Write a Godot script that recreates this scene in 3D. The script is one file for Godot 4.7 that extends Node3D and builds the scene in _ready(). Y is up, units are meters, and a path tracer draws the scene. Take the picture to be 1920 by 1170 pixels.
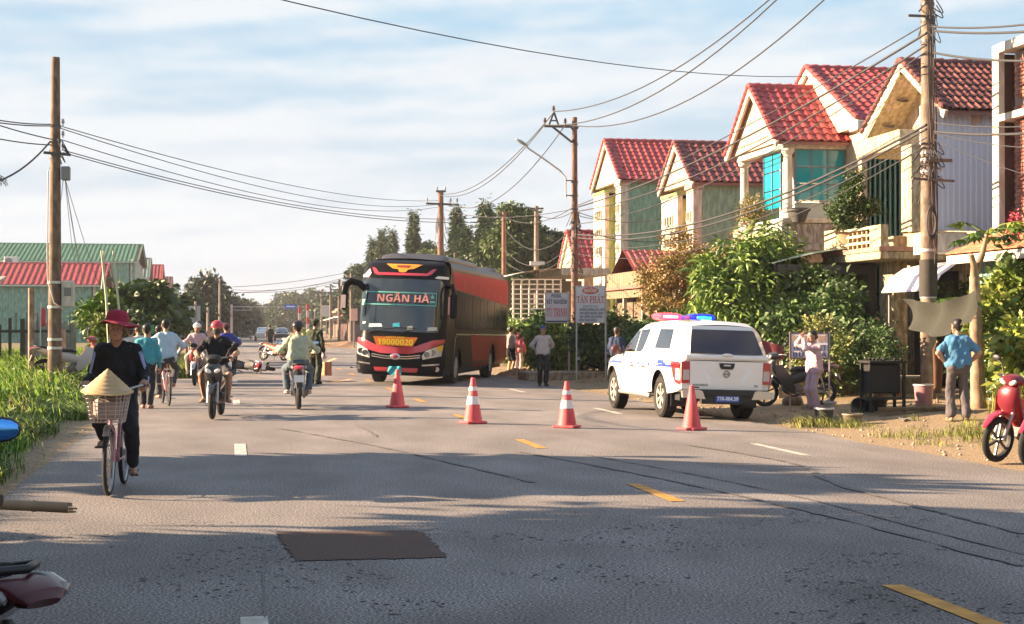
extends Node3D
const FOCAL := 2800.0
const EYE := Vector3(0, 1.6, 0)
var view := Basis()
var rng := RandomNumberGenerator.new()
var mats := {}
var names := {}
var noise := FastNoiseLite.new()
var sheet := {}
class MB:
	var v := PackedVector3Array()
	var n := PackedVector3Array()
	var c := PackedColorArray()
	var col := Color(1, 1, 1)
	var xf := Transform3D()
	func tri(a: Vector3, b: Vector3, d: Vector3, na: Vector3, nb: Vector3, nd: Vector3) -> void:
		var f := (b - a).cross(d - a)
		if f.dot(na + nb + nd) > 0.0:
			v.append(xf * a); v.append(xf * d); v.append(xf * b)
			n.append((xf.basis * na).normalized()); n.append((xf.basis * nd).normalized()); n.append((xf.basis * nb).normalized())
		else:
			v.append(xf * a); v.append(xf * b); v.append(xf * d)
			n.append((xf.basis * na).normalized()); n.append((xf.basis * nb).normalized()); n.append((xf.basis * nd).normalized())
		c.append(col); c.append(col); c.append(col)
	func quad(a: Vector3, b: Vector3, d: Vector3, e: Vector3, hint := Vector3.ZERO) -> void:
		var f := (d - a).cross(e - b).normalized()
		if f.dot(hint) < 0.0:
			f = -f
		tri(a, b, d, f, f, f)
		tri(a, d, e, f, f, f)
	func face(a: Vector3, b: Vector3, d: Vector3, hint := Vector3.ZERO) -> void:
		var f := (b - a).cross(d - a).normalized()
		if f.dot(hint) < 0.0:
			f = -f
		tri(a, b, d, f, f, f)
	func box(at: Vector3, size: Vector3, turn := Basis(), bev := 0.0) -> void:
		var h := size * 0.5
		bev = minf(bev, minf(h.x, minf(h.y, h.z)) * 0.9)
		for ax in 3:
			var b1 := (ax + 1) % 3
			var b2 := (ax + 2) % 3
			for s: float in [-1.0, 1.0]:
				var q: Array[Vector3] = []
				for k in [[-1, -1], [1, -1], [1, 1], [-1, 1]]:
					var p := Vector3()
					p[ax] = s * h[ax]
					p[b1] = k[0] * (h[b1] - bev)
					p[b2] = k[1] * (h[b2] - bev)
					q.append(at + turn * p)
				var nn := Vector3()
				nn[ax] = s
				quad(q[0], q[1], q[2], q[3], turn * nn)
				if bev > 0.0:
					for t: float in [-1.0, 1.0]:   # chamfer between ax and b1
						var e: Array[Vector3] = []
						for k2 in [[0, -1], [0, 1], [1, 1], [1, -1]]:
							var p2 := Vector3()
							p2[ax] = s * (h[ax] - (bev if k2[0] else 0.0))
							p2[b1] = t * (h[b1] - (0.0 if k2[0] else bev))
							p2[b2] = k2[1] * (h[b2] - bev)
							e.append(at + turn * p2)
						var n2 := Vector3()
						n2[ax] = s
						n2[b1] = t
						quad(e[0], e[1], e[2], e[3], turn * n2)
		if bev > 0.0:
			for s in 8:
				var g := Vector3(1 if s & 1 else -1, 1 if s & 2 else -1, 1 if s & 4 else -1)
				var o := g * h
				face(at + turn * (o - g * Vector3(0, bev, bev)), at + turn * (o - g * Vector3(bev, 0, bev)), at + turn * (o - g * Vector3(bev, bev, 0)), turn * g)
	func bar(a: Vector3, b: Vector3, w: float, t: float, bev := 0.0) -> void:
		var y := b - a
		if y.length() < 1e-5:
			return
		var up := y.normalized()
		var x := up.cross(Vector3.UP if absf(up.y) < 0.95 else Vector3.BACK).normalized()
		box((a + b) * 0.5, Vector3(w, y.length(), t), Basis(x, up, x.cross(up)), bev)
	func tube(p: Array, r: Array, k := 8, cap := true, flat := 1.0) -> void:
		var rings := []
		var nor := []
		var last := Vector3()
		for i in p.size():
			var d: Vector3 = (p[mini(i + 1, p.size() - 1)] - p[maxi(i - 1, 0)]).normalized()
			var x := last
			if x == Vector3.ZERO:
				x = d.cross(Vector3.UP if absf(d.y) < 0.95 else Vector3.BACK)
			x = (x - d * x.dot(d)).normalized()
			last = x
			var y := d.cross(x)
			var rad: float = r[mini(i, r.size() - 1)]
			var ring := PackedVector3Array()
			var rn := PackedVector3Array()
			for j in k:
				var a := TAU * j / k
				var o := x * cos(a) + y * sin(a) * flat
				ring.append(p[i] + o * rad)
				rn.append(o.normalized())
			rings.append(ring)
			nor.append(rn)
		for i in p.size() - 1:
			for j in k:
				var m := (j + 1) % k
				tri(rings[i][j], rings[i][m], rings[i + 1][m], nor[i][j], nor[i][m], nor[i + 1][m])
				tri(rings[i][j], rings[i + 1][m], rings[i + 1][j], nor[i][j], nor[i + 1][m], nor[i + 1][j])
		if cap:
			for e in [[0, 1], [p.size() - 1, p.size() - 2]]:
				var o: Vector3 = (p[e[0]] - p[e[1]]).normalized()
				for j in k:
					tri(p[e[0]], rings[e[0]][j], rings[e[0]][(j + 1) % k], o, o, o)
	func lathe(prof: Array, k := 20, t := Transform3D(), smooth := false) -> void:
		for i in prof.size() - 1:
			var a: Vector2 = prof[i]
			var b: Vector2 = prof[i + 1]
			if a.is_equal_approx(b):
				continue
			var na := Vector2(b.y - a.y, a.x - b.x).normalized()
			var nb := na
			if smooth:
				if i > 0:
					var z: Vector2 = prof[i - 1]
					na = (na + Vector2(a.y - z.y, z.x - a.x).normalized()).normalized()
				if i + 2 < prof.size():
					var z2: Vector2 = prof[i + 2]
					nb = (nb + Vector2(z2.y - b.y, b.x - z2.x).normalized()).normalized()
			for j in k:
				var q := TAU * j / k
				var w := TAU * (j + 1) / k
				var p1 := t * Vector3(a.x * cos(q), a.y, a.x * sin(q))
				var p2 := t * Vector3(a.x * cos(w), a.y, a.x * sin(w))
				var p3 := t * Vector3(b.x * cos(w), b.y, b.x * sin(w))
				var p4 := t * Vector3(b.x * cos(q), b.y, b.x * sin(q))
				var n1 := t.basis * Vector3(na.x * cos(q), na.y, na.x * sin(q))
				var n2 := t.basis * Vector3(na.x * cos(w), na.y, na.x * sin(w))
				var n3 := t.basis * Vector3(nb.x * cos(w), nb.y, nb.x * sin(w))
				var n4 := t.basis * Vector3(nb.x * cos(q), nb.y, nb.x * sin(q))
				if b.x > 1e-6:
					tri(p1, p3, p4, n1, n3, n4)
				if a.x > 1e-6:
					tri(p1, p2, p3, n1, n2, n3)
	func ball(at: Vector3, r: Vector3, turn := Basis(), k := 12) -> void:
		var m := k / 2
		var p := func(i: int, j: int) -> Vector3:
			var t := PI * i / m
			var f := TAU * j / k
			return Vector3(sin(t) * cos(f), cos(t), sin(t) * sin(f))
		for i in m:
			for j in k:
				var a: Vector3 = p.call(i, j)
				var b: Vector3 = p.call(i, j + 1)
				var d: Vector3 = p.call(i + 1, j + 1)
				var e: Vector3 = p.call(i + 1, j)
				tri(at + turn * (a * r), at + turn * (b * r), at + turn * (d * r), turn * (a / r), turn * (b / r), turn * (d / r))
				tri(at + turn * (a * r), at + turn * (d * r), at + turn * (e * r), turn * (a / r), turn * (d / r), turn * (e / r))
	func panel(poly: PackedVector2Array, put: Callable, cell: float, hint := Vector3.ZERO) -> void:
		var lo := poly[0]
		var hi := poly[0]
		for q in poly:
			lo = lo.min(q)
			hi = hi.max(q)
		var nu := maxi(1, ceili((hi.x - lo.x) / cell))
		var nv := maxi(1, ceili((hi.y - lo.y) / cell))
		var du := (hi.x - lo.x) / nu
		var dv := (hi.y - lo.y) / nv
		for i in nu:
			for j in nv:
				var o := lo + Vector2(i * du, j * dv)
				var sq := PackedVector2Array([o, o + Vector2(du, 0), o + Vector2(du, dv), o + Vector2(0, dv)])
				for piece in Geometry2D.intersect_polygons(poly, sq):
					var id := Geometry2D.triangulate_polygon(piece)
					for k in range(0, id.size(), 3):
						var pp: Array[Vector3] = []
						var nn: Array[Vector3] = []
						for e in 3:
							var w := piece[id[k + e]]
							var p0: Vector3 = put.call(w.x, w.y)
							var pu: Vector3 = put.call(w.x + 0.01, w.y)
							var pv: Vector3 = put.call(w.x, w.y + 0.01)
							var f := (pu - p0).cross(pv - p0).normalized()
							if f.dot(hint) < 0.0:
								f = -f
							pp.append(p0)
							nn.append(f)
						tri(pp[0], pp[1], pp[2], nn[0], nn[1], nn[2])
	func slab(poly: PackedVector2Array, o: Vector3, x: Vector3, y: Vector3, d: float) -> void:
		var z := x.cross(y).normalized()
		var id := Geometry2D.triangulate_polygon(poly)
		for k in range(0, id.size(), 3):
			var a := o + x * poly[id[k]].x + y * poly[id[k]].y
			var b := o + x * poly[id[k + 1]].x + y * poly[id[k + 1]].y
			var e := o + x * poly[id[k + 2]].x + y * poly[id[k + 2]].y
			face(a, b, e, -z)
			face(a + z * d, b + z * d, e + z * d, z)
		var mid := Vector2()
		var turn := 0.0
		for i in poly.size():
			turn += poly[i].cross(poly[(i + 1) % poly.size()])
		for i in poly.size():
			var p := poly[i]
			var q := poly[(i + 1) % poly.size()]
			var e2 := (q - p).normalized()
			var out := Vector2(e2.y, -e2.x) * (1.0 if turn > 0.0 else -1.0)
			var a2 := o + x * p.x + y * p.y
			var b2 := o + x * q.x + y * q.y
			quad(a2, b2, b2 + z * d, a2 + z * d, x * out.x + y * out.y)
	func loft(p: Array, rx: Array, ry: Array, k := 14, e := 1.0, cap := true) -> void:
		var rings := []
		var nor := []
		for i in p.size():
			var d: Vector3 = (p[mini(i + 1, p.size() - 1)] - p[maxi(i - 1, 0)]).normalized()
			var y := d.cross(Vector3.RIGHT).normalized()
			var x := y.cross(d).normalized()
			var ring := PackedVector3Array()
			var rn := PackedVector3Array()
			for j in k:
				var a := TAU * j / k
				var c1 := signf(cos(a)) * pow(absf(cos(a)), e)
				var s1 := signf(sin(a)) * pow(absf(sin(a)), e)
				ring.append(p[i] + x * (c1 * rx[i]) + y * (s1 * ry[i]))
				rn.append((x * (cos(a) * ry[i]) + y * (sin(a) * rx[i])).normalized())
			rings.append(ring)
			nor.append(rn)
		for i in p.size() - 1:
			for j in k:
				var m := (j + 1) % k
				tri(rings[i][j], rings[i][m], rings[i + 1][m], nor[i][j], nor[i][m], nor[i + 1][m])
				tri(rings[i][j], rings[i + 1][m], rings[i + 1][j], nor[i][j], nor[i + 1][m], nor[i + 1][j])
		if cap:
			for q in [[0, 1], [p.size() - 1, p.size() - 2]]:
				var o: Vector3 = (p[q[0]] - p[q[1]]).normalized()
				for j in k:
					tri(p[q[0]], rings[q[0]][j], rings[q[0]][(j + 1) % k], o, o, o)
	func add(o: MB, t: Transform3D) -> void:
		for i in o.v.size():
			v.append(t * o.v[i])
			n.append((t.basis * o.n[i]).normalized())
			c.append(o.c[i])
	func mesh(m: Material) -> ArrayMesh:
		var a := []
		a.resize(Mesh.ARRAY_MAX)
		a[Mesh.ARRAY_VERTEX] = v
		a[Mesh.ARRAY_NORMAL] = n
		a[Mesh.ARRAY_COLOR] = c
		var am := ArrayMesh.new()
		am.add_surface_from_arrays(Mesh.PRIMITIVE_TRIANGLES, a)
		am.surface_set_material(0, m)
		return am
func numbered(called: String) -> String:
	var k: int = names.get(called, -1) + 1
	names[called] = k
	return called if k == 0 else "%s_%03d" % [called, k]
func tag(o: Node3D, label: String, category := "", group := "", kind := "") -> Node3D:
	if label: o.set_meta("label", label)
	if category: o.set_meta("category", category)
	if group: o.set_meta("group", group)
	if kind: o.set_meta("kind", kind)
	return o
func thing(called: String, label: String, category: String, where := Vector3.ZERO, turn := 0.0, group := "") -> Node3D:
	var o := Node3D.new()
	o.name = numbered(called)
	add_child(o)
	o.position = where
	o.rotation.y = turn
	tag(o, label, category, group)
	return o
func obj(called: String, mb: MB, m: Material, parent: Node = null) -> MeshInstance3D:
	return place(called, mb.mesh(m), parent)
func place(called: String, mesh: Mesh, parent: Node = null, t := Transform3D()) -> MeshInstance3D:
	var o := MeshInstance3D.new()
	o.mesh = mesh
	o.transform = t
	if parent == null or parent == self:
		o.name = numbered(called)
		add_child(o)
	else:
		o.name = called
		parent.add_child(o, true)
	return o
func scatter(called: String, mesh: Mesh, ts: Array, cols: Array, parent: Node = null) -> MultiMeshInstance3D:
	var mm := MultiMesh.new()
	mm.transform_format = MultiMesh.TRANSFORM_3D
	mm.use_colors = not cols.is_empty()
	mm.mesh = mesh
	mm.instance_count = ts.size()
	for i in ts.size():
		mm.set_instance_transform(i, ts[i])
		if cols:
			mm.set_instance_color(i, cols[i])
	var o := MultiMeshInstance3D.new()
	o.multimesh = mm
	if parent == null or parent == self:
		o.name = numbered(called)
		add_child(o)
	else:
		o.name = called
		parent.add_child(o, true)
	return o
func words(text: String, size: float, m: Material, parent: Node, t: Transform3D, bold := true, serif := false, wide := 0.0, name := "lettering") -> MeshInstance3D:
	var f := SystemFont.new()
	f.font_names = PackedStringArray(["Droid Serif" if serif else "Droid Sans"])
	f.font_weight = 700 if bold else 400
	var tm := TextMesh.new()
	tm.font = f
	tm.text = text
	tm.font_size = 64
	tm.pixel_size = size / 46.0   # size is the height of a capital
	tm.depth = 0.006
	tm.material = m
	if wide > 0.0:
		var now := tm.get_aabb().size.x
		if now > 0.01:
			t.basis = t.basis * Basis.from_scale(Vector3(wide / now, 1, 1))
	var o := place(name, tm, parent, t)
	return o
func noise_tex(seed_: int, freq: float, lo: Color, hi: Color, oct := 4, px := 512, normal := false, kind := FastNoiseLite.TYPE_SIMPLEX_SMOOTH, bump := 2.0) -> NoiseTexture2D:
	var key := "%d %f %s %s %d %d %s" % [seed_, freq, lo, hi, oct, px, normal]
	if sheet.has(key):
		return sheet[key]
	var f := FastNoiseLite.new()
	f.noise_type = kind
	f.seed = seed_
	f.frequency = freq
	f.fractal_octaves = oct
	var t := NoiseTexture2D.new()
	t.width = px
	t.height = px
	t.seamless = true
	t.noise = f
	if normal:
		t.as_normal_map = true
		t.bump_strength = bump
	else:
		var gr := Gradient.new()
		gr.set_color(0, lo)
		gr.set_color(1, hi)
		t.color_ramp = gr
	sheet[key] = t
	return t
func lin(c: Color) -> Color:
	var a := c.a
	var s := c.linear_to_srgb()
	s.a = a
	return s
func mat(r: float, g_: float, b: float, rough := 0.7, metal := 0.0, wear := 0, extra := "") -> StandardMaterial3D:
	var key := "%.4f %.4f %.4f %.2f %.2f %d %s" % [r, g_, b, rough, metal, wear, extra]
	if mats.has(key):
		return mats[key]
	var m := StandardMaterial3D.new()
	m.albedo_color = lin(Color(r, g_, b))
	m.roughness = rough
	m.metallic = metal
	m.vertex_color_use_as_albedo = true
	if wear == 1:
		m.albedo_texture = noise_tex(11, 0.012, Color(0.74, 0.72, 0.68), Color(1, 1, 1), 5)
		m.uv1_triplanar = true
		m.uv1_scale = Vector3(0.7, 0.26, 0.7)
	elif wear == 2:
		m.albedo_texture = noise_tex(12, 0.014, Color(0.55, 0.5, 0.45), Color(1, 1, 1), 6)
		m.uv1_triplanar = true
		m.uv1_scale = Vector3(0.9, 0.35, 0.9)
		m.normal_enabled = true
		m.normal_texture = noise_tex(13, 0.05, Color.BLACK, Color.WHITE, 4, 512, true)
		m.normal_scale = 0.4
	elif wear == 3:    # cloth
		m.albedo_texture = noise_tex(14, 0.03, Color(0.82, 0.82, 0.84), Color(1, 1, 1), 4)
		m.uv1_triplanar = true
		m.uv1_scale = Vector3.ONE * 2.5
		m.normal_enabled = true
		m.normal_texture = noise_tex(15, 0.02, Color.BLACK, Color.WHITE, 3, 512, true, FastNoiseLite.TYPE_SIMPLEX_SMOOTH, 6.0)
		m.normal_scale = 0.9
	if extra == "coat":
		m.clearcoat_enabled = true
		m.clearcoat = 1.0
		m.clearcoat_roughness = 0.06
	elif extra == "leaf":
		m.backlight_enabled = true
		m.backlight = Color(0.35, 0.45, 0.1)
		m.cull_mode = BaseMaterial3D.CULL_DISABLED
	elif extra == "flower":
		m.albedo_texture = noise_tex(16, 0.035, Color(0.78, 0.62, 0.66), Color(1, 1, 1), 2, 512, false, FastNoiseLite.TYPE_CELLULAR)
		m.uv1_scale = Vector3.ONE * 3.0
	elif extra == "two":
		m.cull_mode = BaseMaterial3D.CULL_DISABLED
	mats[key] = m
	return m
func glass(r: float, g_: float, b: float, a: float, rough := 0.05) -> StandardMaterial3D:
	var key := "glass %f %f %f %f" % [r, g_, b, a]
	if mats.has(key):
		return mats[key]
	var m := StandardMaterial3D.new()
	m.transparency = BaseMaterial3D.TRANSPARENCY_ALPHA
	m.albedo_color = lin(Color(r, g_, b, a))
	m.roughness = rough
	mats[key] = m
	return m
func glow(r: float, g_: float, b: float, e: float) -> StandardMaterial3D:
	var m := StandardMaterial3D.new()
	m.albedo_color = lin(Color(r, g_, b))
	m.emission_enabled = true
	m.emission = lin(Color(r, g_, b))
	m.emission_energy_multiplier = e
	m.roughness = 0.25
	return m
func ray(px: float, py: float) -> Vector3:
	return view * Vector3((px - 960.0) / FOCAL, (585.0 - py) / FOCAL, -1.0)
func at(px: float, py: float, depth: float) -> Vector3:
	return EYE + ray(px, py) * depth
func onx(px: float, py: float, x: float) -> Vector3:
	var r := ray(px, py)
	return EYE + r * (x / r.x)
func onz(px: float, py: float, z: float) -> Vector3:
	var r := ray(px, py)
	return EYE + r * (z / r.z)
func gh(x: float, z: float) -> float:
	var h := 0.0
	if x > 4.0:
		h = -0.02 * (minf(x, 9.6) - 4.0)
	if x < -2.3:
		h = 0.35 * smoothstep(-2.4, -4.4, x) + 0.05 * noise.get_noise_2d(x * 40.0, z * 40.0) * smoothstep(-2.4, -3.4, x)
	if x > 9.3:
		h += 0.16 * smoothstep(9.6, 13.5, x) + 0.07 * noise.get_noise_2d(x * 45.0, z * 45.0) * smoothstep(9.4, 10.6, x)
	return h
func g(px: float, py: float) -> Vector3:
	var r := ray(px, py)
	var p := Vector3()
	var h := 0.0
	for i in 6:
		p = EYE + r * ((h - EYE.y) / r.y)
		h = gh(p.x, p.z)
	return p
func ground_at(x: float, z: float) -> Vector3:
	return Vector3(x, gh(x, z), z)
func basis_y(turn: float) -> Basis:
	return Basis(Vector3.UP, turn)
func poly(a: Array) -> PackedVector2Array:
	var p := PackedVector2Array()
	for i in range(0, a.size(), 2):
		p.append(Vector2(a[i], a[i + 1]))
	return p
func _ready() -> void:
	rng.seed = 7
	noise.seed = 3
	noise.frequency = 0.02
	view = Basis(Vector3.UP, -atan(528.0 / FOCAL)) * Basis(Vector3.RIGHT, atan(27.0 / FOCAL))
	var cam := Camera3D.new()
	cam.name = "camera"
	cam.transform = Transform3D(view, EYE)
	cam.fov = rad_to_deg(2.0 * atan(585.0 / FOCAL))
	cam.near = 0.1
	cam.far = 4000.0
	add_child(cam)
	var env := Environment.new()
	env.background_mode = Environment.BG_SKY
	var sky := Sky.new()
	sky.sky_material = sky_picture()
	env.sky = sky
	env.background_energy_multiplier = 0.232
	env.tonemap_mode = Environment.TONE_MAPPER_LINEAR
	env.tonemap_exposure = 4.6
	env.sdfgi_enabled = true
	env.ssao_enabled = true
	env.ssil_enabled = true
	if FOG > 0.0:
		env.fog_enabled = true
		env.fog_density = FOG
		env.fog_light_color = Color(0.95, 0.95, 0.97)
	var we := WorldEnvironment.new()
	we.name = "air"
	we.environment = env
	add_child(we)
	var sun := DirectionalLight3D.new()
	sun.name = "sun"
	sun.light_energy = 1.6
	sun.light_color = Color(1.0, 0.87, 0.72)
	sun.light_angular_distance = 0.5
	sun.shadow_enabled = true
	var low := deg_to_rad(SUN_UP)
	var side := deg_to_rad(SUN_TURN)
	var toward := Vector3(-cos(low) * cos(side), sin(low), -cos(low) * sin(side))
	sun.transform = Transform3D(Basis.looking_at(-toward, Vector3.UP), Vector3(-20, 20, -20))
	add_child(sun)
	build_ground()
	build_road()
	build_right_houses()
	build_right_low()
	build_left_houses()
	build_poles()
	build_trees()
	build_bus()
	build_pickup()
	build_riders()
	build_people()
	build_signs()
	build_stall()
	build_far()
	build_verge()
const FOG := 0.0003
const SUN_UP := 20.0
const SUN_TURN := 14.0
func sky_picture() -> PanoramaSkyMaterial:
	var w := 2048
	var h := 1024
	var f := FastNoiseLite.new()
	f.seed = 21
	f.frequency = 1.0
	f.fractal_octaves = 6
	f.fractal_gain = 0.55
	var data := PackedByteArray()
	data.resize(w * h * 3)
	for j in h:
		var el := PI / 2.0 - PI * (j + 0.5) / h
		var e := rad_to_deg(el)
		for i in w:
			var az := TAU * ((i + w / 2) % w + 0.5) / w - PI
			var c := Color(0.70, 0.66, 0.60)
			if e > -1.0:
				var k := clampf(e / 12.0, 0.0, 1.0)
				c = Color(0.875, 0.885, 0.905).lerp(Color(0.69, 0.83, 0.925), pow(k, 1.3))
				if e > 12.0:
					c = c.lerp(Color(0.36, 0.55, 0.80), clampf((e - 12.0) / 50.0, 0.0, 1.0))
				var s := sin(az)
				var z := cos(az)
				var lift := e * 0.16 - az * 0.55
				var n1 := f.get_noise_3d(s * 1.7, z * 1.7, lift * 1.3) 
				var n2 := f.get_noise_3d(s * 5.0 + 9.0, z * 5.0, lift * 5.5)
				var n3 := f.get_noise_3d(s * 14.0 + 3.0, z * 14.0, lift * 12.0)
				var cl := smoothstep(-0.42, 0.4, n1 + n2 * 0.45 + n3 * 0.24 + f.get_noise_3d(s * 34.0, z * 34.0 + 5.0, lift * 26.0) * 0.1)
				cl *= smoothstep(-2.0, 4.0, e)
				c = c.lerp(Color(0.945, 0.955, 0.965), cl * 0.9)
				var sh := smoothstep(0.0, 0.5, f.get_noise_3d(s * 3.0 + 4.0, z * 3.0, lift * 6.0 + 7.0))
				c = c.lerp(Color(0.84, 0.87, 0.92), sh * 0.3 * smoothstep(0.0, 5.0, e))
			var o := (j * w + i) * 3
			data[o] = int(clampf(c.r, 0, 1) * 255.0)
			data[o + 1] = int(clampf(c.g, 0, 1) * 255.0)
			data[o + 2] = int(clampf(c.b, 0, 1) * 255.0)
	var m := PanoramaSkyMaterial.new()
	m.panorama = ImageTexture.create_from_image(Image.create_from_data(w, h, false, Image.FORMAT_RGB8, data))
	return m
func strip(mb: MB, x0: float, x1: float, z0: float, z1: float, lift: float, nx := 1, nz := 1) -> void:
	for i in nx:
		for j in nz:
			var a := x0 + (x1 - x0) * i / nx
			var b := x0 + (x1 - x0) * (i + 1) / nx
			var p := z0 + (z1 - z0) * j / nz
			var q := z0 + (z1 - z0) * (j + 1) / nz
			mb.quad(ground_at(a, p) + Vector3.UP * lift, ground_at(b, p) + Vector3.UP * lift, ground_at(b, q) + Vector3.UP * lift, ground_at(a, q) + Vector3.UP * lift, Vector3.UP)
func steps(from: float, to: float, fine: float, grow: float) -> Array:
	var a := [from]
	var d := fine
	while a[-1] > to:
		a.append(a[-1] - d)
		d *= grow
	return a
func build_ground() -> void:
	var mb := MB.new()
	var zs := steps(12.0, -3000.0, 0.7, 1.022)
	var xs := [-1500.0, -400.0, -120.0, -60.0, -30.0, -20.0]
	var x := -14.0
	while x < 20.0:
		xs.append(x)
		x += 0.35 if (x > -5.0 and x < -2.0) or x > 9.0 else 0.9
	xs.append_array([24.0, 32.0, 60.0, 120.0, 400.0, 1500.0])
	for j in zs.size() - 1:
		for i in xs.size() - 1:
			var q := []
			var cc := []
			for k in [[0, 0], [1, 0], [1, 1], [0, 1]]:
				var p := ground_at(xs[i + k[0]], zs[j + k[1]])
				if p.x > -2.0 and p.x < 9.2:
					p.y -= 0.03
				q.append(p)
				var t := 0.5 + 0.5 * noise.get_noise_2d(p.x * 22.0, p.z * 22.0)
				var soil := Color(0.34, 0.235, 0.135).lerp(Color(0.46, 0.35, 0.22), t)
				if p.x < -3.0:
					soil = Color(0.13, 0.12, 0.05).lerp(Color(0.26, 0.2, 0.1), t)
				cc.append(soil)
			for tr in [[0, 1, 2], [0, 2, 3]]:
				var a: Vector3 = q[tr[0]]
				var b: Vector3 = q[tr[1]]
				var d: Vector3 = q[tr[2]]
				var k2 := mb.v.size()
				mb.tri(a, b, d, Vector3.UP, Vector3.UP, Vector3.UP)
				for e in 3:
					for s in 3:
						if mb.v[k2 + e].is_equal_approx(q[tr[s]]):
							mb.c[k2 + e] = cc[tr[s]]
	var m := mat(1, 1, 1, 0.95, 0.0, 0, "soil")
	m.albedo_texture = noise_tex(31, 0.05, Color(0.66, 0.64, 0.6), Color(1, 1, 1), 5)
	m.uv1_triplanar = true
	m.uv1_world_triplanar = true
	m.uv1_scale = Vector3.ONE * 0.5
	m.normal_enabled = true
	m.normal_texture = noise_tex(32, 0.06, Color.BLACK, Color.WHITE, 4, 512, true)
	m.normal_scale = 1.0
	tag(obj("ground", mb, m), "", "", "", "structure")
func build_road() -> void:
	var mb := MB.new()
	var zs := steps(8.0, -900.0, 0.28, 1.013)
	var nx := 44
	var edge := func(i: int, z: float) -> Vector3:
		var l := -2.32 + 0.14 * noise.get_noise_2d(z * 30.0, 5.0)
		var r := 9.42 + 0.16 * noise.get_noise_2d(z * 28.0, 90.0) + 0.05 * noise.get_noise_2d(z * 160.0, 90.0)
		var x := lerpf(l, r, float(i) / nx)
		return Vector3(x, gh(clampf(x, -2.3, 9.5), z) + (0.0 if i > 0 and i < nx else -0.04), z)
	var tone := func(p: Vector3) -> Color:
		var a := noise.get_noise_2d(p.x * 14.0, p.z * 5.0)
		var b := noise.get_noise_2d(p.x * 60.0 + 50.0, p.z * 22.0)
		var t := 0.90 + 0.15 * a + 0.13 * b
		for w in [1.2, 2.9, 5.1, 6.6]:
			t += 0.09 * exp(-pow((p.x - w) / 0.3, 2.0))
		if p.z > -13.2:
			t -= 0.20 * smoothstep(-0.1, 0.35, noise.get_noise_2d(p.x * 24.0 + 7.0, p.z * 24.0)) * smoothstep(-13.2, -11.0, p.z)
		var d := smoothstep(0.6, 0.0, minf(p.x + 2.3, 9.4 - p.x))
		return Color(t, t, t).lerp(Color(1.5, 1.25, 0.95), d * (0.55 + 0.4 * b))
	for j in zs.size() - 1:
		for i in nx:
			var q: Array[Vector3] = [edge.call(i, zs[j]), edge.call(i + 1, zs[j]), edge.call(i + 1, zs[j + 1]), edge.call(i, zs[j + 1])]
			for tr in [[0, 1, 2], [0, 2, 3]]:
				for e in [0, 2, 1]:
					mb.v.append(q[tr[e]])
					mb.n.append(Vector3.UP)
					mb.c.append(tone.call(q[tr[e]]))
	var m := mat(0.745, 0.675, 0.635, 0.82, 0.0, 0, "asphalt")
	m.albedo_texture = noise_tex(41, 0.13, Color(0.16, 0.16, 0.17), Color(1.0, 1.0, 1.0), 2, 1024)
	m.uv1_triplanar = true
	m.uv1_world_triplanar = true
	m.uv1_scale = Vector3.ONE * 0.31
	m.normal_enabled = true
	m.normal_texture = noise_tex(42, 0.12, Color.BLACK, Color.WHITE, 3, 1024, true, FastNoiseLite.TYPE_SIMPLEX_SMOOTH, 3.0)
	m.normal_scale = 0.16
	m.detail_enabled = true
	m.detail_blend_mode = BaseMaterial3D.BLEND_MODE_MUL
	m.detail_albedo = noise_tex(43, 0.008, Color(0.80, 0.79, 0.78), Color(1.0, 1.0, 1.0), 6, 1024)
	m.detail_uv_layer = BaseMaterial3D.DETAIL_UV_2
	m.uv2_triplanar = true
	m.uv2_world_triplanar = true
	m.uv2_scale = Vector3(0.083, 0.083, 0.047)
	tag(obj("road", mb, m), "", "", "", "structure")
	var p := MB.new()
	var pts := PackedVector2Array()
	var ca := g(517, 998)
	var cd := g(788, 996)
	var cc := g(838, 1046)
	var cb := g(553, 1053)
	var corners: Array[Vector3] = [ca, cd, cc, cb]
	for k in 4:
		for s in 26:
			var w := corners[k].lerp(corners[(k + 1) % 4], s / 26.0)
			pts.append(Vector2(w.x + 0.06 * noise.get_noise_2d(w.x * 700.0, w.z * 700.0), w.z + 0.06 * noise.get_noise_2d(w.z * 700.0, w.x * 700.0)))
	p.panel(pts, func(u: float, v: float) -> Vector3: return Vector3(u, gh(u, v) + 0.006, v), 0.5, Vector3.UP)
	var pm := mat(0.145, 0.076, 0.056, 0.9, 0.0, 0, "patch")
	pm.albedo_texture = noise_tex(44, 0.1, Color(0.45, 0.45, 0.45), Color(1, 1, 1), 4, 512)
	pm.uv1_triplanar = true
	pm.uv1_world_triplanar = true
	pm.uv1_scale = Vector3.ONE * 0.7
	tag(obj("road_patch", p, pm), "", "", "", "structure")
	var pits := MB.new()
	for i in 7000:
		var px := rng.randf_range(-2.0, 7.0)
		var pz := -rng.randf_range(7.0, 13.6)
		var dens := noise.get_noise_2d(px * 26.0 + 11.0, pz * 26.0)
		if dens < 0.08 + 0.3 * smoothstep(-11.5, -13.6, pz): continue
		var w := rng.randf_range(0.004, 0.018)
		var q: Array[Vector3] = []
		for k in 5:
			var a := TAU * k / 5.0 + rng.randf() * 0.8
			var x2 := px + cos(a) * w * rng.randf_range(0.6, 1.6)
			q.append(Vector3(x2, gh(x2, pz) + 0.0035, pz + sin(a) * w * rng.randf_range(0.5, 1.2)))
		for k in [[0, 1, 2], [0, 2, 3], [0, 3, 4]]:
			pits.face(q[k[0]], q[k[1]], q[k[2]], Vector3.UP)
	tag(obj("road_pits", pits, mat(0.035, 0.033, 0.032, 0.95)), "", "", "", "structure")
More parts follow.
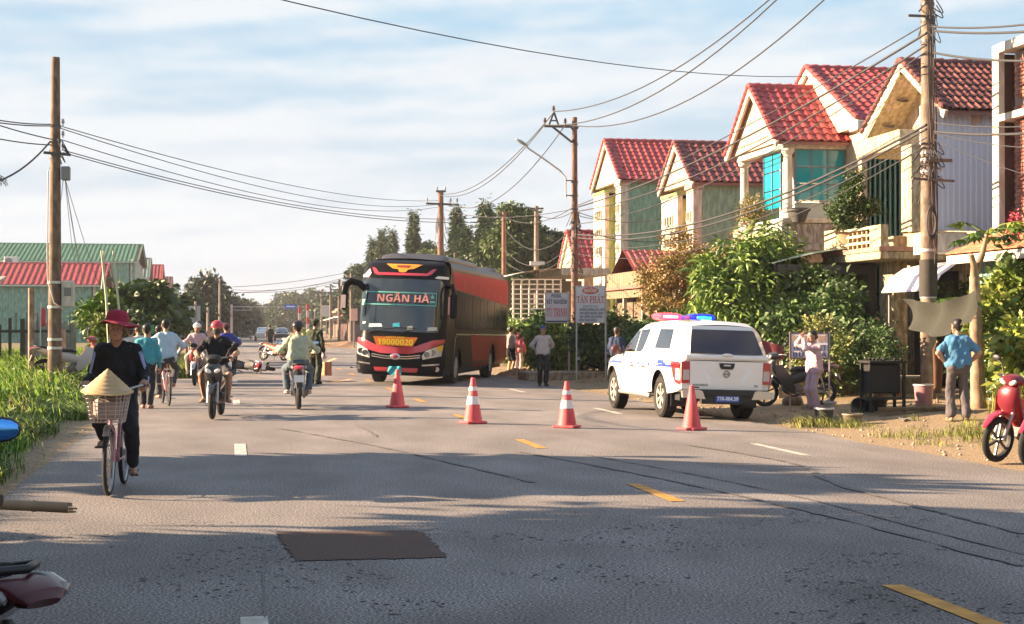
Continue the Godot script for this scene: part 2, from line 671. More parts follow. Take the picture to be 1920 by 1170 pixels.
	var white := mat(0.62, 0.60, 0.56, 0.75, 0.0, 1)
	var yellow := mat(0.62, 0.30, 0.045, 0.75, 0.0, 1)
	var dash := func(called: String, x: float, w: float, u0: float, u1: float, m2: Material) -> void:
		var s := MB.new()
		var n2 := 12
		for k in n2:
			var za := -lerpf(u0, u1, float(k) / n2)
			var zb := -lerpf(u0, u1, float(k + 1) / n2)
			var wa := w * (0.5 + 0.04 * noise.get_noise_2d(za * 300.0, x * 99.0))
			var wb := w * (0.5 + 0.04 * noise.get_noise_2d(zb * 300.0, x * 99.0))
			s.quad(ground_at(x - wa, za) + Vector3.UP * 0.005, ground_at(x + wa, za) + Vector3.UP * 0.005, ground_at(x + wb, zb) + Vector3.UP * 0.005, ground_at(x - wb, zb) + Vector3.UP * 0.005, Vector3.UP)
		tag(obj(called, s, m2), "", "", "", "structure")
	var yx := 4.02
	for k in 60:
		var u := 7.1 + 6.05 * k
		if u > 330.0: break
		dash.call("centre_line_dash", yx, 0.14, u, u + 1.55, yellow)
	for k in 20:
		var u2 := 6.4 + 12.3 * k
		dash.call("lane_line_dash", 0.13, 0.15, u2, u2 + 1.95, white)
	for k in 14:
		var u3 := 18.2 + 9.4 * k
		dash.call("edge_line_dash", 7.3, 0.13, u3, u3 + 2.0, white)
	var dark := mat(0.075, 0.066, 0.062, 0.8, 0.0, 0, "rubber_mark")
	dark.albedo_texture = noise_tex(45, 0.06, Color(0.7, 0.7, 0.7), Color(1, 1, 1), 4, 512)
	dark.uv1_triplanar = true
	dark.uv1_world_triplanar = true
	dark.albedo_color = lin(Color(0.19, 0.175, 0.165))
	var sweep := func(called: String, px: Array, w: float) -> void:
		var c := Curve3D.new()
		c.bake_interval = 0.15
		for k in range(0, px.size(), 2):
			c.add_point(g(px[k], px[k + 1]))
		for k in range(1, c.point_count - 1):
			var t := (c.get_point_position(k + 1) - c.get_point_position(k - 1)) * 0.2
			c.set_point_in(k, -t)
			c.set_point_out(k, t)
		var bp := c.get_baked_points()
		var s := MB.new()
		for k in bp.size() - 1:
			var d := (bp[k + 1] - bp[k]).normalized()
			var o := Vector3(-d.z, 0, d.x)
			var wa := w * clampf(0.5 + 0.9 * noise.get_noise_2d(k * 9.0, px[0]), 0.08, 1.0) * 0.5
			var wb := w * clampf(0.5 + 0.9 * noise.get_noise_2d((k + 1) * 9.0, px[0]), 0.08, 1.0) * 0.5
			var q: Array[Vector3] = [bp[k] - o * wa, bp[k] + o * wa, bp[k + 1] + o * wb, bp[k + 1] - o * wb]
			for e in 4:
				q[e].y = gh(q[e].x, q[e].z) + 0.0085
			s.quad(q[0], q[1], q[2], q[3], Vector3.UP)
		tag(obj(called, s, dark), "", "", "", "structure")
	sweep.call("tyre_mark", [520, 803, 700, 836, 860, 872, 1000, 905], 0.10)
	sweep.call("tyre_mark", [975, 848, 1200, 890, 1420, 938, 1600, 980, 1760, 1022, 1915, 1062], 0.12)
	sweep.call("tyre_mark", [1090, 852, 1300, 890, 1520, 938, 1700, 985, 1919, 1040], 0.06)
	sweep.call("tyre_mark", [1290, 835, 1480, 868, 1560, 905, 1700, 945, 1919, 1002], 0.14)
	sweep.call("tyre_mark", [665, 797, 690, 808, 706, 820], 0.07)
	sweep.call("road_crack", [492, 1005, 500, 1040, 494, 1090, 497, 1160], 0.014)
func ribbed(mb: MB, o: Vector3, a: Vector3, l: float, up: Vector3, h: float, n: Vector3, pitch := 0.2, deep := 0.03) -> void:
	var k := maxi(1, roundi(l / pitch))
	var w := l / k
	for i in k:
		var p := o + a * (w * i)
		var q := [p, p + a * w * 0.55, p + a * w * 0.65 + n * deep, p + a * w * 0.9 + n * deep, p + a * w]
		for j in 4:
			mb.quad(q[j], q[j + 1], q[j + 1] + up * h, q[j] + up * h, n)
func tile_mesh(w: float, l: float, m: Material) -> ArrayMesh:
	var mb := MB.new()
	var pr := [[0.0, 0.0], [0.28, -0.012], [0.52, 0.012], [0.74, 0.042], [0.92, 0.03], [1.04, 0.008]]
	for i in pr.size() - 1:
		var a := Vector3(pr[i][0] * w, 0, pr[i][1])
		var b := Vector3(pr[i + 1][0] * w, 0, pr[i + 1][1])
		var up := Vector3(0, l * 1.08, -0.03)
		mb.quad(a + Vector3(0, 0, 0.035), b + Vector3(0, 0, 0.035), b + Vector3(0, 0, 0.035) + up, a + Vector3(0, 0, 0.035) + up, Vector3.BACK)
		mb.quad(a + Vector3(0, 0, 0.035), b + Vector3(0, 0, 0.035), b + Vector3(0, 0, 0.0), a, Vector3.DOWN)
	return mb.mesh(m)
func tiles(parent: Node, x0: float, x1: float, ze: float, ye: float, zr: float, yr: float, w: float, l: float, ms: Array, singles: int, from := 1) -> void:
	var up := Vector3(0, yr - ye, zr - ze)
	var slope := up.length()
	up = up.normalized()
	var nrm := Vector3.RIGHT.cross(up).normalized()
	if nrm.y < 0.0:
		nrm = -nrm
	var bx := Vector3.RIGHT if Vector3.RIGHT.cross(up).dot(nrm) > 0.0 else Vector3.LEFT
	var cols := floori(absf(x1 - x0) / w)
	var rows := ceili(slope / l)
	var meshes := []
	for m in ms:
		meshes.append(tile_mesh(w, l, m))
	var rest := []
	var count := 0
	for ci in cols:
		var i := ci if from > 0 else cols - 1 - ci
		for j in rows:
			var p := Vector3(x0 + i * w + (w if bx.x < 0.0 else 0.0), ye, ze) + up * (j * slope / rows) + nrm * (0.03 + rng.randf() * 0.008)
			var t := Transform3D(Basis(bx, up, nrm).rotated(nrm, rng.randf_range(-0.012, 0.012)), p)
			if count < singles:
				place("tile", meshes[rng.randi() % meshes.size()], parent, t)
				count += 1
			else:
				rest.append(t)
	if rest:
		var mm := scatter("tiles", meshes[0], rest, [], parent)
		mm.set_meta("kind", "stuff")
func slab_roof(mb: MB, x0: float, x1: float, ze: float, ye: float, zr: float, yr: float, t: float) -> void:
	var dn := Vector3.DOWN * t
	var a := Vector3(x0, ye, ze)
	var b := Vector3(x1, ye, ze)
	var c := Vector3(x1, yr, zr)
	var d := Vector3(x0, yr, zr)
	mb.quad(a, b, c, d, Vector3.UP)
	mb.quad(a + dn, b + dn, c + dn, d + dn, Vector3.DOWN)
	mb.quad(a, b, b + dn, a + dn, Vector3(0, 0, ze - zr))
	mb.quad(a, d, d + dn, a + dn, Vector3.LEFT * signf(x1 - x0))
	mb.quad(b, c, c + dn, b + dn, Vector3.RIGHT * signf(x1 - x0))
func wall_box(mb: MB, x0: float, x1: float, y0: float, y1: float, z0: float, z1: float, bev := 0.0) -> void:
	mb.box(Vector3((x0 + x1) / 2, (y0 + y1) / 2, (z0 + z1) / 2), Vector3(absf(x1 - x0), absf(y1 - y0), absf(z1 - z0)), Basis(), bev)
func part_box(called: String, parent: Node, m: Material, x0: float, x1: float, y0: float, y1: float, z0: float, z1: float, bev := 0.0) -> MeshInstance3D:
	var mb := MB.new()
	wall_box(mb, x0, x1, y0, y1, z0, z1, bev)
	return obj(called, mb, m, parent)
func red_tiles() -> Array:
	return [mat(0.46, 0.075, 0.075, 0.5, 0, 1), mat(0.40, 0.06, 0.065, 0.5, 0, 1), mat(0.52, 0.10, 0.095, 0.5, 0, 1)]
func maroon_tiles() -> Array:
	return [mat(0.22, 0.06, 0.06, 0.55, 0, 1), mat(0.17, 0.045, 0.05, 0.55, 0, 1), mat(0.28, 0.085, 0.075, 0.55, 0, 1)]
func brown_tiles() -> Array:
	return [mat(0.22, 0.07, 0.06, 0.6, 0, 2), mat(0.14, 0.042, 0.038, 0.6, 0, 2), mat(0.30, 0.11, 0.09, 0.6, 0, 2)]
func gable_roof(parent: Node, x0: float, x1: float, zn: float, zf: float, eave: float, ridge: float, ms: Array, w: float, singles: int, trim: Material, from := 1) -> Node:
	var zr := (zn + zf) / 2
	var mb := MB.new()
	slab_roof(mb, x0, x1, zn + 0.18, eave - 0.12, zr, ridge, 0.1)
	slab_roof(mb, x0, x1, zf - 0.18, eave - 0.12, zr, ridge, 0.1)
	var roof := obj("roof", mb, mat(0.25, 0.12, 0.1, 0.8), parent)
	tiles(roof, x0, x1, zn + 0.2, eave - 0.12, zr, ridge, w, 0.36, ms, singles, from)
	var vx := x0 if from > 0 else x1
	for s in [zn + 0.22, zf - 0.22]:
		var vb := MB.new()
		var a := Vector3(vx, eave - 0.12, s)
		var b := Vector3(vx, ridge + 0.04, zr)
		var k := 12
		for i in k:
			vb.bar(a.lerp(b, i / float(k)) + Vector3.UP * (0.05 + 0.03), a.lerp(b, (i + 0.98) / k) + Vector3.UP * 0.05, 0.16, 0.14, 0.03)
		obj("verge", vb, ms[0], roof)
		var tb := MB.new()
		tb.bar(a + Vector3(0.03 * from, -0.10, 0), b + Vector3(0.03 * from, -0.14, 0), 0.08, 0.2)
		obj("bargeboard", tb, trim, roof)
	var rb := MB.new()
	var n := ceili(absf(x1 - x0) / 0.4)
	for i in n:
		var p := lerpf(x0, x1, i / float(n))
		var q := lerpf(x0, x1, (i + 0.96) / n)
		rb.tube([Vector3(p, ridge + 0.0, zr), Vector3(q, ridge + 0.02, zr)], [0.12, 0.14], 8)
	obj("ridge_cap", rb, ms[0], roof)
	return roof
func gable_wall(mb: MB, x: float, t: float, zn: float, zf: float, y0: float, eave: float, ridge: float) -> void:
	var o := PackedVector2Array([Vector2(zn, y0), Vector2(zn, eave), Vector2((zn + zf) / 2, ridge), Vector2(zf, eave), Vector2(zf, y0)])
	mb.slab(o, Vector3(x, 0, 0), Vector3(0, 0, 1), Vector3(0, 1, 0), t)
func side_window(parent: Node, x: float, d: float, y0: float, y1: float, z0: float, z1: float, frame: Material, pane: Material, bars := 1) -> void:
	var w := MB.new()
	var t := 0.05
	wall_box(w, x, x + d * 0.06, y0, y0 + t, z0, z1)
	wall_box(w, x, x + d * 0.06, y1 - t, y1, z0, z1)
	for k in bars + 2:
		var z := lerpf(z0, z1 - t * signf(z1 - z0), k / float(bars + 1))
		wall_box(w, x, x + d * 0.058, y0 + t, y1 - t, z, z + t * signf(z1 - z0))
	var f := obj("window", w, frame, parent)
	part_box("pane", f, pane, x + d * 0.005, x + d * 0.02, y0 + t, y1 - t, z0, z1)
func twin_house(u0: float, u1: float, eave: float, ridge: float, ms: Array, label: String, wing: Material, wall: Material, ribs: bool) -> void:
	var cream := mat(0.72, 0.66, 0.55, 0.8, 0, 1)
	var peach := mat(0.70, 0.52, 0.40, 0.8, 0, 1)
	var h := thing("street_house", label, "house", Vector3(), 0.0, "tall narrow houses with red tiled gables on the right")
	h.position.x = -0.3
	var zn := -u0
	var zf := -u1
	var body := MB.new()
	wall_box(body, 17.72, 30.0, 0, eave - 0.05, zn - 0.06, zf)
	obj("wall", body, peach, h)
	var side := MB.new()
	if ribs:
		ribbed(side, Vector3(17.57, 0, zn - 0.05), Vector3.RIGHT, 12.3, Vector3.UP, eave - 0.1, Vector3.BACK, 0.24, 0.03)
	else:
		wall_box(side, 17.57, 29.9, 0, eave - 0.1, zn - 0.02, zn - 0.08)
	obj("side_wall", side, wall, h)
	var gw := MB.new()
	gable_wall(gw, 17.5, 0.25, zn, zf, eave - 0.1, eave, ridge - 0.1)
	obj("gable", gw, peach, h)
	gable_roof(h, 17.1, 29.5, zn, zf, eave, ridge, ms, 0.3, 60, cream)
	part_box("pier", h, cream, 17.18, 17.55, 0, eave - 0.35, zn + 0.04, zn - 0.75, 0.02)
	part_box("cornice", h, peach, 17.12, 17.6, eave - 0.34, eave - 0.16, zn + 0.1, zn - 0.8)
	var bay := part_box("bay", h, wing, 17.26, 17.8, 0, eave - 0.55, zf + 2.1, zf + 0.05)
	part_box("bay_edge", bay, cream, 17.2, 17.4, 0, eave - 0.42, zf + 2.16, zf)
	part_box("bay_cap", bay, wing, 17.15, 17.8, eave - 0.42, eave - 0.3, zf + 2.2, zf)
	var dark := mat(0.10, 0.09, 0.08, 0.4)
	for i in 5:
		var y := eave - 1.15 - i * 0.85
		side_window(h, 17.18, -1.0, y - 0.42, y, zn - 0.12, zn - 0.62, cream, dark, 1)
		side_window(h, 17.2, -1.0, y - 0.42, y, zf + 1.6, zf + 0.5, cream, dark, 2)
func build_right_houses() -> void:
	var green := mat(0.25, 0.46, 0.35, 0.55, 0.0, 1)
	var pale := mat(0.30, 0.50, 0.37, 0.85, 0.0, 1)
	var cream := mat(0.72, 0.66, 0.55, 0.8, 0, 1)
	var peach := mat(0.70, 0.52, 0.40, 0.8, 0, 1)
	var white := mat(0.72, 0.69, 0.62, 0.75, 0, 1)
	twin_house(63.8, 68.75, 8.16, 10.08, red_tiles(), "farthest tall house, bright red tiled gable over green ribbed side wall", mat(0.36, 0.50, 0.16, 0.8, 0, 1), green, true)
	twin_house(53.3, 57.4, 7.07, 8.65, maroon_tiles(), "house with dark maroon tiles and smooth stained pale green side wall", mat(0.40, 0.46, 0.2, 0.8, 0, 1), pale, false)
	var c := thing("street_house", "house with turquoise glazed balcony, white columns and two stepped red gables", "house", Vector3(), 0.0, "tall narrow houses with red tiled gables on the right")
	var deep := mat(0.18, 0.40, 0.34, 0.5, 0.0, 1)
	var w := MB.new()
	wall_box(w, 18.5, 30.0, 0, 7.6, -41.6, -48.6)
	obj("wall", w, peach, c)
	var s := MB.new()
	ribbed(s, Vector3(18.55, 2.0, -41.6), Vector3.RIGHT, 11.0, Vector3.UP, 5.65, Vector3.BACK, 0.16, 0.03)
	obj("side_wall", s, deep, c)
	part_box("corner_post", c, peach, 18.36, 18.54, 2.0, 7.6, -41.5, -41.75)
	var g2 := MB.new()
	gable_wall(g2, 18.45, 0.25, -41.5, -48.7, 7.5, 7.73, 9.75)
	obj("gable", g2, peach, c)
	gable_roof(c, 18.1, 29.0, -41.4, -48.9, 7.78, 9.85, red_tiles(), 0.3, 90, cream)
	part_box("eave_return", c, white, 18.0, 18.7, 7.35, 7.65, -41.0, -41.6, 0.03)
	var g1 := MB.new()
	gable_wall(g1, 16.5, 0.2, -42.9, -46.95, 7.2, 7.3, 9.05)
	obj("pediment", g1, peach, c)
	gable_roof(c, 16.1, 18.6, -42.8, -47.05, 7.3, 9.16, red_tiles(), 0.3, 80, cream)
	var orn := MB.new()
	orn.ball(Vector3(16.48, 8.1, -44.75), Vector3(0.04, 0.26, 0.3))
	obj("medallion", orn, cream, c)
	part_box("beam", c, white, 16.4, 18.5, 7.0, 7.24, -42.82, -43.05, 0.02)
	part_box("beam", c, white, 16.4, 16.65, 7.0, 7.24, -43.05, -47.0, 0.02)
	for z in [-42.95, -46.85]:
		var col := MB.new()
		col.lathe([Vector2(0.2, 4.87), Vector2(0.2, 5.0), Vector2(0.14, 5.05), Vector2(0.13, 6.8), Vector2(0.2, 6.9), Vector2(0.2, 7.0)], 14, Transform3D(Basis(), Vector3(16.62, 0, z)))
		obj("column", col, white, c)
	var cyan := glass(0.0, 0.30, 0.38, 0.85, 0.06)
	var bar := mat(0.10, 0.16, 0.2, 0.5)
	for i in 3:      # glazing on the near side, pane by pane
		for j in 3:
			var x0 := 16.85 + i * 0.53
			var y0 := 5.42 + j * 0.52
			part_box("pane", c, cyan, x0 + 0.02, x0 + 0.51, y0 + 0.02, y0 + 0.5, -42.95, -42.965)
	for i in 4:
		part_box("mullion", c, bar, 16.83 + i * 0.53, 16.87 + i * 0.53, 5.4, 7.0, -42.93, -42.98)
		part_box("transom", c, bar, 16.85, 18.45, 5.4 + i * 0.52, 5.43 + i * 0.52, -42.928, -42.983)
	for i in 2:      # and on the street side
		for j in 3:
			var z0 := -43.5 - i * 0.75
			var y1 := 5.25 + j * 0.58
			part_box("pane", c, cyan, 16.62, 16.635, y1 + 0.02, y1 + 0.56, z0 - 0.03, z0 - 0.72)
	for i in 3:
		part_box("mullion", c, bar, 16.6, 16.65, 5.2, 7.0, -43.5 - i * 0.75, -43.54 - i * 0.75)
	part_box("curtain", c, mat(0.55, 0.62, 0.6, 0.9, 0, 3), 16.9, 18.4, 4.9, 5.38, -43.1, -43.14)
	part_box("floor_slab", c, white, 16.3, 18.5, 4.72, 4.87, -42.6, -47.0, 0.02)
	part_box("parapet", c, mat(0.52, 0.52, 0.52, 0.85, 0, 2), 16.3, 18.48, 3.9, 4.7, -42.62, -42.8)
	part_box("parapet", c, white, 16.28, 16.45, 3.9, 4.7, -42.6, -47.0)
	part_box("ground_floor", c, cream, 16.9, 18.5, 0, 3.9, -43.2, -47.0)
	part_box("inner_wall", c, cream, 18.3, 18.5, 4.87, 7.2, -43.0, -47.0)
	var cap := MB.new()
	cap.lathe([Vector2(0.18, 0), Vector2(0.3, 0.3), Vector2(0.36, 0.34), Vector2(0.36, 0.42), Vector2(0, 0.42)], 12, Transform3D(Basis(), Vector3(16.75, 4.72, -42.4)))
	obj("planter", cap, mat(0.1, 0.1, 0.1, 0.8, 0, 1), c)
	var d := thing("street_house", "cream house with round soffit vents, brown tiles and white ribbed side", "house", Vector3(), 0.0, "tall narrow houses with red tiled gables on the right")
	var yel := mat(0.72, 0.65, 0.45, 0.8, 0, 2)
	var wd := MB.new()
	wall_box(wd, 18.3, 30, 0, 6.9, -34.1, -38.2)
	obj("wall", wd, yel, d)
	var sd := MB.new()
	ribbed(sd, Vector3(16.6, 3.95, -34.0), Vector3.RIGHT, 9.0, Vector3.UP, 3.05, Vector3.BACK, 0.15, 0.03)
	wall_box(sd, 16.6, 26.0, 3.95, 7.0, -34.03, -34.08)
	obj("side_wall", sd, mat(0.62, 0.68, 0.79, 0.5), d)
	var gd := MB.new()
	gable_wall(gd, 18.1, 0.2, -33.9, -38.3, 6.6, 6.98, 8.35)
	obj("gable", gd, peach, d)
	var rf := gable_roof(d, 17.05, 27.0, -33.9, -38.3, 6.98, 8.44, brown_tiles(), 0.2, 200, cream)
	var so := MB.new()
	slab_roof(so, 17.02, 18.15, -38.4, 6.62, -36.1, 8.2, 0.08)
	obj("soffit", so, yel, rf)
	for k in [0.32, 0.68]:
		var p := Vector3(17.45, lerpf(6.52, 8.1, k), lerpf(-38.4, -36.1, k))
		var vb := MB.new()
		var nn := Vector3(0, -2.3, -1.58).normalized()
		vb.lathe([Vector2(0, 0.03), Vector2(0.14, 0.03), Vector2(0.17, 0.0)], 14, Transform3D(Basis(Vector3.RIGHT, nn, Vector3.RIGHT.cross(nn)), p))
		obj("vent", vb, mat(0.3, 0.27, 0.2, 0.8), rf)
	part_box("canopy", d, yel, 16.3, 18.2, 6.05, 6.5, -34.6, -37.2, 0.02)
	part_box("pier", d, yel, 16.3, 16.62, 3.9, 6.05, -33.95, -34.5, 0.02)
	part_box("pier", d, yel, 16.5, 16.9, 0.0, 3.9, -35.4, -36.2, 0.02)
	part_box("front_wall", d, yel, 18.1, 18.3, 0.0, 6.05, -34.1, -38.2)
	part_box("balcony_floor", d, yel, 15.6, 18.1, 3.25, 3.45, -34.2, -37.8, 0.02)
	part_box("balcony_band", d, mat(0.62, 0.36, 0.26, 0.8, 0, 1), 15.57, 18.1, 3.45, 3.56, -34.17, -37.8)
	part_box("balcony_wall", d, yel, 15.65, 15.85, 3.56, 4.1, -34.25, -34.9)
	part_box("balcony_wall", d, yel, 15.65, 15.85, 3.56, 4.15, -36.6, -37.8)
	for k in 6:
		part_box("railing_bar", d, mat(0.45, 0.33, 0.2, 0.7), 15.72, 15.76, 3.56, 4.0, -34.95 - k * 0.28, -35.0 - k * 0.28)
	for k in 3:
		part_box("railing_rail", d, mat(0.66, 0.55, 0.35, 0.7), 15.7, 15.78, 3.68 + k * 0.18, 3.74 + k * 0.18, -34.9, -36.6)
	part_box("box_parapet", d, yel, 16.66, 17.6, 3.2, 3.9, -33.6, -34.0, 0.02)
	part_box("doorway", d, mat(0.03, 0.03, 0.035, 0.5), 17.95, 18.09, 0.1, 3.0, -35.0, -37.2)
	var e := thing("street_house", "brown brick house with white pillar and band at the right edge", "house", Vector3(), 0.0, "tall narrow houses with red tiled gables on the right")
	part_box("pillar", e, white, 16.42, 16.58, 0.0, 7.75, -29.95, -30.22, 0.015)
	part_box("recess", e, mat(0.11, 0.055, 0.05, 0.8, 0, 1), 16.85, 26, 0.0, 7.5, -22.0, -30.1)
	part_box("return_wall", e, mat(0.11, 0.055, 0.05, 0.8, 0, 1), 16.56, 17.4, 0.0, 7.55, -30.04, -30.2)
	part_box("parapet", e, white, 16.4, 26, 7.55, 7.75, -22.0, -29.94)
	part_box("band", e, white, 16.4, 16.95, 6.05, 6.2, -22.0, -29.94)
	var core := part_box("brick_front", e, mat(0.2, 0.15, 0.13, 0.9), 16.62, 16.9, 2.0, 7.5, -24.0, -29.58)
	var bricks := [mat(0.30, 0.115, 0.085, 0.75, 0, 1), mat(0.24, 0.085, 0.065, 0.75, 0, 1), mat(0.35, 0.15, 0.11, 0.75, 0, 1)]
	var bm := []
	for m in bricks:
		var bb := MB.new()
		bb.box(Vector3(), Vector3(0.05, 0.066, 0.21), Basis(), 0.006)
		bm.append(bb.mesh(m))
	for row in 46:
		if row == 33 or row == 34: continue
		for k in 6:
			place("brick", bm[rng.randi() % 3], core, Transform3D(Basis(), Vector3(16.605 + rng.randf() * 0.006, 3.8 + row * 0.078, -29.46 + k * 0.222 + (0.11 if row % 2 else 0.0))))
func hip_roof_sheet(called: String, parent: Node, m: Material, a: Vector3, b: Vector3, up: Vector3, pitch: float) -> MeshInstance3D:
	var mb := MB.new()
	var d := (b - a)
	var n := d.normalized().cross(up.normalized())
	if n.y < 0: n = -n
	ribbed(mb, a, d.normalized(), d.length(), up.normalized(), up.length(), n.normalized(), pitch, 0.03)
	return obj(called, mb, m, parent)
func build_right_low() -> void:
	var cream := mat(0.72, 0.66, 0.55, 0.8, 0, 1)
	var white := mat(0.72, 0.69, 0.62, 0.75, 0, 1)
	var dark := mat(0.03, 0.03, 0.03, 0.7)
	var o := thing("bungalow", "low house with orange tiled hipped roof and blue green wall", "house")
	var mb := MB.new()
	var rid := Vector3(18.2, 4.72, -26.6)
	var fl := Vector3(15.05, 3.12, -29.6)
	var nl := Vector3(15.05, 3.12, -23.0)
	mb.face(fl, nl, rid, Vector3(-1, 1, 0))
	mb.quad(nl, Vector3(25, 3.12, -23.0), Vector3(22, 4.72, -26.6), rid, Vector3(0, 1, 1))
	mb.quad(fl, Vector3(25, 3.12, -29.6), Vector3(22, 4.72, -26.6), rid, Vector3(0, 1, -1))
	var rf := obj("roof", mb, mat(0.50, 0.21, 0.11, 0.75, 0, 1), o)
	var course := []
	for k in 13:
		var f := k / 13.0
		var cb := MB.new()
		var a := fl.lerp(rid, f)
		var b := nl.lerp(rid, f)
		var n := maxi(2, roundi((b - a).length() / 0.3))
		for i in n:
			cb.box(a.lerp(b, (i + 0.5) / n) + Vector3(0.1, 0.09, 0), Vector3(0.36, 0.03, (b - a).length() / n * 0.96), Basis(Vector3.BACK, 0.43), 0.01)
		var ob := obj("tile_course", cb, mat(0.52, 0.22, 0.12, 0.75, 0, 1), rf)
		course.append(ob)
	part_box("fascia", o, cream, 15.02, 15.12, 2.92, 3.1, -29.6, -23.0)
	part_box("fascia", o, cream, 15.02, 25, 2.92, 3.1, -22.95, -23.1)
	var wl := MB.new()
	ribbed(wl, Vector3(15.6, 0, -29.5), Vector3.BACK, 6.3, Vector3.UP, 2.95, Vector3.LEFT, 0.2, 0.025)
	wall_box(wl, 15.62, 24, 0, 2.95, -29.5, -23.3)
	obj("wall", wl, mat(0.2, 0.36, 0.33, 0.7, 0, 1), o)
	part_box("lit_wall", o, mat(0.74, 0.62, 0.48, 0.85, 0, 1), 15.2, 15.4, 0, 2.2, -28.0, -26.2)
	part_box("lintel", o, white, 16.0, 17.2, 3.3, 3.75, -32.0, -33.2)
	var s := thing("shop_shelter", "shaded shop front under a curved pale green metal awning", "shelter")
	var a2 := onx(1562, 480, 14.6)
	var b2 := onx(1675, 462, 14.6)
	var sh := MB.new()
	var zf := -42.0
	var zn := -36.4
	var rows := 14
	for i in rows:
		var t0 := i / float(rows)
		var t1 := (i + 1) / float(rows)
		var pf := func(t: float) -> Vector3: return Vector3(13.7 + 2.6 * t, 3.22 + 0.42 * sin(t * PI * 0.5), 0)
		var p0: Vector3 = pf.call(t0)
		var p1: Vector3 = pf.call(t1)
		var z := zn
		while z > zf:
			var q0 := p0 + Vector3(0, 0, z)
			var q1 := p1 + Vector3(0, 0, z)
			sh.quad(q0, q1, q1 + Vector3(0, 0, -0.13), q0 + Vector3(0, 0, -0.13), Vector3.UP)
			sh.quad(q0 + Vector3(0, 0, -0.13), q1 + Vector3(0, 0, -0.13), q1 + Vector3(0, 0.03, -0.16), q0 + Vector3(0, 0.03, -0.16), Vector3.UP)
			sh.quad(q0 + Vector3(0, 0.03, -0.16), q1 + Vector3(0, 0.03, -0.16), q1 + Vector3(0, 0, -0.2), q0 + Vector3(0, 0, -0.2), Vector3.UP)
			z -= 0.2
	obj("awning", sh, mat(0.50, 0.60, 0.46, 0.5, 0.1, 1, "two"), s)
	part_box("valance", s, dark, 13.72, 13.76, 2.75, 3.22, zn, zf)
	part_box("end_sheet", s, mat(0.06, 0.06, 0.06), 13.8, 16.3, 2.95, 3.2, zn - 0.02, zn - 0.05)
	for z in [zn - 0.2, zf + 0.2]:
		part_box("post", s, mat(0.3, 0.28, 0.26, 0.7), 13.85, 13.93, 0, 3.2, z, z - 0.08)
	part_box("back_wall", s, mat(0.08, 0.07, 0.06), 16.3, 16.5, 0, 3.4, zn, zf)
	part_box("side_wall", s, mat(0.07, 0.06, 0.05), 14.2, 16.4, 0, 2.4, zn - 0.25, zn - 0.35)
	part_box("sign_band", s, cream, 13.95, 14.0, 2.05, 2.35, -37.6, -40.4)
	var oy := mat(0.62, 0.30, 0.03, 0.8, 0, 1)
	for k in 5:
		part_box("shutter", s, oy, 14.0, 14.05, 0.4, 1.75, -37.7 - k * 0.5, -38.15 - k * 0.5)
	var w := thing("striped_awning", "white metal awning with dark blue stripes behind the power pole", "awning")
	var prof := [[14.95, 2.4], [15.15, 2.72], [15.5, 2.95], [16.0, 3.06], [16.8, 3.08]]
	var nz := 10
	for k in nz:
		var aw := MB.new()
		for i in prof.size() - 1:
			var z0 := -32.7 + k * 0.26
			var p0 := Vector3(prof[i][0], prof[i][1], z0)
			var p1 := Vector3(prof[i + 1][0], prof[i + 1][1], z0)
			aw.quad(p0, p1, p1 + Vector3(0, 0, 0.255), p0 + Vector3(0, 0, 0.255), Vector3.UP)
			aw.quad(p0 - Vector3(0, 0.02, 0), p1 - Vector3(0, 0.02, 0), p1 + Vector3(0, -0.02, 0.255), p0 + Vector3(0, -0.02, 0.255), Vector3.DOWN)
		obj("awning_strip", aw, mat(0.66, 0.68, 0.72, 0.5, 0.1, 1, "two") if k % 2 == 0 or k < 4 else mat(0.10, 0.12, 0.22, 0.5, 0.1, 1, "two"), w)
	part_box("post", w, mat(0.3, 0.22, 0.2, 0.7), 15.1, 15.15, 0, 2.6, -32.6, -32.65)
	part_box("beam", w, mat(0.3, 0.25, 0.2, 0.7), 15.1, 15.16, 2.42, 2.48, -30.2, -32.65)
	var net := MB.new()
	var na := onx(1690, 560, 12.4)
	var nb := onx(1835, 545, 12.2)
	var nc := onx(1815, 605, 12.1)
	var nd := onx(1702, 615, 12.3)
	var put := func(u: float, v: float) -> Vector3:
		var top := na.lerp(nb, u) + Vector3.DOWN * 0.12 * sin(u * PI)
		var bot := nd.lerp(nc, u) + Vector3.DOWN * 0.18 * sin(u * PI)
		return top.lerp(bot, v) + Vector3(0.06 * sin(u * 17.0 + v * 3.0) + 0.10 * sin(v * PI), 0.02 * sin(u * 9.0 + v * 6.0), 0.0)
	net.panel(poly([0, 0, 1, 0, 1, 1, 0, 1]), put, 0.06, Vector3(-1, 0, 0.5))
	var nm := mat(0.036, 0.038, 0.028, 0.95, 0, 3, "two")
	tag(obj("shade_net", net, nm), "sagging grey green shade net hung in front of the power pole", "net")
	var r := thing("shed", "open shed with steep red ribbed roof beside the middle pole", "shed")
	var red := mat(0.42, 0.085, 0.075, 0.5, 0.1, 1)
	var ra := onx(1062, 483, 13.6)
	hip_roof_sheet("roof", r, red, Vector3(13.6, 2.95, -48.5), Vector3(20.0, 2.95, -48.5), Vector3(0, 1.35, -2.6), 0.22)
	hip_roof_sheet("roof", r, red, Vector3(13.6, 2.95, -53.7), Vector3(20.0, 2.95, -53.7), Vector3(0, 1.35, 2.6), 0.22)
	var gr := MB.new()
	ribbed(gr, Vector3(13.62, 2.6, -48.6), Vector3.FORWARD, 5.0, Vector3.UP, 0.9, Vector3.LEFT, 0.25, 0.02)
	obj("gable_sheet", gr, mat(0.30, 0.24, 0.16, 0.8, 0, 1), r)
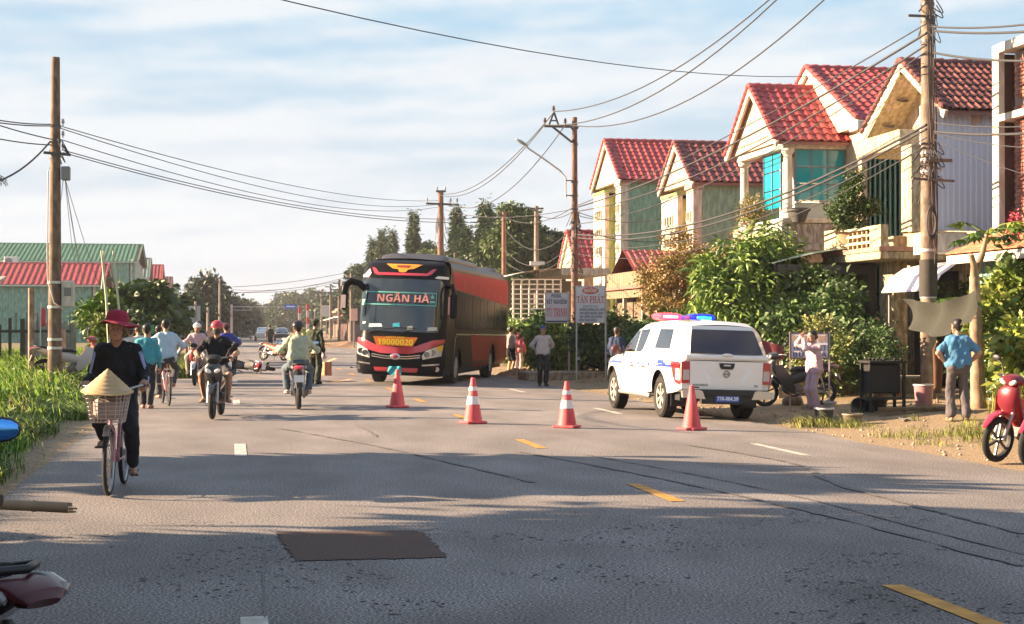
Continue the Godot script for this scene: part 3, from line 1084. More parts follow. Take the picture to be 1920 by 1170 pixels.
	part_box("wall", r, mat(0.22, 0.16, 0.11, 0.9, 0, 1), 14.0, 19.5, 0, 2.9, -49.0, -53.5)
	part_box("verge", r, mat(0.46, 0.13, 0.1, 0.6), 13.5, 13.62, 2.9, 3.02, -48.4, -53.8)
	for k in 3:
		part_box("post", r, mat(0.5, 0.42, 0.33, 0.8), 13.65, 13.77, 0, 2.9, -48.7 - k * 2.4, -48.82 - k * 2.4)
	var r2 := thing("shed", "small shed with pale red pitched roof left of the dry bush", "shed")
	var pr := mat(0.50, 0.14, 0.10, 0.6, 0.0, 1)
	hip_roof_sheet("roof", r2, pr, Vector3(13.9, 2.85, -45.0), Vector3(17.5, 2.85, -45.0), Vector3(0.0, 0.85, -1.3), 0.3)
	hip_roof_sheet("roof", r2, pr, Vector3(13.9, 2.85, -47.6), Vector3(17.5, 2.85, -47.6), Vector3(0.0, 0.85, 1.3), 0.3)
	part_box("fascia", r2, cream, 13.9, 17.5, 2.7, 2.84, -45.02, -45.1)
	part_box("wall", r2, cream, 14.3, 17.2, 0, 2.8, -45.4, -47.3)
	var old := thing("street_house", "low peach gable with red tiles between middle pole and green house", "house")
	part_box("wall", old, mat(0.70, 0.52, 0.40, 0.8, 0, 1), 17.2, 26, 0, 4.4, -72.0, -76.0)
	var og := MB.new()
	gable_wall(og, 17.1, 0.2, -71.9, -76.1, 4.2, 4.4, 6.3)
	obj("gable", og, mat(0.74, 0.60, 0.4, 0.8, 0, 1), old)
	gable_roof(old, 16.8, 26, -71.9, -76.1, 4.4, 6.4, red_tiles(), 0.3, 0, cream)
	var p := thing("pavilion", "white lattice pavilion with curved white roof beyond the signboards", "pavilion")
	var lat := mat(0.80, 0.76, 0.68, 0.7, 0, 0)
	var u0 := -60.0
	for i in 7:
		var xx := 11.35 + i * 0.33
		part_box("post", p, lat, xx, xx + 0.06, 0, 3.55, u0, u0 - 0.06)
	for i in 9:
		part_box("slat", p, lat, 11.3, 13.4, 1.9 + i * 0.2, 1.95 + i * 0.2, u0 + 0.02, u0 - 0.02)
	var rf2 := MB.new()
	for i in 10:
		var t0 := i / 10.0
		var t1 := (i + 1) / 10.0
		rf2.quad(Vector3(10.9 + 2.4 * t0, 3.6 + 0.38 * sin(t0 * PI * 0.55), u0 + 0.4), Vector3(10.9 + 2.4 * t1, 3.6 + 0.38 * sin(t1 * PI * 0.55), u0 + 0.4), Vector3(10.9 + 2.4 * t1, 3.6 + 0.38 * sin(t1 * PI * 0.55), u0 - 5), Vector3(10.9 + 2.4 * t0, 3.6 + 0.38 * sin(t0 * PI * 0.55), u0 - 5), Vector3.UP)
	obj("roof", rf2, mat(0.78, 0.76, 0.72, 0.6, 0, 1, "two"), p)
	part_box("back_roof", p, mat(0.42, 0.42, 0.40, 0.7, 0, 1), 13.3, 15.4, 3.7, 4.0, u0 + 0.3, u0 - 5)
	part_box("back_wall", p, mat(0.2, 0.19, 0.17, 0.8), 11.2, 15.2, 0, 3.6, u0 - 4, u0 - 4.2)
	part_box("tarpaulin", p, mat(0.025, 0.028, 0.035, 0.8), 12.3, 13.6, 1.35, 2.3, u0 + 0.3, u0 + 0.1)
	var gsh := thing("shelter", "green ribbed shelter roof beside the rear of the bus", "shelter")
	hip_roof_sheet("roof", gsh, mat(0.42, 0.50, 0.40, 0.6, 0, 1), Vector3(9.9, 2.7, -61.5), Vector3(11.2, 2.7, -61.5), Vector3(0, 0.9, -2.2), 0.16)
	part_box("fascia", gsh, lat, 9.9, 11.2, 2.55, 2.7, -61.45, -61.55)
	for xx in [10.0, 10.9]:
		part_box("post", gsh, lat, xx, xx + 0.12, 0, 2.6, -61.5, -61.62)
func build_left_houses() -> void:
	var green := mat(0.19, 0.38, 0.28, 0.6, 0, 1)
	var teal := mat(0.24, 0.46, 0.38, 0.6, 0, 1)
	var cream := mat(0.72, 0.66, 0.55, 0.8, 0, 1)
	var gt := [mat(0.10, 0.26, 0.17, 0.6, 0, 1), mat(0.12, 0.30, 0.19, 0.6, 0, 1)]
	var rt := [mat(0.42, 0.07, 0.08, 0.6, 0, 1), mat(0.47, 0.09, 0.095, 0.6, 0, 1)]
	var list := [
		[-10.0, 120.0, 130.0, 4.9, 6.6, rt, teal, "long low house with red tiled roof and green ribbed wall"],
		[-10.0, 164.0, 180.0, 8.6, 10.7, gt, teal, "big house with green tiled roof behind the low red roof"],
		[-9.8, 182.0, 190.0, 7.4, 9.8, [mat(0.17, 0.22, 0.2, 0.7)], teal, "narrow grey gabled house just beyond the big green roof"],
		[-9.4, 205.0, 216.0, 7.0, 10.0, rt, teal, "far green house under a bright red gable"],
		[-9.2, 232.0, 242.0, 7.2, 9.2, [mat(0.2, 0.09, 0.09, 0.6, 0, 1)], teal, "farthest green house with dark maroon roof and balcony"],
	]
	for a in list:
		var h := thing("roadside_house", a[7], "house", Vector3(), 0.0, "houses along the left side of the road")
		var zn: float = -a[1]
		var zf: float = -a[2]
		var b := MB.new()
		wall_box(b, -60.0, a[0] - 0.1, 0, a[3], zn - 0.1, zf)
		obj("wall", b, cream, h)
		var s := MB.new()
		ribbed(s, Vector3(-60, 0, zn - 0.05), Vector3.RIGHT, 60.0 + a[0], Vector3.UP, a[3] - 0.05, Vector3.BACK, 0.45, 0.05)
		obj("side_wall", s, a[6], h)
		var gw := MB.new()
		gable_wall(gw, a[0] - 0.3, 0.3, zn, zf, 0, a[3], a[4] - 0.1)
		obj("gable", gw, cream, h)
		gable_roof(h, -60.0, a[0] + 0.35, zn, zf, a[3], a[4], a[5], 0.45, 0, cream, -1)
		part_box("gutter", h, mat(0.5, 0.55, 0.5, 0.6), -60, a[0] + 0.3, a[3] - 0.22, a[3] - 0.1, zn + 0.3, zn + 0.2)
		for k in 2:
			part_box("window", h, mat(0.05, 0.06, 0.07, 0.3), a[0] - 0.02, a[0] + 0.03, 1.0 + k * 3.0, 2.3 + k * 3.0, zn - 3.0, zn - 5.0)
	var ac := thing("wall_unit", "white air conditioner unit under the green tiled eave", "air conditioner", onz(21, 490, -163.5))
	var ab := MB.new()
	ab.box(Vector3(), Vector3(1.4, 1.0, 0.5), Basis(), 0.04)
	obj("casing", ab, mat(0.7, 0.7, 0.66, 0.5), ac)
	var fan := MB.new()
	fan.lathe([Vector2(0, 0.02), Vector2(0.34, 0.02), Vector2(0.36, 0)], 16, Transform3D(Basis(Vector3.RIGHT, PI / 2), Vector3(-0.2, 0, 0.26)))
	obj("fan_grille", fan, mat(0.25, 0.25, 0.25), ac)
	var bl := thing("roadside_house", "pale green flat topped block beyond the maroon roof", "house", Vector3(), 0.0, "houses along the left side of the road")
	part_box("wall", bl, teal, -30, -9.0, 0, 8.6, -262, -272)
	part_box("roof", bl, mat(0.3, 0.3, 0.28), -30, -8.7, 8.6, 8.9, -261.8, -272)
	part_box("balcony", bl, cream, -9.0, -8.2, 5.2, 5.5, -262, -271)
	for k in 3:
		part_box("window", bl, mat(0.05, 0.06, 0.07, 0.3), -9.02, -8.97, 1.2 + k * 2.4, 2.5 + k * 2.4, -264, -267)
	var sh := thing("shed", "blue ribbed metal shed at the left edge behind the fence", "shed")
	var sb := MB.new()
	ribbed(sb, Vector3(-16.5, 0.3, -52), Vector3.RIGHT, 8.4, Vector3.UP, 2.55, Vector3.BACK, 0.2, 0.035)
	obj("wall", sb, mat(0.30, 0.46, 0.52, 0.5, 0.1, 1), sh)
	var sr := MB.new()
	slab_roof(sr, -17, -7.9, -51.4, 2.85, -56, 3.4, 0.08)
	obj("roof", sr, mat(0.42, 0.42, 0.4, 0.7, 0, 1), sh)
	part_box("edge_beam", sh, mat(0.25, 0.25, 0.24), -17, -7.9, 2.7, 2.78, -51.5, -51.6)
	part_box("brick_base", sh, mat(0.36, 0.16, 0.11, 0.9, 0, 2), -16.5, -8.1, 0.2, 1.1, -51.7, -51.95)
	var tp := thing("tarpaulin", "dark tarpaulin hanging at the left edge beside blue shed", "tarpaulin")
	var tb := MB.new()
	tb.panel(poly([0, 0, 2.6, 0, 2.4, 1.0, 2.45, 2.1, 2.2, 2.75, 0, 2.9]), func(u: float, v: float) -> Vector3: return Vector3(-13.2 + u, 0.3 + v, -46.5 + 0.12 * sin(u * 5.0) + 0.06 * sin(v * 4.0 + u)), 0.2, Vector3.BACK)
	obj("cloth", tb, mat(0.022, 0.024, 0.03, 0.85, 0, 3, "two"), tp)
	tb = MB.new()
	tb.bar(Vector3(-10.95, 0.2, -46.7), Vector3(-10.95, 3.1, -46.7), 0.08, 0.08)
	obj("pole", tb, mat(0.1, 0.09, 0.08), tp)
	var fe := thing("fence", "broken fence of dark stakes and grey ribbed sheet behind the pole", "fence")
	for k in 9:
		var x := -8.6 + k * 0.33
		var hh := rng.randf_range(1.0, 1.7) if k != 2 else 2.2
		part_box("stake", fe, mat(0.05, 0.045, 0.04, 0.9), x, x + rng.randf_range(0.06, 0.16), 0.2, 0.2 + hh, -45.0, -45.1)
	part_box("rail", fe, mat(0.04, 0.035, 0.03), -8.7, -4.6, 1.42, 1.5, -44.95, -45.0)
	var fs := MB.new()
	ribbed(fs, Vector3(-6.1, 0.2, -46), Vector3.RIGHT, 1.6, Vector3.UP, 1.55, Vector3.BACK, 0.16, 0.03)
	obj("sheet", fs, mat(0.35, 0.38, 0.38, 0.5, 0.2, 1), fe)
	for k in 6:
		part_box("rod", fe, mat(0.1, 0.1, 0.1), -6.1 + k * 0.3, -6.07 + k * 0.3, 1.4, 2.0, -45.03, -45.06)
	var st := [[58, 540, 668, "tall pale concrete stake left of the big pole", 0.13, 37.0], [117, 617, 672, "short concrete stub close against the big pole", 0.14, 36.0]]
	for a in st:
		var top := at(a[0], a[1], a[5])
		var bot := at(a[0] + 1, a[2], a[5])
		bot.y = gh(bot.x, bot.z) - 0.1
		var cb := MB.new()
		cb.box((top + Vector3(bot.x, bot.y, bot.z)) / 2, Vector3(a[4], top.y - bot.y, a[4]), basis_y(0.3), 0.015)
		tag(obj("concrete_stake", cb, mat(0.50, 0.37, 0.28, 0.9, 0, 2)), a[3], "stake")
	var bam := [[190, 470, 204, 640, "upright bamboo pole standing in front of the red roof", 40.0], [212, 470, 231, 700, "leaning dark tipped bamboo pole right of the upright one", 40.0], [194, 470, 190, 560, "short thin bamboo prop against the red roof", 46.0]]
	for a in bam:
		var bb := MB.new()
		var p0 := at(a[0], a[1], a[5])
		var p1 := at(a[2], a[3], a[5])
		bb.tube([p0, (p0 + p1) / 2 + Vector3(0.03, 0, 0), p1, p1 + (p1 - p0) * 0.2], [0.025, 0.035, 0.04], 7)
		tag(obj("bamboo_pole", bb, mat(0.42, 0.45, 0.32, 0.7)), a[4], "pole")
	var fl := thing("flag", "small red flag hanging limp by the fence", "flag", at(78, 580, 41.0))
	var fb := MB.new()
	fb.panel(poly([0, 0, 0.12, 0.05, 0.1, 0.5, -0.02, 0.55]), func(u: float, v: float) -> Vector3: return Vector3(u, v - 0.5, 0.05 * sin(v * 9.0)), 0.06, Vector3.BACK)
	obj("cloth", fb, mat(0.45, 0.05, 0.07, 0.8, 0, 0, "two"), fl)
	fb = MB.new()
	fb.bar(Vector3(-0.04, -1.4, 0), Vector3(-0.02, 0.2, 0), 0.03, 0.03)
	obj("staff", fb, mat(0.5, 0.48, 0.42), fl)
func pole_root(label: String, base: Vector3, h: float, r0: float, r1: float, m: Material, group := "") -> Node3D:
	var o := thing("utility_pole", label, "utility pole", base, 0.0, group)
	var s := MB.new()
	s.tube([Vector3(0, -0.3, 0), Vector3(0, h * 0.5, 0), Vector3(0, h, 0)], [r0, (r0 + r1) / 2, r1], 14)
	obj("shaft", s, m, o)
	return o
func strap(o: Node3D, y: float, r: float, m: Material) -> void:
	var s := MB.new()
	s.lathe([Vector2(r, -0.03), Vector2(r + 0.012, -0.03), Vector2(r + 0.012, 0.03), Vector2(r, 0.03)], 14, Transform3D(Basis(), Vector3(0, y, 0)))
	obj("strap", s, m, o)
func insulator(o: Node3D, p: Vector3, s := 1.0, m: Material = null) -> void:
	var b := MB.new()
	b.lathe([Vector2(0.02, 0), Vector2(0.025, 0.08), Vector2(0.07, 0.09), Vector2(0.03, 0.13), Vector2(0.065, 0.14), Vector2(0.03, 0.18), Vector2(0.05, 0.2), Vector2(0, 0.25)], 10, Transform3D(Basis.from_scale(Vector3.ONE * s), p))
	obj("insulator", b, m if m else mat(0.10, 0.05, 0.04, 0.4), o)
func crossarm(o: Node3D, a: Vector3, b: Vector3, m: Material, w := 0.09) -> void:
	var s := MB.new()
	s.bar(a, b, w, w)
	obj("crossarm", s, m, o)
func wire(a: Vector3, b: Vector3, sag: float, r: float, label: String, group := "") -> void:
	var p := []
	var n := 22
	for i in n + 1:
		var t := i / float(n)
		p.append(a.lerp(b, t) + Vector3.DOWN * sag * 4.0 * t * (1.0 - t))
	var s := MB.new()
	s.tube(p, [r], 5, false)
	tag(obj("overhead_wire", s, mat(0.035, 0.035, 0.04, 0.7)), label, "wire", group)
func loops(o: Node3D, at_: Vector3, n: int, r: float, hang: float) -> void:
	for k in n:
		var p := []
		var a := rng.randf() * TAU
		var d := hang * rng.randf_range(0.5, 1.2)
		var y := rng.randf_range(-0.35, 0.35)
		for i in 13:
			var t := i / 12.0
			p.append(at_ + Vector3(cos(a) * (r + 0.18 * sin(t * PI)), y - d * sin(t * PI) * 0.8 + 0.1 * t, sin(a) * (r + 0.18 * sin(t * PI)) + 0.2 * t - 0.1))
		var s := MB.new()
		s.tube(p, [0.012], 5)
		obj("cable_loop", s, mat(0.04, 0.04, 0.045, 0.7), o)
func build_poles() -> void:
	var conc := mat(0.27, 0.205, 0.15, 0.9, 0, 2)
	var pale := mat(0.32, 0.26, 0.21, 0.9, 0, 2)
	var steel := mat(0.09, 0.085, 0.085, 0.5, 0.4)
	var grey := mat(0.45, 0.45, 0.45, 0.5, 0.3)
	var lb := ground_at(-4.0, -36.0)
	var l := pole_root("tall bare concrete pole on the left verge with a white meter box", lb, 7.55, 0.165, 0.095, conc)
	for y in [5.95, 5.6, 5.25]:
		strap(l, y, 0.115, steel)
	crossarm(l, Vector3(-0.25, 5.32, 0.1), Vector3(0.35, 5.28, 0.1), steel, 0.06)
	for k in 3:
		insulator(l, Vector3(0.18, 5.95 - k * 0.28, 0.1), 0.7, grey)
	loops(l, Vector3(0.05, 5.4, 0), 9, 0.12, 0.35)
	var tb := MB.new()
	tb.box(Vector3(0.24, 4.85, 0.05), Vector3(0.2, 0.32, 0.2), Basis(), 0.02)
	obj("junction_box", tb, mat(0.2, 0.2, 0.2, 0.6), l)
	var mb := MB.new()
	mb.box(Vector3(0.3, 2.05, 0.05), Vector3(0.28, 0.62, 0.24), Basis(), 0.03)
	var box := obj("meter_box", mb, mat(0.66, 0.62, 0.54, 0.6, 0, 1), l)
	part_box("meter_window", box, mat(0.2, 0.2, 0.19, 0.2), 0.22, 0.38, 2.0, 2.2, 0.165, 0.18)
	for y in [2.32, 1.75, 1.0, 0.8]:
		strap(l, y, 0.155, mat(0.62, 0.58, 0.5, 0.7))
	var down := MB.new()
	down.tube([Vector3(-0.15, 4.9, 0.1), Vector3(-0.16, 3, 0.12), Vector3(-0.15, 2.4, 0.13), Vector3(0.0, 1.85, 0.2), Vector3(0.2, 1.7, 0.12)], [0.014], 6)
	obj("cable", down, mat(0.55, 0.5, 0.45), l)
	for k in 5:      # service drops fanning out to the houses
		var e: float = [196.0, 160.0, 150.0, 138.0, 96.0][k]
		wire(lb + Vector3(0.2, 4.8 + k * 0.04, 0), at(e, [560.0, 545.0, 505.0, 480.0, 520.0][k], [60.0, 70.0, 80.0, 60.0, 60.0][k]), 0.15, 0.008, "thin service wire from the left pole to the roofs, %s of five" % ["rightmost", "second from right", "middle one", "second from left", "leftmost"][k], "service wires of the left pole")
	var rb := ground_at(14.75, -29.9)
	var r := pole_root("thick concrete power pole wrapped in cables before the cream house", rb, 9.6, 0.18, 0.125, pale)
	for y in [8.5, 8.15, 7.7, 5.3, 5.15, 4.9, 3.2, 2.75, 2.2]:
		strap(r, y, lerpf(0.175, 0.13, y / 9.6), grey if y < 6 else steel)
	crossarm(r, Vector3(-0.75, 8.62, 0.1), Vector3(0.5, 8.66, 0.1), steel)
	crossarm(r, Vector3(-0.5, 8.22, 0.12), Vector3(0.15, 8.22, 0.12), steel, 0.05)
	crossarm(r, Vector3(-0.15, 5.12, 0.2), Vector3(0.45, 5.12, 0.2), steel, 0.07)
	crossarm(r, Vector3(-0.45, 4.72, 0.2), Vector3(0.5, 4.68, 0.2), steel, 0.05)
	for x in [-0.7, -0.5]:
		insulator(r, Vector3(x, 8.7, 0.1), 1.1, grey)
	for k in 4:
		insulator(r, Vector3(0.22, 5.3 - k * 0.22, 0.16), 0.7, grey)
	loops(r, Vector3(0, 8.2, 0), 8, 0.14, 0.3)
	loops(r, Vector3(0, 5.1, 0), 16, 0.17, 0.3)
	loops(r, Vector3(0, 4.5, 0), 6, 0.17, 0.5)
	for k in 4:
		var c := MB.new()
		var a := -0.6 + k * 0.35
		var p := []
		for i in 9:
			p.append(Vector3(sin(a + i * 0.12) * 0.19, 8.4 - i * 0.75, cos(a + i * 0.12) * 0.19 + 0.03 * sin(i * 2.0 + k)))
		c.tube(p, [0.011], 5)
		obj("cable", c, mat(0.05, 0.045, 0.045, 0.7), r)
	var coil := MB.new()
	for k in 4:
		var p := []
		for i in 17:
			var a := TAU * i / 16.0
			p.append(Vector3(-0.05 + cos(a) * 0.11, 3.78 + sin(a) * (0.28 + k * 0.03), 0.22 + k * 0.02))
		coil.tube(p, [0.014], 5)
	obj("cable_coil", coil, mat(0.05, 0.045, 0.045, 0.7), r)
	var wrap := MB.new()
	wrap.lathe([Vector2(0.19, 2.2), Vector2(0.195, 2.6), Vector2(0.185, 3.0)], 14, Transform3D(), true)
	obj("tar_wrap", wrap, mat(0.05, 0.045, 0.04, 0.8, 0, 1), r)
	var mbase := ground_at(12.5, -53.8)
	var m := pole_root("tall pole carrying an A shaped bracket and a street lamp arm", mbase, 9.3, 0.15, 0.10, mat(0.24, 0.15, 0.12, 0.85, 0, 2))
	crossarm(m, Vector3(-1.15, 8.95, 0), Vector3(0.15, 8.95, 0), steel, 0.09)
	crossarm(m, Vector3(-0.85, 8.93, 0.04), Vector3(-0.02, 8.3, 0.04), steel, 0.07)
	crossarm(m, Vector3(-0.98, 8.95, 0.03), Vector3(-0.8, 9.45, 0.03), steel, 0.06)
	crossarm(m, Vector3(-0.6, 8.95, 0.03), Vector3(-0.78, 9.45, 0.03), steel, 0.06)
	crossarm(m, Vector3(-0.9, 9.15, 0.03), Vector3(-0.68, 9.15, 0.03), steel, 0.05)
	for p in [Vector3(-0.79, 9.45, 0), Vector3(-1.12, 9.0, 0), Vector3(-0.35, 9.0, 0)]:
		insulator(m, p, 1.1)
	for y in [8.9, 8.3, 6.9, 6.4, 5.9, 5.4, 3.0]:
		strap(m, y, 0.13, steel)
	for k in 9:
		insulator(m, Vector3(0.14 if k % 2 else -0.14, 5.95 - k * 0.3, 0.1), 0.6, grey)
	loops(m, Vector3(0, 5.4, 0), 14, 0.14, 0.45)
	loops(m, Vector3(0, 3.8, 0), 8, 0.14, 0.4)
	var arm := MB.new()
	arm.tube([Vector3(-0.35, 6.3, 0.05), Vector3(-0.35, 7.05, 0.05), Vector3(-0.55, 7.3, 0.05), Vector3(-1.2, 7.75, 0.05), Vector3(-1.75, 8.1, 0.05), Vector3(-1.85, 8.2, 0.05)], [0.035], 8)
	crossarm(m, Vector3(-0.37, 6.95, 0.05), Vector3(0, 6.95, 0.05), steel, 0.04)
	crossarm(m, Vector3(-0.37, 6.4, 0.05), Vector3(0, 6.4, 0.05), steel, 0.04)
	obj("lamp_arm", arm, grey, m)
	var lh := MB.new()
	lh.ball(Vector3(-2.0, 8.32, 0.05), Vector3(0.28, 0.06, 0.12), Basis(Vector3.BACK, -0.5), 12)
	obj("lamp_head", lh, mat(0.3, 0.33, 0.32, 0.4, 0.3), m)
	var reddish := mat(0.26, 0.15, 0.11, 0.85, 0, 1)
	var grp := "distant poles along the right side"
	var f1 := pole_root("distant reddish pole with transformer arms rising behind the bus roof", ground_at(12.5, -89.6), 9.7, 0.22, 0.17, reddish)
	crossarm(f1, Vector3(-0.9, 9.0, 0.1), Vector3(1.1, 8.95, 0.1), steel, 0.12)
	crossarm(f1, Vector3(-0.3, 9.75, 0.1), Vector3(0.3, 9.75, 0.1), steel, 0.12)
	for x in [-0.85, -0.25, 0.25, 0.6, 1.0]:
		insulator(f1, Vector3(x, 9.05 if absf(x) > 0.5 else 9.75, 0.1), 1.3, grey)
	loops(f1, Vector3(0, 8.2, 0), 8, 0.2, 1.6)
	loops(f1, Vector3(0, 6.8, 0), 6, 0.2, 0.6)
	var f2 := pole_root("plain brown pole in front of the cypress trees", ground_at(12.5, -68.3), 6.9, 0.13, 0.1, reddish, grp)
	crossarm(f2, Vector3(-0.3, 6.8, 0), Vector3(0.3, 6.8, 0), steel, 0.07)
	var f3 := pole_root("grey pole in front of the big round tree", ground_at(12.6, -61.3), 6.6, 0.13, 0.09, mat(0.3, 0.24, 0.2, 0.85, 0, 1), grp)
	crossarm(f3, Vector3(-0.3, 6.5, 0), Vector3(0.3, 6.5, 0), steel, 0.07)
	var jb := MB.new()
	jb.box(Vector3(0, 4.2, 0.15), Vector3(0.6, 0.14, 0.2))
	obj("bracket", jb, grey, f3)
	var dist := [[659, 512, 645, 120.0, "beside the bus mirror"], [636, 524, 640, 160.0, "second beyond the bus mirror"], [620, 532, 640, 190.0, "third beyond the bus mirror"], [603, 543, 640, 230.0, "fourth beyond the bus mirror"], [591, 556, 640, 280.0, "farthest of the row beyond the bus mirror"]]
	for a in dist:
		var top := at(a[0], a[1], a[3])
		var q := pole_root("small distant power pole, " + a[4], Vector3(top.x, -0.2, top.z), top.y + 0.2, 0.17, 0.13, mat(0.2, 0.16, 0.14, 0.85, 0, 1), grp)
		crossarm(q, Vector3(-0.9, top.y - 0.9, 0), Vector3(0.9, top.y - 0.9, 0), steel, 0.12)
		crossarm(q, Vector3(-0.7, top.y - 0.2, 0), Vector3(0.7, top.y - 0.2, 0), steel, 0.12)
		for x in [-0.8, 0.0, 0.8]:
			insulator(q, Vector3(x, top.y - 0.85, 0), 1.4, grey)
	var ldist := [[412, 523, 110.0, "thin distant pole left of the road beside the palm"], [367, 565, 80.0, "short forked pole left of the road"], [390, 576, 85.0, "short grey pole under the dark trees"], [332, 553, 70.0, "leaning pole among the left roadside trees"]]
	for a in ldist:
		var top := at(a[0], a[1], a[2])
		var q := pole_root(a[3], Vector3(top.x, 0, top.z), top.y, 0.1, 0.07, mat(0.36, 0.33, 0.3, 0.85, 0, 1), "poles along the left side")
		crossarm(q, Vector3(-0.3, top.y - 0.2, 0), Vector3(0.3, top.y - 0.15, 0), steel, 0.06)
	var W := func(px0: float, py0: float, d0: float, px1: float, py1: float, d1: float, sag: float, rr: float, label: String, group: String) -> void:
		wire(at(px0, py0, d0), at(px1, py1, d1), sag, rr, label, group)
	var gl := "wires from the left pole across the road"
	var nm := ["topmost", "second from top", "middle", "second from bottom", "lowest"]
	var ls := [[112, 236, 822, 376], [112, 240, 822, 383], [112, 261, 822, 388], [116, 281, 941, 404], [118, 286, 1002, 408]]
	for k in 5:
		W.call(ls[k][0], ls[k][1], 34.7, ls[k][2], ls[k][3], [90.0, 90.0, 90.0, 69.0, 62.0][k], [0.55, 0.75, 0.8, 0.7, 0.75][k], 0.012, "wire from left pole over the road to the far poles, " + nm[k] + " of five", gl)
	var le := [[-340, 92, 98, 233, 0.35], [-340, 118, 98, 236, 0.3], [-340, 84, 100, 262, 0.2], [-340, 130, 100, 272, 0.3]]
	for k in 4:
		W.call(le[k][0], le[k][1], 26.0, le[k][2], le[k][3], 34.7, le[k][4], 0.014, "thin wire entering at the left edge to the left pole, %s of four" % ["top", "second", "third", "bottom"][k], "wires entering left")
	W.call(-260, 240, 24.0, 97, 262, 34.7, 1.0, 0.022, "thick sagging black cable at the left edge below the wires", "")
	W.call(250, -70, 12.0, 1732, 119, 31.0, 0.55, 0.006, "long single wire crossing the whole sky to the right pole", "")
	var hv := "high lines through the A bracket"
	W.call(1040, 209, 54.5, 1705, -260, 31.0, 1.25, 0.02, "high line from the tip of the A bracket towards upper right", hv)
	W.call(1021, 234, 54.5, 1680, -240, 31.0, 1.45, 0.02, "high line from the left insulator of the A bracket, upper right", hv)
	W.call(1061, 233, 54.5, 1790, -260, 31.0, 1.75, 0.02, "lowest high line, from the right insulator of the A bracket", hv)
	W.call(1040, 209, 54.5, 832, 364, 90.0, 0.8, 0.02, "high line from the A bracket tip down to the transformer pole", hv)
	W.call(1021, 234, 54.5, 820, 364, 90.0, 1.0, 0.02, "high line from left insulator down to the transformer pole", hv)
	W.call(1061, 233, 54.5, 840, 378, 90.0, 1.4, 0.02, "high line from right insulator down to the transformer pole", hv)
	var rs := [[1737, 44, 1083, 385, 0.25, 0.016], [1737, 62, 1083, 388, 0.4, 0.028], [1737, 84, 1083, 396, 0.6, 0.022], [1737, 96, 1083, 420, 0.7, 0.014], [1737, 234, 1084, 440, 0.75, 0.03], [1737, 242, 1084, 446, 0.8, 0.026], [1737, 258, 1084, 460, 0.85, 0.014], [1737, 272, 1084, 476, 0.95, 0.012]]
	for k in rs.size():
		W.call(rs[k][0], rs[k][1], 31.2, rs[k][2], rs[k][3], 54.8, rs[k][4], rs[k][5], "cable between the right pole and the middle pole, number %s from the top" % ["one", "two", "three", "four", "five", "six", "seven", "eight"][k], "cables between the two right hand poles")
	var re := [[1748, 50, 2700, -190, 0.45, 0.020], [1752, 58, 2700, -130, 0.4, 0.024], [1752, 99, 2700, -60, 0.5, 0.024], [1752, 230, 2700, 50, 0.45, 0.012], [1752, 247, 2700, 70, 0.4, 0.026], [1752, 250, 2700, 180, 0.45, 0.010], [1752, 262, 2700, 430, 0.4, 0.008]]
	for k in re.size():
		W.call(re[k][0], re[k][1], 31.2, re[k][2], re[k][3], 16.0, re[k][4], re[k][5], "cable from the right pole out over the right edge, number %s from the top" % ["one", "two", "three", "four", "five", "six", "seven"][k], "cables leaving at the right edge")
	var ms := [[1075, 388, 948, 408, 68.5, 0.4], [1075, 396, 1010, 403, 61.5, 0.2], [1075, 424, 948, 430, 68.5, 0.9], [1075, 452, 948, 470, 68.5, 0.8], [1075, 466, 948, 490, 68.5, 0.7], [1075, 392, 830, 392, 90.0, 0.4], [1084, 398, 1240, 410, 60.0, 0.25], [1084, 404, 1172, 400, 66.0, 0.2], [1084, 430, 1300, 445, 56.0, 0.3]]
	for k in ms.size():
		W.call(ms[k][0], ms[k][1], 54.8, ms[k][2], ms[k][3], ms[k][4], ms[k][5], 0.015, "thin cable fanning from the middle pole, number %s" % ["one", "two", "three", "four", "five", "six", "seven", "eight", "nine"][k], "cables fanning from the middle pole")
	for k in 4:
		W.call(436, [549, 543, 538, 548][k], 130.0, [700, 665, 700, 640][k], [512, 515, 500, 528][k], [130.0, 120.0, 130.0, 160.0][k], [0.35, 0.5, 0.3, 0.4][k], 0.02, "far thin wire slung across the road near the horizon, %s" % ["first", "second", "third", "fourth"][k], "far wires across the road")
	var gp := thing("sign_gantry", "distant sign gantry over the road with small blue sign", "gantry")
	var z := -150.0
	var a := onz(434, 640, z)
	var b := onz(577, 640, z)
	part_box("post", gp, mat(0.55, 0.42, 0.38, 0.8), a.x - 0.12, a.x + 0.12, 0, 3.75, z, z - 0.25)
	part_box("post", gp, mat(0.62, 0.42, 0.38, 0.8), b.x - 0.1, b.x + 0.1, 0, 3.75, z, z - 0.2)
	part_box("beam", gp, mat(0.5, 0.5, 0.52, 0.5), a.x, b.x, 3.52, 3.57, z - 0.1, z - 0.2)
	part_box("beam", gp, mat(0.5, 0.5, 0.52, 0.5), a.x, a.x + 2.0, 3.2, 3.24, z - 0.1, z - 0.2)
	var s0 := onz(534, 570, z)
	part_box("sign_board", gp, mat(0.06, 0.14, 0.5, 0.5), s0.x, s0.x + 1.15, 3.35, 3.8, z, z - 0.08)
	part_box("sign_letters", gp, mat(0.7, 0.75, 0.8, 0.5), s0.x + 0.15, s0.x + 1.0, 3.52, 3.64, z + 0.02, z)
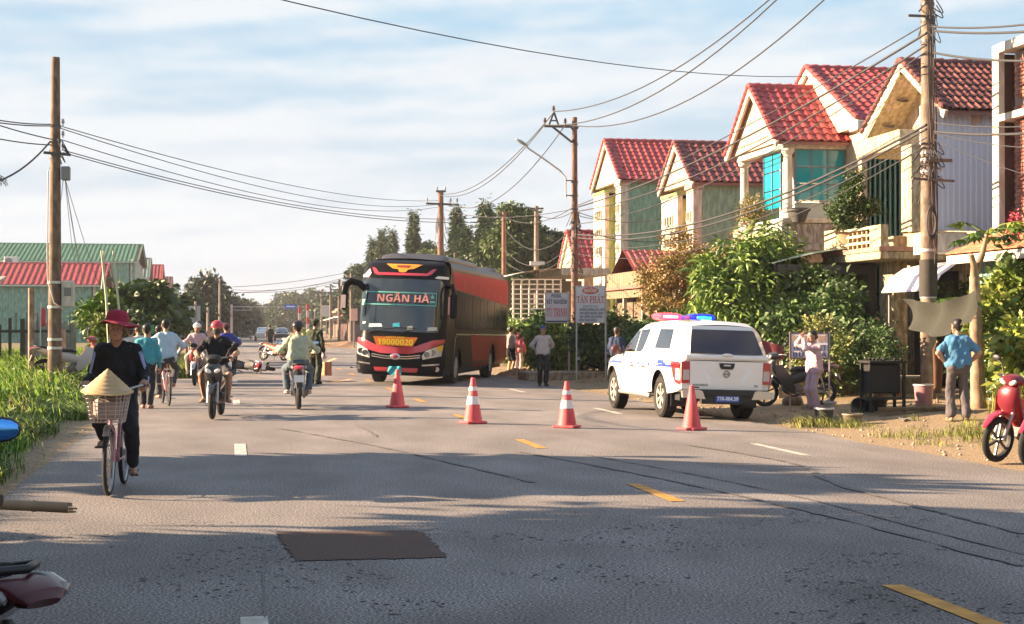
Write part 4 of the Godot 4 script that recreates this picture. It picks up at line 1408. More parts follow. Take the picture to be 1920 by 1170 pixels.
func spray(kind: String, n: int, size: float, m: Material, seed_: int) -> ArrayMesh:
	var r := RandomNumberGenerator.new()
	r.seed = seed_
	var mb := MB.new()
	for i in n:
		var d := Vector3(r.randfn(0, 1), r.randfn(0.15, 0.8), r.randfn(0, 1)).normalized()
		var o := d * size * r.randf_range(0.05, 0.75) + Vector3(r.randfn(0, 0.2), r.randfn(0, 0.2), r.randfn(0, 0.2)) * size
		var l := size * r.randf_range(0.5, 0.9)
		var w := l * 0.26
		match kind:
			"long":
				d = (d + Vector3(0, -0.75, 0)).normalized()
				w = l * 0.13
			"small":
				l *= 0.45
				w = l * 0.3
			"needle":
				d = (d + Vector3(0, -0.6, 0)).normalized()
				w = l * 0.07
		var s := d.cross(Vector3(r.randfn(0, 1), r.randfn(0, 1), r.randfn(0, 1))).normalized()
		var up := s.cross(d).normalized()
		if up.y < 0: up = -up
		var tip := o + d * l + Vector3.DOWN * l * 0.18
		var mid := o + d * l * 0.5 + up * l * 0.05
		var k := r.randf_range(0.75, 1.2)
		mb.col = Color(k, k, k * r.randf_range(0.7, 1.1))
		mb.tri(o, mid + s * w, mid, up + s * 0.3, up + s * 0.3, up)
		mb.tri(o, mid, mid - s * w, up - s * 0.3, up, up - s * 0.3)
		mb.tri(mid, mid + s * w, tip, up, up + s * 0.3, up)
		mb.tri(mid, tip, mid - s * w, up, up, up - s * 0.3)
	return mb.mesh(m)
func tint(a: Color, b: Color) -> Color:
	var c := a.lerp(b, rng.randf())
	var k := rng.randf_range(0.75, 1.25)
	return Color(c.r * k, c.g * k, c.b * k)
func crown(parent: Node, lobes: Array, count: int, mesh: Mesh, ca: Color, cb: Color, gap := -0.1, called := "crown", shell := 0.55) -> void:
	var ts := []
	var cs := []
	var vol := 0.0
	for l in lobes:
		vol += pow(l[1].x * l[1].y * l[1].z, 0.66)
	for l in lobes:
		var n := int(count * pow(l[1].x * l[1].y * l[1].z, 0.66) / vol)
		var light := rng.randf()
		for i in n:
			var d := Vector3(rng.randfn(0, 1), rng.randfn(0, 1), rng.randfn(0, 1)).normalized()
			var k := pow(rng.randf_range(pow(shell, 3.0), 1.0), 0.333)
			var bump := 1.0 + 0.28 * noise.get_noise_3dv((d * 1.0 + l[0]) * 60.0)
			var p: Vector3 = l[0] + d * l[1] * k * bump
			if noise.get_noise_3dv(p * 55.0) < gap:
				continue
			var s := rng.randf_range(0.7, 1.3)
			var b := Basis.from_euler(Vector3(rng.randf_range(-0.5, 0.5), rng.randf() * TAU, rng.randf_range(-0.5, 0.5))).scaled(Vector3.ONE * s)
			ts.append(Transform3D(b, p))
			cs.append(tint(ca, cb))
	scatter(called, mesh, ts, cs, parent).set_meta("kind", "stuff")
func branches(parent: Node, base: Vector3, h: float, r: float, lobes: Array, m: Material, called := "trunk") -> void:
	var mb := MB.new()
	var top := base + Vector3(rng.randfn(0, 0.08) * h, h, rng.randfn(0, 0.08) * h)
	var mid := base.lerp(top, 0.5) + Vector3(rng.randfn(0, 0.05) * h, 0, rng.randfn(0, 0.05) * h)
	mb.tube([base - Vector3.UP * 0.15, base + Vector3.UP * 0.1 * h, mid, top], [r * 1.35, r * 1.05, r * 0.85, r * 0.6], 9)
	obj(called, mb, m, parent)
	for l in lobes:
		var lb := MB.new()
		var c: Vector3 = l[0]
		var s := mid.lerp(top, rng.randf_range(0.3, 1.0))
		lb.tube([s, s.lerp(c, 0.5) + Vector3.DOWN * 0.06 * h, s.lerp(c, 0.85), s.lerp(c, 0.95)], [r * 0.5, r * 0.38, r * 0.22, r * 0.08], 6)
		obj("limb", lb, m, parent)
func leaf_mat(called: String) -> StandardMaterial3D:
	return mat(1, 1, 1, 0.55, 0.0, 0, "leaf")
func lobe(x: float, y: float, z: float, rx: float, ry := 0.0, rz := 0.0) -> Array:
	return [Vector3(x, y, z), Vector3(rx, ry if ry > 0 else rx, rz if rz > 0 else rx)]
func random_lobes(c: Vector3, r: Vector3, n: int, s: float) -> Array:
	var a := [[c, r * 0.7]]
	for i in n:
		var d := Vector3(rng.randfn(0, 1), rng.randfn(0, 1), rng.randfn(0, 1)).normalized()
		var k := rng.randf_range(0.55, 0.9)
		a.append([c + d * r * k, Vector3.ONE * s * rng.randf_range(0.7, 1.25) * minf(r.x, r.y)])
	return a
var leaf := {}
func tree(called: String, label: String, cat: String, base: Vector3, c: Vector3, r: Vector3, n: int, s: float, count: int, kind: String, ca: Color, cb: Color, trunk_r: float, group := "", gap := -0.12) -> Node3D:
	var o := thing(called, label, cat, base, 0.0, group)
	var lo := random_lobes(c, r, n, s)
	branches(o, Vector3(), maxf(c.y - r.y * 0.5, 0.3), trunk_r, lo.slice(1, 6), mat(0.16, 0.11, 0.075, 0.95, 0, 2))
	crown(o, lo, count, leaf[kind], ca, cb, gap)
	return o
func build_trees() -> void:
	var lm := leaf_mat("leaf")
	leaf = {
		"broad": spray("broad", 11, 0.26, lm, 1), "long": spray("long", 12, 0.34, lm, 2), "small": spray("small", 20, 0.24, lm, 3), "coarse": spray("broad", 12, 0.5, lm, 4),
		"tiny": spray("broad", 14, 0.09, lm, 10), "mid": spray("broad", 14, 0.5, lm, 9), "big": spray("broad", 14, 0.85, lm, 5), "mast": spray("long", 16, 0.42, lm, 6), "far": spray("broad", 14, 1.1, lm, 7), "shade": spray("broad", 9, 0.9, lm, 8),
	}
	var dg := Color(0.030, 0.062, 0.018)
	var mg := Color(0.075, 0.14, 0.03)
	var yg := Color(0.20, 0.30, 0.045)
	var p := ground_at(13.6, -37.4)
	var o := thing("broadleaf_tree", "bright yellow green tree with drooping leaves beside the white pickup", "tree", p)
	var lo := [lobe(0, 2.7, 0, 1.2, 1.0, 1.1), lobe(-0.9, 2.3, 0.3, 0.8), lobe(0.9, 2.5, 0.2, 0.9), lobe(0.2, 3.5, 0, 0.75), lobe(-0.6, 3.3, 0.3, 0.65), lobe(0.8, 3.4, -0.2, 0.6), lobe(-1.35, 2.9, 0, 0.5), lobe(1.5, 2.0, 0.3, 0.6), lobe(-0.5, 1.7, 0.6, 0.7), lobe(0.7, 1.5, 0.5, 0.7)]
	branches(o, Vector3(0.1, 0, 0), 2.2, 0.12, lo, mat(0.22, 0.15, 0.09, 0.95, 0, 2))
	crown(o, lo, 1500, leaf.long, mg, yg, -0.2, "crown", 0.4)
	p = ground_at(13.4, -44.0)
	o = thing("dry_bush", "tall dry brown bush between red shed roof and green tree", "bush", p)
	lo = random_lobes(Vector3(0.0, 3.0, 0), Vector3(1.4, 1.6, 1.1), 14, 0.42)
	branches(o, Vector3(), 2.3, 0.10, lo.slice(1, 12), mat(0.24, 0.17, 0.11, 0.95, 0, 2))
	crown(o, lo, 2200, leaf.small, Color(0.26, 0.16, 0.05), Color(0.34, 0.23, 0.08), -0.1, "crown", 0.3)
	crown(o, lo, 260, leaf.small, mg, yg, 0.1, "green_leaves")
	p = ground_at(14.8, -42.0)
	tree("dry_bush", "reddish dry twiggy bush peeping over the green tree", "bush", p, Vector3(0.5, 3.6, 0), Vector3(1.3, 0.7, 0.8), 7, 0.5, 420, "small", Color(0.36, 0.19, 0.08), Color(0.30, 0.22, 0.08), 0.08, "", 0.0)
	var bushes := [
		[11.9, -47.0, 1.0, 1.3, 500, dg, mg, "broad", "leafy green hedge behind the two signboards"],
		[12.6, -43.5, 1.3, 1.15, 650, dg, mg, "broad", "dark round bush right of the white signboard"],
		[13.4, -40.5, 1.5, 1.25, 700, dg, yg, "broad", "dark bush behind the cab of the pickup"],
		[12.7, -39.0, 1.1, 1.2, 500, dg, mg, "broad", "shaded bush behind the rear of the pickup"],
		[15.2, -36.5, 1.4, 1.75, 700, dg, mg, "broad", "deep green shrub under the pale green awning"],
		[14.2, -33.8, 1.2, 1.5, 650, dg, mg, "broad", "dark shrub left of the striped awning"],
		[13.0, -31.0, 0.75, 0.95, 500, mg, Color(0.28, 0.26, 0.09), "small", "yellowish garden shrub behind the black stall table"],
		[13.7, -30.4, 0.75, 0.95, 450, dg, mg, "small", "small dark shrub in front of the power pole"],
		[10.6, -49.0, 0.8, 1.1, 420, mg, yg, "broad", "sunlit bush behind the man in the white shirt"],
		[10.5, -55.0, 0.9, 1.3, 420, mg, yg, "broad", "light green bush beside the rear of the bus"],
		[11.7, -51.5, 0.8, 0.9, 300, mg, yg, "broad", "low yellow green weeds below the white signboard"],
		[11.4, -56.0, 1.0, 1.3, 500, dg, mg, "broad", "dark hedge beyond the rear corner of the bus, first"],
		[12.0, -61.0, 1.3, 1.6, 600, dg, mg, "broad", "dark hedge beyond the bus, second from the front"],
		[12.6, -66.0, 1.5, 1.9, 600, dg, mg, "broad", "dark hedge beyond the bus, third from the front"],
		[13.2, -72.0, 1.7, 2.2, 600, dg, mg, "broad", "dark hedge beyond the bus, farthest"],
		[16.6, -30.6, 0.9, 1.6, 500, dg, mg, "broad", "leafy bush below the orange roof"],
		[15.1, -26.7, 0.95, 1.6, 650, mg, Color(0.30, 0.32, 0.05), "broad", "sunlit yellow green bush at the right edge"],
		[14.4, -25.2, 0.6, 0.9, 350, mg, Color(0.30, 0.32, 0.05), "broad", "low leafy bush above the red motorbikes"],
		[16.0, -27.5, 0.9, 2.3, 500, dg, mg, "broad", "tall green bush against the lit wall"],
	]
	rng.seed = 55
	for a in bushes:
		var b := ground_at(a[0], a[1])
		tree("bush", a[8], "bush", b, Vector3(0, a[3] * 0.85, 0), Vector3(a[2], a[3] * 0.85, a[2] * 0.9), 8, 0.45, a[4] * 1.2, a[7], a[5], a[6], 0.05, "", -0.2)
	var pb := ground_at(14.0, -26.3)
	var pa := thing("papaya_tree", "papaya tree with pale ringed trunk beside the man in blue", "tree", pb)
	var tr := MB.new()
	var pts := []
	var rad := []
	for i in 22:
		var y := i * 0.085
		pts.append(Vector3(-0.08 * i / 21.0, y * 1.45 - 0.1, 0))
		rad.append(0.15 - 0.0028 * i + (0.007 if i % 2 else 0.0))
	tr.tube(pts, rad, 12)
	obj("trunk", tr, mat(0.50, 0.37, 0.26, 0.9, 0, 2), pa)
	for q in [[Vector3(-0.08, 2.5, 0), Vector3(0.18, 3.3, 0), 0.06], [Vector3(-0.08, 2.45, 0), Vector3(-0.2, 2.9, 0.1), 0.07]]:
		var lb := MB.new()
		lb.tube([q[0], q[0].lerp(q[1], 0.5) + Vector3(0.03, 0, 0), q[1]], [q[2] * 1.3, q[2], q[2] * 0.7], 8)
		obj("limb", lb, mat(0.46, 0.35, 0.24, 0.9, 0, 2), pa)
	for i in 19:
		var a := TAU * i / 11.0 + rng.randf() * 0.4
		var low := i >= 14
		var hub := Vector3(0.18, 3.3, 0) if not low else Vector3(-0.2, 2.0, 0.15)
		var d := Vector3(cos(a), rng.randf_range(-0.25, 0.45) if not low else rng.randf_range(-0.1, 0.2), sin(a)).normalized()
		var e := hub + d * rng.randf_range(0.35, 0.6)
		var lf := MB.new()
		lf.tube([hub, hub.lerp(e, 0.6) + Vector3.UP * 0.05, e], [0.012, 0.01, 0.008], 5)
		var x := d.cross(Vector3.UP).normalized()
		var up := x.cross(d).normalized()
		for k in 7:
			var t := (k - 3) * 0.52
			var ld := (d * cos(t) + x * sin(t) + Vector3.DOWN * 0.35).normalized()
			var s := ld.cross(up).normalized()
			var l := 0.3 - absf(k - 3) * 0.03
			var m1 := e + ld * l * 0.45 + up * 0.02
			var tip := e + ld * l + Vector3.DOWN * 0.05
			lf.tri(e, m1 + s * 0.055, tip, up, up + s * 0.4, up)
			lf.tri(e, m1 - s * 0.055, tip, up, up - s * 0.4, up)
		var gm := mat(0.10, 0.19, 0.03, 0.5, 0, 0, "leaf") if i % 3 else mat(0.24, 0.30, 0.05, 0.5, 0, 0, "leaf")
		obj("leaf", lf, gm, pa)
	var fb := ground_at(15.9, -27.0)
	var fl := thing("flowering_shrub", "thin shrub with upright pink flower spikes before the orange roof", "shrub", fb)
	for k in 4:
		var b := MB.new()
		var x := -0.5 + k * 0.42
		var top := Vector3(x - 0.25, 3.5 + 0.15 * (k % 2), 0)
		b.tube([Vector3(0.1, 0, 0), Vector3(x * 0.5, 1.6, 0), Vector3(x, 2.9, 0), top], [0.04, 0.03, 0.02, 0.01], 6)
		obj("stem", b, mat(0.2, 0.14, 0.08, 0.9), fl)
		crown(fl, [lobe(x, 2.75, 0, 0.35, 0.4, 0.3)], 90, leaf.broad, dg, mg, -0.5, "leaves", 0.1)
		crown(fl, [[top, Vector3(0.05, 0.24, 0.05)]], 60, leaf.tiny, Color(0.42, 0.05, 0.11), Color(0.5, 0.10, 0.16), -0.9, "flowers", 0.1)
	var pt := thing("potted_tree", "potted conifer-like bonsai standing on the cream house balcony", "potted plant", Vector3(15.95, 3.56, -36.7))
	var pm := MB.new()
	pm.lathe([Vector2(0.26, 0), Vector2(0.4, 0.45), Vector2(0.44, 0.5), Vector2(0.36, 0.5), Vector2(0, 0.46)], 16)
	obj("pot", pm, mat(0.42, 0.28, 0.17, 0.8, 0, 1), pt)
	branches(pt, Vector3(0, 0.45, 0), 1.3, 0.05, [lobe(0, 1.1, 0, 0.3)], mat(0.16, 0.11, 0.075, 0.95))
	crown(pt, [lobe(-0.3, 1.0, 0, 0.35, 0.2), lobe(0.35, 1.15, 0, 0.4, 0.2), lobe(-0.1, 1.45, 0, 0.3, 0.18), lobe(0.1, 1.8, 0, 0.18, 0.3), lobe(0, 0.65, 0, 0.35, 0.18)], 420, leaf.small, dg, mg, -0.4, "foliage", 0.2)
	var pd := thing("potted_plant", "small dry grassy plant in the balcony of the turquoise house", "potted plant", Vector3(16.3, 4.7, -45.2))
	crown(pd, [lobe(0, 0.5, 0, 0.5, 0.5)], 120, leaf.small, Color(0.32, 0.2, 0.08), Color(0.2, 0.2, 0.06), -0.3, "foliage", 0.1)
	pm = MB.new()
	pm.lathe([Vector2(0.18, 0), Vector2(0.26, 0.3), Vector2(0, 0.3)], 12)
	obj("pot", pm, mat(0.3, 0.2, 0.15, 0.8), pd)
	var mast := [[776, 408, 478, 150.0, 14, "alone, left of the transformer pole"], [858, 397, 540, 120.0, 18, "right of the transformer pole"], [910, 385, 560, 110.0, 28, "the tallest, before the round tree"], [876, 430, 560, 118.0, 12, "small, between the two taller ones"], [716, 437, 545, 170.0, 14, "left of the bus roof, middle of its cluster"], [735, 438, 545, 165.0, 14, "left of the bus roof, right of its cluster"], [698, 455, 560, 172.0, 14, "left of the bus roof, left of its cluster"]]
	for a in mast:
		var top := at(a[0], a[1], a[3])
		var base := Vector3(top.x, 0, top.z)
		var w: float = a[4] / FOCAL * a[3] * 0.85
		var m := thing("mast_tree", "dark narrow weeping mast tree, " + a[5], "tree", base, 0.0, "narrow mast trees behind the bus")
		branches(m, Vector3(), top.y * 0.8, 0.2, [], mat(0.15, 0.11, 0.08, 0.95))
		var lo2 := []
		for k in 9:
			var t := k / 8.0
			lo2.append([Vector3(rng.randfn(0, 0.12) * w, lerpf(top.y * 0.25, top.y - 0.5, t), rng.randfn(0, 0.12) * w), Vector3(w * lerpf(1.15, 0.22, pow(t, 1.5)), top.y * 0.09, w * lerpf(1.15, 0.22, pow(t, 1.5)))])
		crown(m, lo2, 2600, leaf.mast, Color(0.028, 0.058, 0.02), Color(0.07, 0.11, 0.038), -0.7, "crown", 0.4)
	var rounds := [
		[968, 462, 100.0, 1.75, 2.6, "tall round grey green tree behind the poles", Color(0.06, 0.10, 0.035), Color(0.12, 0.17, 0.06)],
		[1020, 488, 104.0, 2.0, 2.3, "broad dark tree right of the tall round one", Color(0.03, 0.05, 0.022), Color(0.06, 0.09, 0.035)],
		[952, 520, 100.0, 1.3, 1.4, "dense tree lower left of the tall round one", Color(0.04, 0.07, 0.025), Color(0.09, 0.13, 0.045)],
		[1050, 490, 112.0, 1.6, 2.0, "dark rounded tree nearest the middle pole", Color(0.03, 0.05, 0.022), Color(0.06, 0.09, 0.035)],
		[812, 492, 150.0, 2.0, 1.8, "pale green tree between mast tree and transformer pole", Color(0.09, 0.14, 0.04), Color(0.16, 0.2, 0.06)],
		[838, 515, 140.0, 2.2, 1.8, "bushy tree just above the bus roof", Color(0.06, 0.1, 0.03), Color(0.12, 0.16, 0.05)],
		[704, 520, 165.0, 1.9, 2.4, "bushy tree rising left of the bus roof", Color(0.05, 0.09, 0.03), Color(0.10, 0.14, 0.05)],
		[676, 560, 150.0, 1.8, 3.0, "dark tree behind the bus mirror", Color(0.04, 0.07, 0.03), Color(0.09, 0.12, 0.05)],
		[880, 540, 115.0, 3.0, 2.4, "low dark tree behind the rear of the bus", Color(0.03, 0.05, 0.02), Color(0.07, 0.1, 0.035)],
	]
	for a in rounds:
		var c := at(a[0], a[1], a[2])
		var base := Vector3(c.x, 0, c.z)
		tree("round_tree", a[5], "tree", base, Vector3(0, c.y, 0), Vector3(a[3], a[4], a[3]), 13, 0.42, 1900, "mid", a[6], a[7], 0.25, "trees behind the bus", -0.25)
	var lefts := [
		[265, 580, 62.0, 1.05, 0.8, "layered spreading tree behind the red hat", Color(0.035, 0.065, 0.02), Color(0.08, 0.13, 0.03), "coarse", 700],
		[305, 596, 66.0, 1.0, 0.7, "spreading tree right of the layered one", Color(0.035, 0.065, 0.02), Color(0.08, 0.13, 0.03), "coarse", 600],
		[250, 618, 58.0, 0.8, 0.6, "lower branches of trees over the green sign", Color(0.03, 0.055, 0.02), Color(0.07, 0.11, 0.03), "coarse", 400],
		[350, 590, 90.0, 1.3, 0.9, "dark tree over the small white notice board", Color(0.03, 0.05, 0.025), Color(0.06, 0.09, 0.04), "coarse", 500],
		[192, 590, 44.0, 0.42, 0.5, "broad leaved climbing plant over the grey sheet fence", Color(0.07, 0.13, 0.02), Color(0.17, 0.24, 0.04), "broad", 420],
		[210, 630, 43.0, 0.38, 0.6, "leafy creeper hanging below the climbing plant", Color(0.08, 0.12, 0.02), Color(0.18, 0.2, 0.04), "broad", 350],
	]
	for a in lefts:
		var c := at(a[0], a[1], a[2])
		tree("verge_tree", a[5], "tree", ground_at(c.x, c.z), Vector3(0, c.y - gh(c.x, c.z), 0), Vector3(a[3], a[4], a[3]), 8, 0.55, a[9], a[8], a[6], a[7], 0.07, "", -0.1)
	var av := [[385, 590, 150.0, 2.4, 2.4, "clipped dark avenue tree, nearest on the left"], [405, 588, 180.0, 2.8, 2.8, "dark avenue tree, second on the left"], [425, 592, 215.0, 3.0, 3.0, "dark avenue tree, third on the left"], [452, 600, 260.0, 2.6, 2.6, "far dark avenue tree, last on the left"]]
	for a in av:
		var c := at(a[0], a[1], a[2])
		tree("avenue_tree", a[5], "tree", Vector3(c.x, 0, c.z), Vector3(0, c.y, 0), Vector3(a[3], a[4], a[3]), 10, 0.5, 700, "big", Color(0.022, 0.035, 0.022), Color(0.045, 0.06, 0.035), 0.2, "dark avenue trees on the left", -0.4)
	for a in [[388, 543, 620, 170.0, "palm crown rising above the dark avenue trees"], [2, 330, 470, 52.0, "palm with drooping fronds cut by the left edge"]]:
		var c := at(a[0], a[1], a[3])
		var big: float = 2.6 if a[3] > 100.0 else 0.75
		if a[3] < 100.0:
			c += Vector3(-0.45, 0, 0)
		var t := thing("palm_tree", a[4], "tree", Vector3(c.x, 0, c.z))
		var tb := MB.new()
		tb.tube([Vector3(), Vector3(0.1, c.y * 0.5, 0), Vector3(0, c.y, 0)], [0.22, 0.16, 0.13], 8)
		obj("trunk", tb, mat(0.22, 0.18, 0.14, 0.9), t)
		for k in 15:
			var a2 := TAU * k / 15.0 + rng.randf() * 0.3
			var rise := rng.randf_range(-0.1, 0.9)
			var fm := MB.new()
			var last := Vector3(0, c.y, 0)
			var dir := Vector3(cos(a2), rise, sin(a2)).normalized()
			for s in 8:
				var nx := last + dir * big * 0.13
				dir = (dir + Vector3.DOWN * 0.17).normalized()
				var x := dir.cross(Vector3.UP).normalized()
				for sd: float in [-1.0, 1.0]:
					var tip := (last + nx) / 2 + x * sd * big * 0.16 * (1.0 - absf(s - 3.0) / 6.0) + Vector3.DOWN * big * 0.09 + dir * big * 0.05
					fm.tri(last, nx, tip, Vector3.UP, Vector3.UP, Vector3.UP + x * sd)
				last = nx
			obj("frond", fm, mat(0.055, 0.08, 0.035, 0.6, 0, 0, "leaf"), t)
	var shade := [
		[-9.5, -10.9, 5.2, 4.6, 3.4, 2200, "large shade tree left of the camera"],
		[-9.0, -3.0, 5.0, 4.4, 3.2, 1600, "second large shade tree left of the camera"],
		[-10.5, 3.0, 5.5, 4.5, 3.4, 1200, "third large shade tree left of the camera"],
		[-7.0, -18.6, 3.0, 1.55, 1.35, 420, "small round shade tree left of the bicycle"],
	]
	rng.seed = 77
	for a in shade:
		tree("shade_tree", a[6], "tree", ground_at(a[0], a[1]), Vector3(0, a[2], 0), Vector3(a[3], a[4], a[3]), 9, 0.5, a[5], "shade", dg, mg, 0.25, "", -0.35)
func blades(n: int, h: float, spread: float, lean: float, m: Material, seed_: int) -> ArrayMesh:
	var r := RandomNumberGenerator.new()
	r.seed = seed_
	var mb := MB.new()
	for i in n:
		var a := r.randf() * TAU
		var o := Vector3(r.randfn(0, spread), 0, r.randfn(0, spread))
		var d := Vector3(cos(a), 0, sin(a))
		var s := Vector3(-d.z, 0, d.x)
		var hh := h * r.randf_range(0.5, 1.1)
		var w := h * 0.010 + 0.0025
		var p1 := o + Vector3.UP * hh * 0.55 + d * hh * lean * 0.25
		var p2 := o + Vector3.UP * hh * (1.0 - lean * 0.3) + d * hh * lean
		var k := r.randf_range(0.7, 1.25)
		mb.col = Color(k * r.randf_range(0.9, 1.15), k, k)
		var nn := Vector3.UP * 0.6 + d * 0.5
		mb.tri(o - s * w, o + s * w, p1 + s * w * 0.8, nn, nn, nn)
		mb.tri(o - s * w, p1 + s * w * 0.8, p1 - s * w * 0.8, nn, nn, nn)
		mb.tri(p1 - s * w * 0.8, p1 + s * w * 0.8, p2, nn, nn, nn)
	return mb.mesh(m)
func build_verge() -> void:
	var lm := leaf_mat("grass")
	var tall := blades(36, 0.44, 0.16, 0.45, lm, 31)
	var short := blades(30, 0.22, 0.12, 0.7, lm, 32)
	var ts := []
	var cs := []
	for i in 9000:
		var u := 13.0 + 49.0 * pow(rng.randf(), 1.4)
		var x := rng.randf_range(-2.6, -10.0)
		var p := ground_at(x, -u)
		var k := noise.get_noise_2d(x * 24.0, u * 10.0)
		var edge := x + 2.6 if u > 20.0 else x + 2.2
		if rng.randf() > smoothstep(0.0, -1.6, edge) * smoothstep(-0.35, 0.2, k + 0.12):
			continue
		if u > 32.0 and x > -5.6 and u < 40.0:
			if rng.randf() < 0.65: continue
		var s := rng.randf_range(0.6, 1.25)
		ts.append(Transform3D(Basis(Vector3.UP, rng.randf() * TAU).scaled(Vector3(s, s * rng.randf_range(0.8, 1.25), s)), p))
		cs.append(tint(Color(0.12, 0.28, 0.02), Color(0.29, 0.42, 0.05)) if rng.randf() < 0.93 else tint(Color(0.4, 0.34, 0.14), Color(0.3, 0.22, 0.1)))
	var gt := scatter("tall_grass", tall, ts, cs)
	tag(gt, "tall bright green grass on the left verge", "grass", "", "stuff")
	ts = []
	cs = []
	for i in 16000:
		var u := rng.randf_range(9.0, 80.0)
		var x := -2.45 - absf(rng.randfn(0, 1.6))
		if x < -9.0: continue
		var k := noise.get_noise_2d(x * 40.0, u * 14.0)
		if k < -0.18 + 0.35 * smoothstep(-3.0, -2.4, x): continue
		var s := rng.randf_range(0.6, 1.5)
		ts.append(Transform3D(Basis(Vector3.UP, rng.randf() * TAU).scaled(Vector3.ONE * s), ground_at(x, -u)))
		cs.append(tint(Color(0.08, 0.16, 0.022), Color(0.22, 0.30, 0.05)))
	tag(scatter("short_grass", short, ts, cs), "short grass and weeds along the left edge of the road", "grass", "", "stuff")
	ts = []
	cs = []
	for i in 900:
		var u := rng.randf_range(12.0, 60.0)
		var x := -3.1 - absf(rng.randfn(0, 1.4))
		if noise.get_noise_2d(x * 30.0 + 50.0, u * 12.0) < 0.02: continue
		ts.append(Transform3D(Basis(Vector3.UP, rng.randf() * TAU).scaled(Vector3.ONE * rng.randf_range(0.5, 1.0)), ground_at(x, -u) + Vector3.UP * 0.1))
		cs.append(tint(Color(0.05, 0.10, 0.02), Color(0.12, 0.19, 0.035)))
	tag(scatter("broadleaf_weeds", leaf.broad, ts, cs), "low broad leaved weeds among the verge grass", "weeds", "", "stuff")
	ts = []
	cs = []
	for i in 500:
		var p := at(rng.randf_range(296, 350), 640, rng.randf_range(46.0, 60.0))
		ts.append(Transform3D(Basis(Vector3.UP, rng.randf() * TAU).scaled(Vector3.ONE * rng.randf_range(0.9, 1.7)), ground_at(p.x, p.z)))
		cs.append(tint(Color(0.13, 0.22, 0.03), Color(0.28, 0.34, 0.07)))
	tag(scatter("reeds", tall, ts, cs), "tall pale green reeds left of the road by the schoolchildren", "reeds", "", "stuff")
	var tufts := [[1525, 800, 20, 1.3], [1555, 800, 10, 1.0], [1590, 800, 14, 0.9], [1630, 805, 8, 0.8], [1700, 822, 14, 0.9], [1735, 835, 8, 0.7], [1800, 815, 14, 1.0], [1830, 822, 20, 1.2], [1850, 800, 10, 1.0], [1560, 790, 10, 1.0]]
	var k2 := 0
	ts = []
	cs = []
	for a in tufts:
		for i in a[2] / 2:
			var p := g(a[0], a[1]) + Vector3(rng.randfn(0, 0.16), 0, rng.randfn(0, 0.22))
			p.y = gh(p.x, p.z)
			ts.append(Transform3D(Basis(Vector3.UP, rng.randf() * TAU).scaled(Vector3.ONE * a[3] * rng.randf_range(0.6, 1.3)), p))
			cs.append(tint(Color(0.20, 0.26, 0.04), Color(0.36, 0.33, 0.10)))
	for i in 700:
		var p := ground_at(rng.randf_range(10.0, 16.0), -rng.randf_range(17.0, 60.0))
		if noise.get_noise_2d(p.x * 40.0, p.z * 40.0) < 0.15: continue
		ts.append(Transform3D(Basis(Vector3.UP, rng.randf() * TAU).scaled(Vector3.ONE * rng.randf_range(0.3, 0.8)), p))
		cs.append(tint(Color(0.16, 0.2, 0.04), Color(0.36, 0.30, 0.12)))
	tag(scatter("shoulder_grass", short, ts, cs), "yellowing grass tufts along the right dirt shoulder", "grass", "", "stuff")
	ts = []
	cs = []
	for i in 90:
		var p := at(rng.randf_range(1882, 1925), 640, rng.randf_range(25.0, 26.5))
		ts.append(Transform3D(Basis(Vector3.UP, rng.randf() * TAU).scaled(Vector3(0.7, rng.randf_range(1.3, 2.0), 0.7)), ground_at(p.x, p.z)))
		cs.append(tint(Color(0.30, 0.30, 0.06), Color(0.42, 0.36, 0.1)))
	tag(scatter("lemongrass", tall, ts, cs), "upright yellow stalks of grass above the red motorbikes", "grass", "", "stuff")
	var sm := MB.new()
	sm.ball(Vector3(), Vector3(0.5, 0.32, 0.42), Basis(), 8)
	var stone := sm.mesh(mat(0.42, 0.36, 0.28, 0.9, 0, 1))
	ts = []
	for i in 1300:
		var right := rng.randf() < 0.65
		var p := ground_at(9.3 + absf(rng.randfn(0, 1.4)) if right else -2.2 - absf(rng.randfn(0, 0.35)), -rng.randf_range(9.0, 60.0))
		var s := rng.randf_range(0.02, 0.07) * (1.0 if rng.randf() < 0.97 else 1.8)
		ts.append(Transform3D(Basis.from_euler(Vector3(rng.randf(), rng.randf() * TAU, 0)).scaled(Vector3.ONE * s), p))
	tag(scatter("gravel", stone, ts, []), "scattered stones along both road shoulders", "gravel", "", "stuff")
func profile_at(a: Array, t: float) -> float:   # [t0, v0, t1, v1 ...] rising t
	if t <= a[0]: return a[1]
	for i in range(2, a.size(), 2):
		if t <= a[i]:
			var k: float = (t - a[i - 2]) / (a[i] - a[i - 2])
			return lerpf(a[i - 1], a[i + 1], k)
	return a[-1]
func arch(z: float, y: float, r: float, floor_y: float) -> Array:
	var a := []
	var s := asin(clampf((floor_y - y) / r, -1.0, 1.0))
	for i in 13:
		var t := lerpf(s, PI - s, i / 12.0)
		a.append(z + cos(t) * r)
		a.append(y + sin(t) * r)
	return a
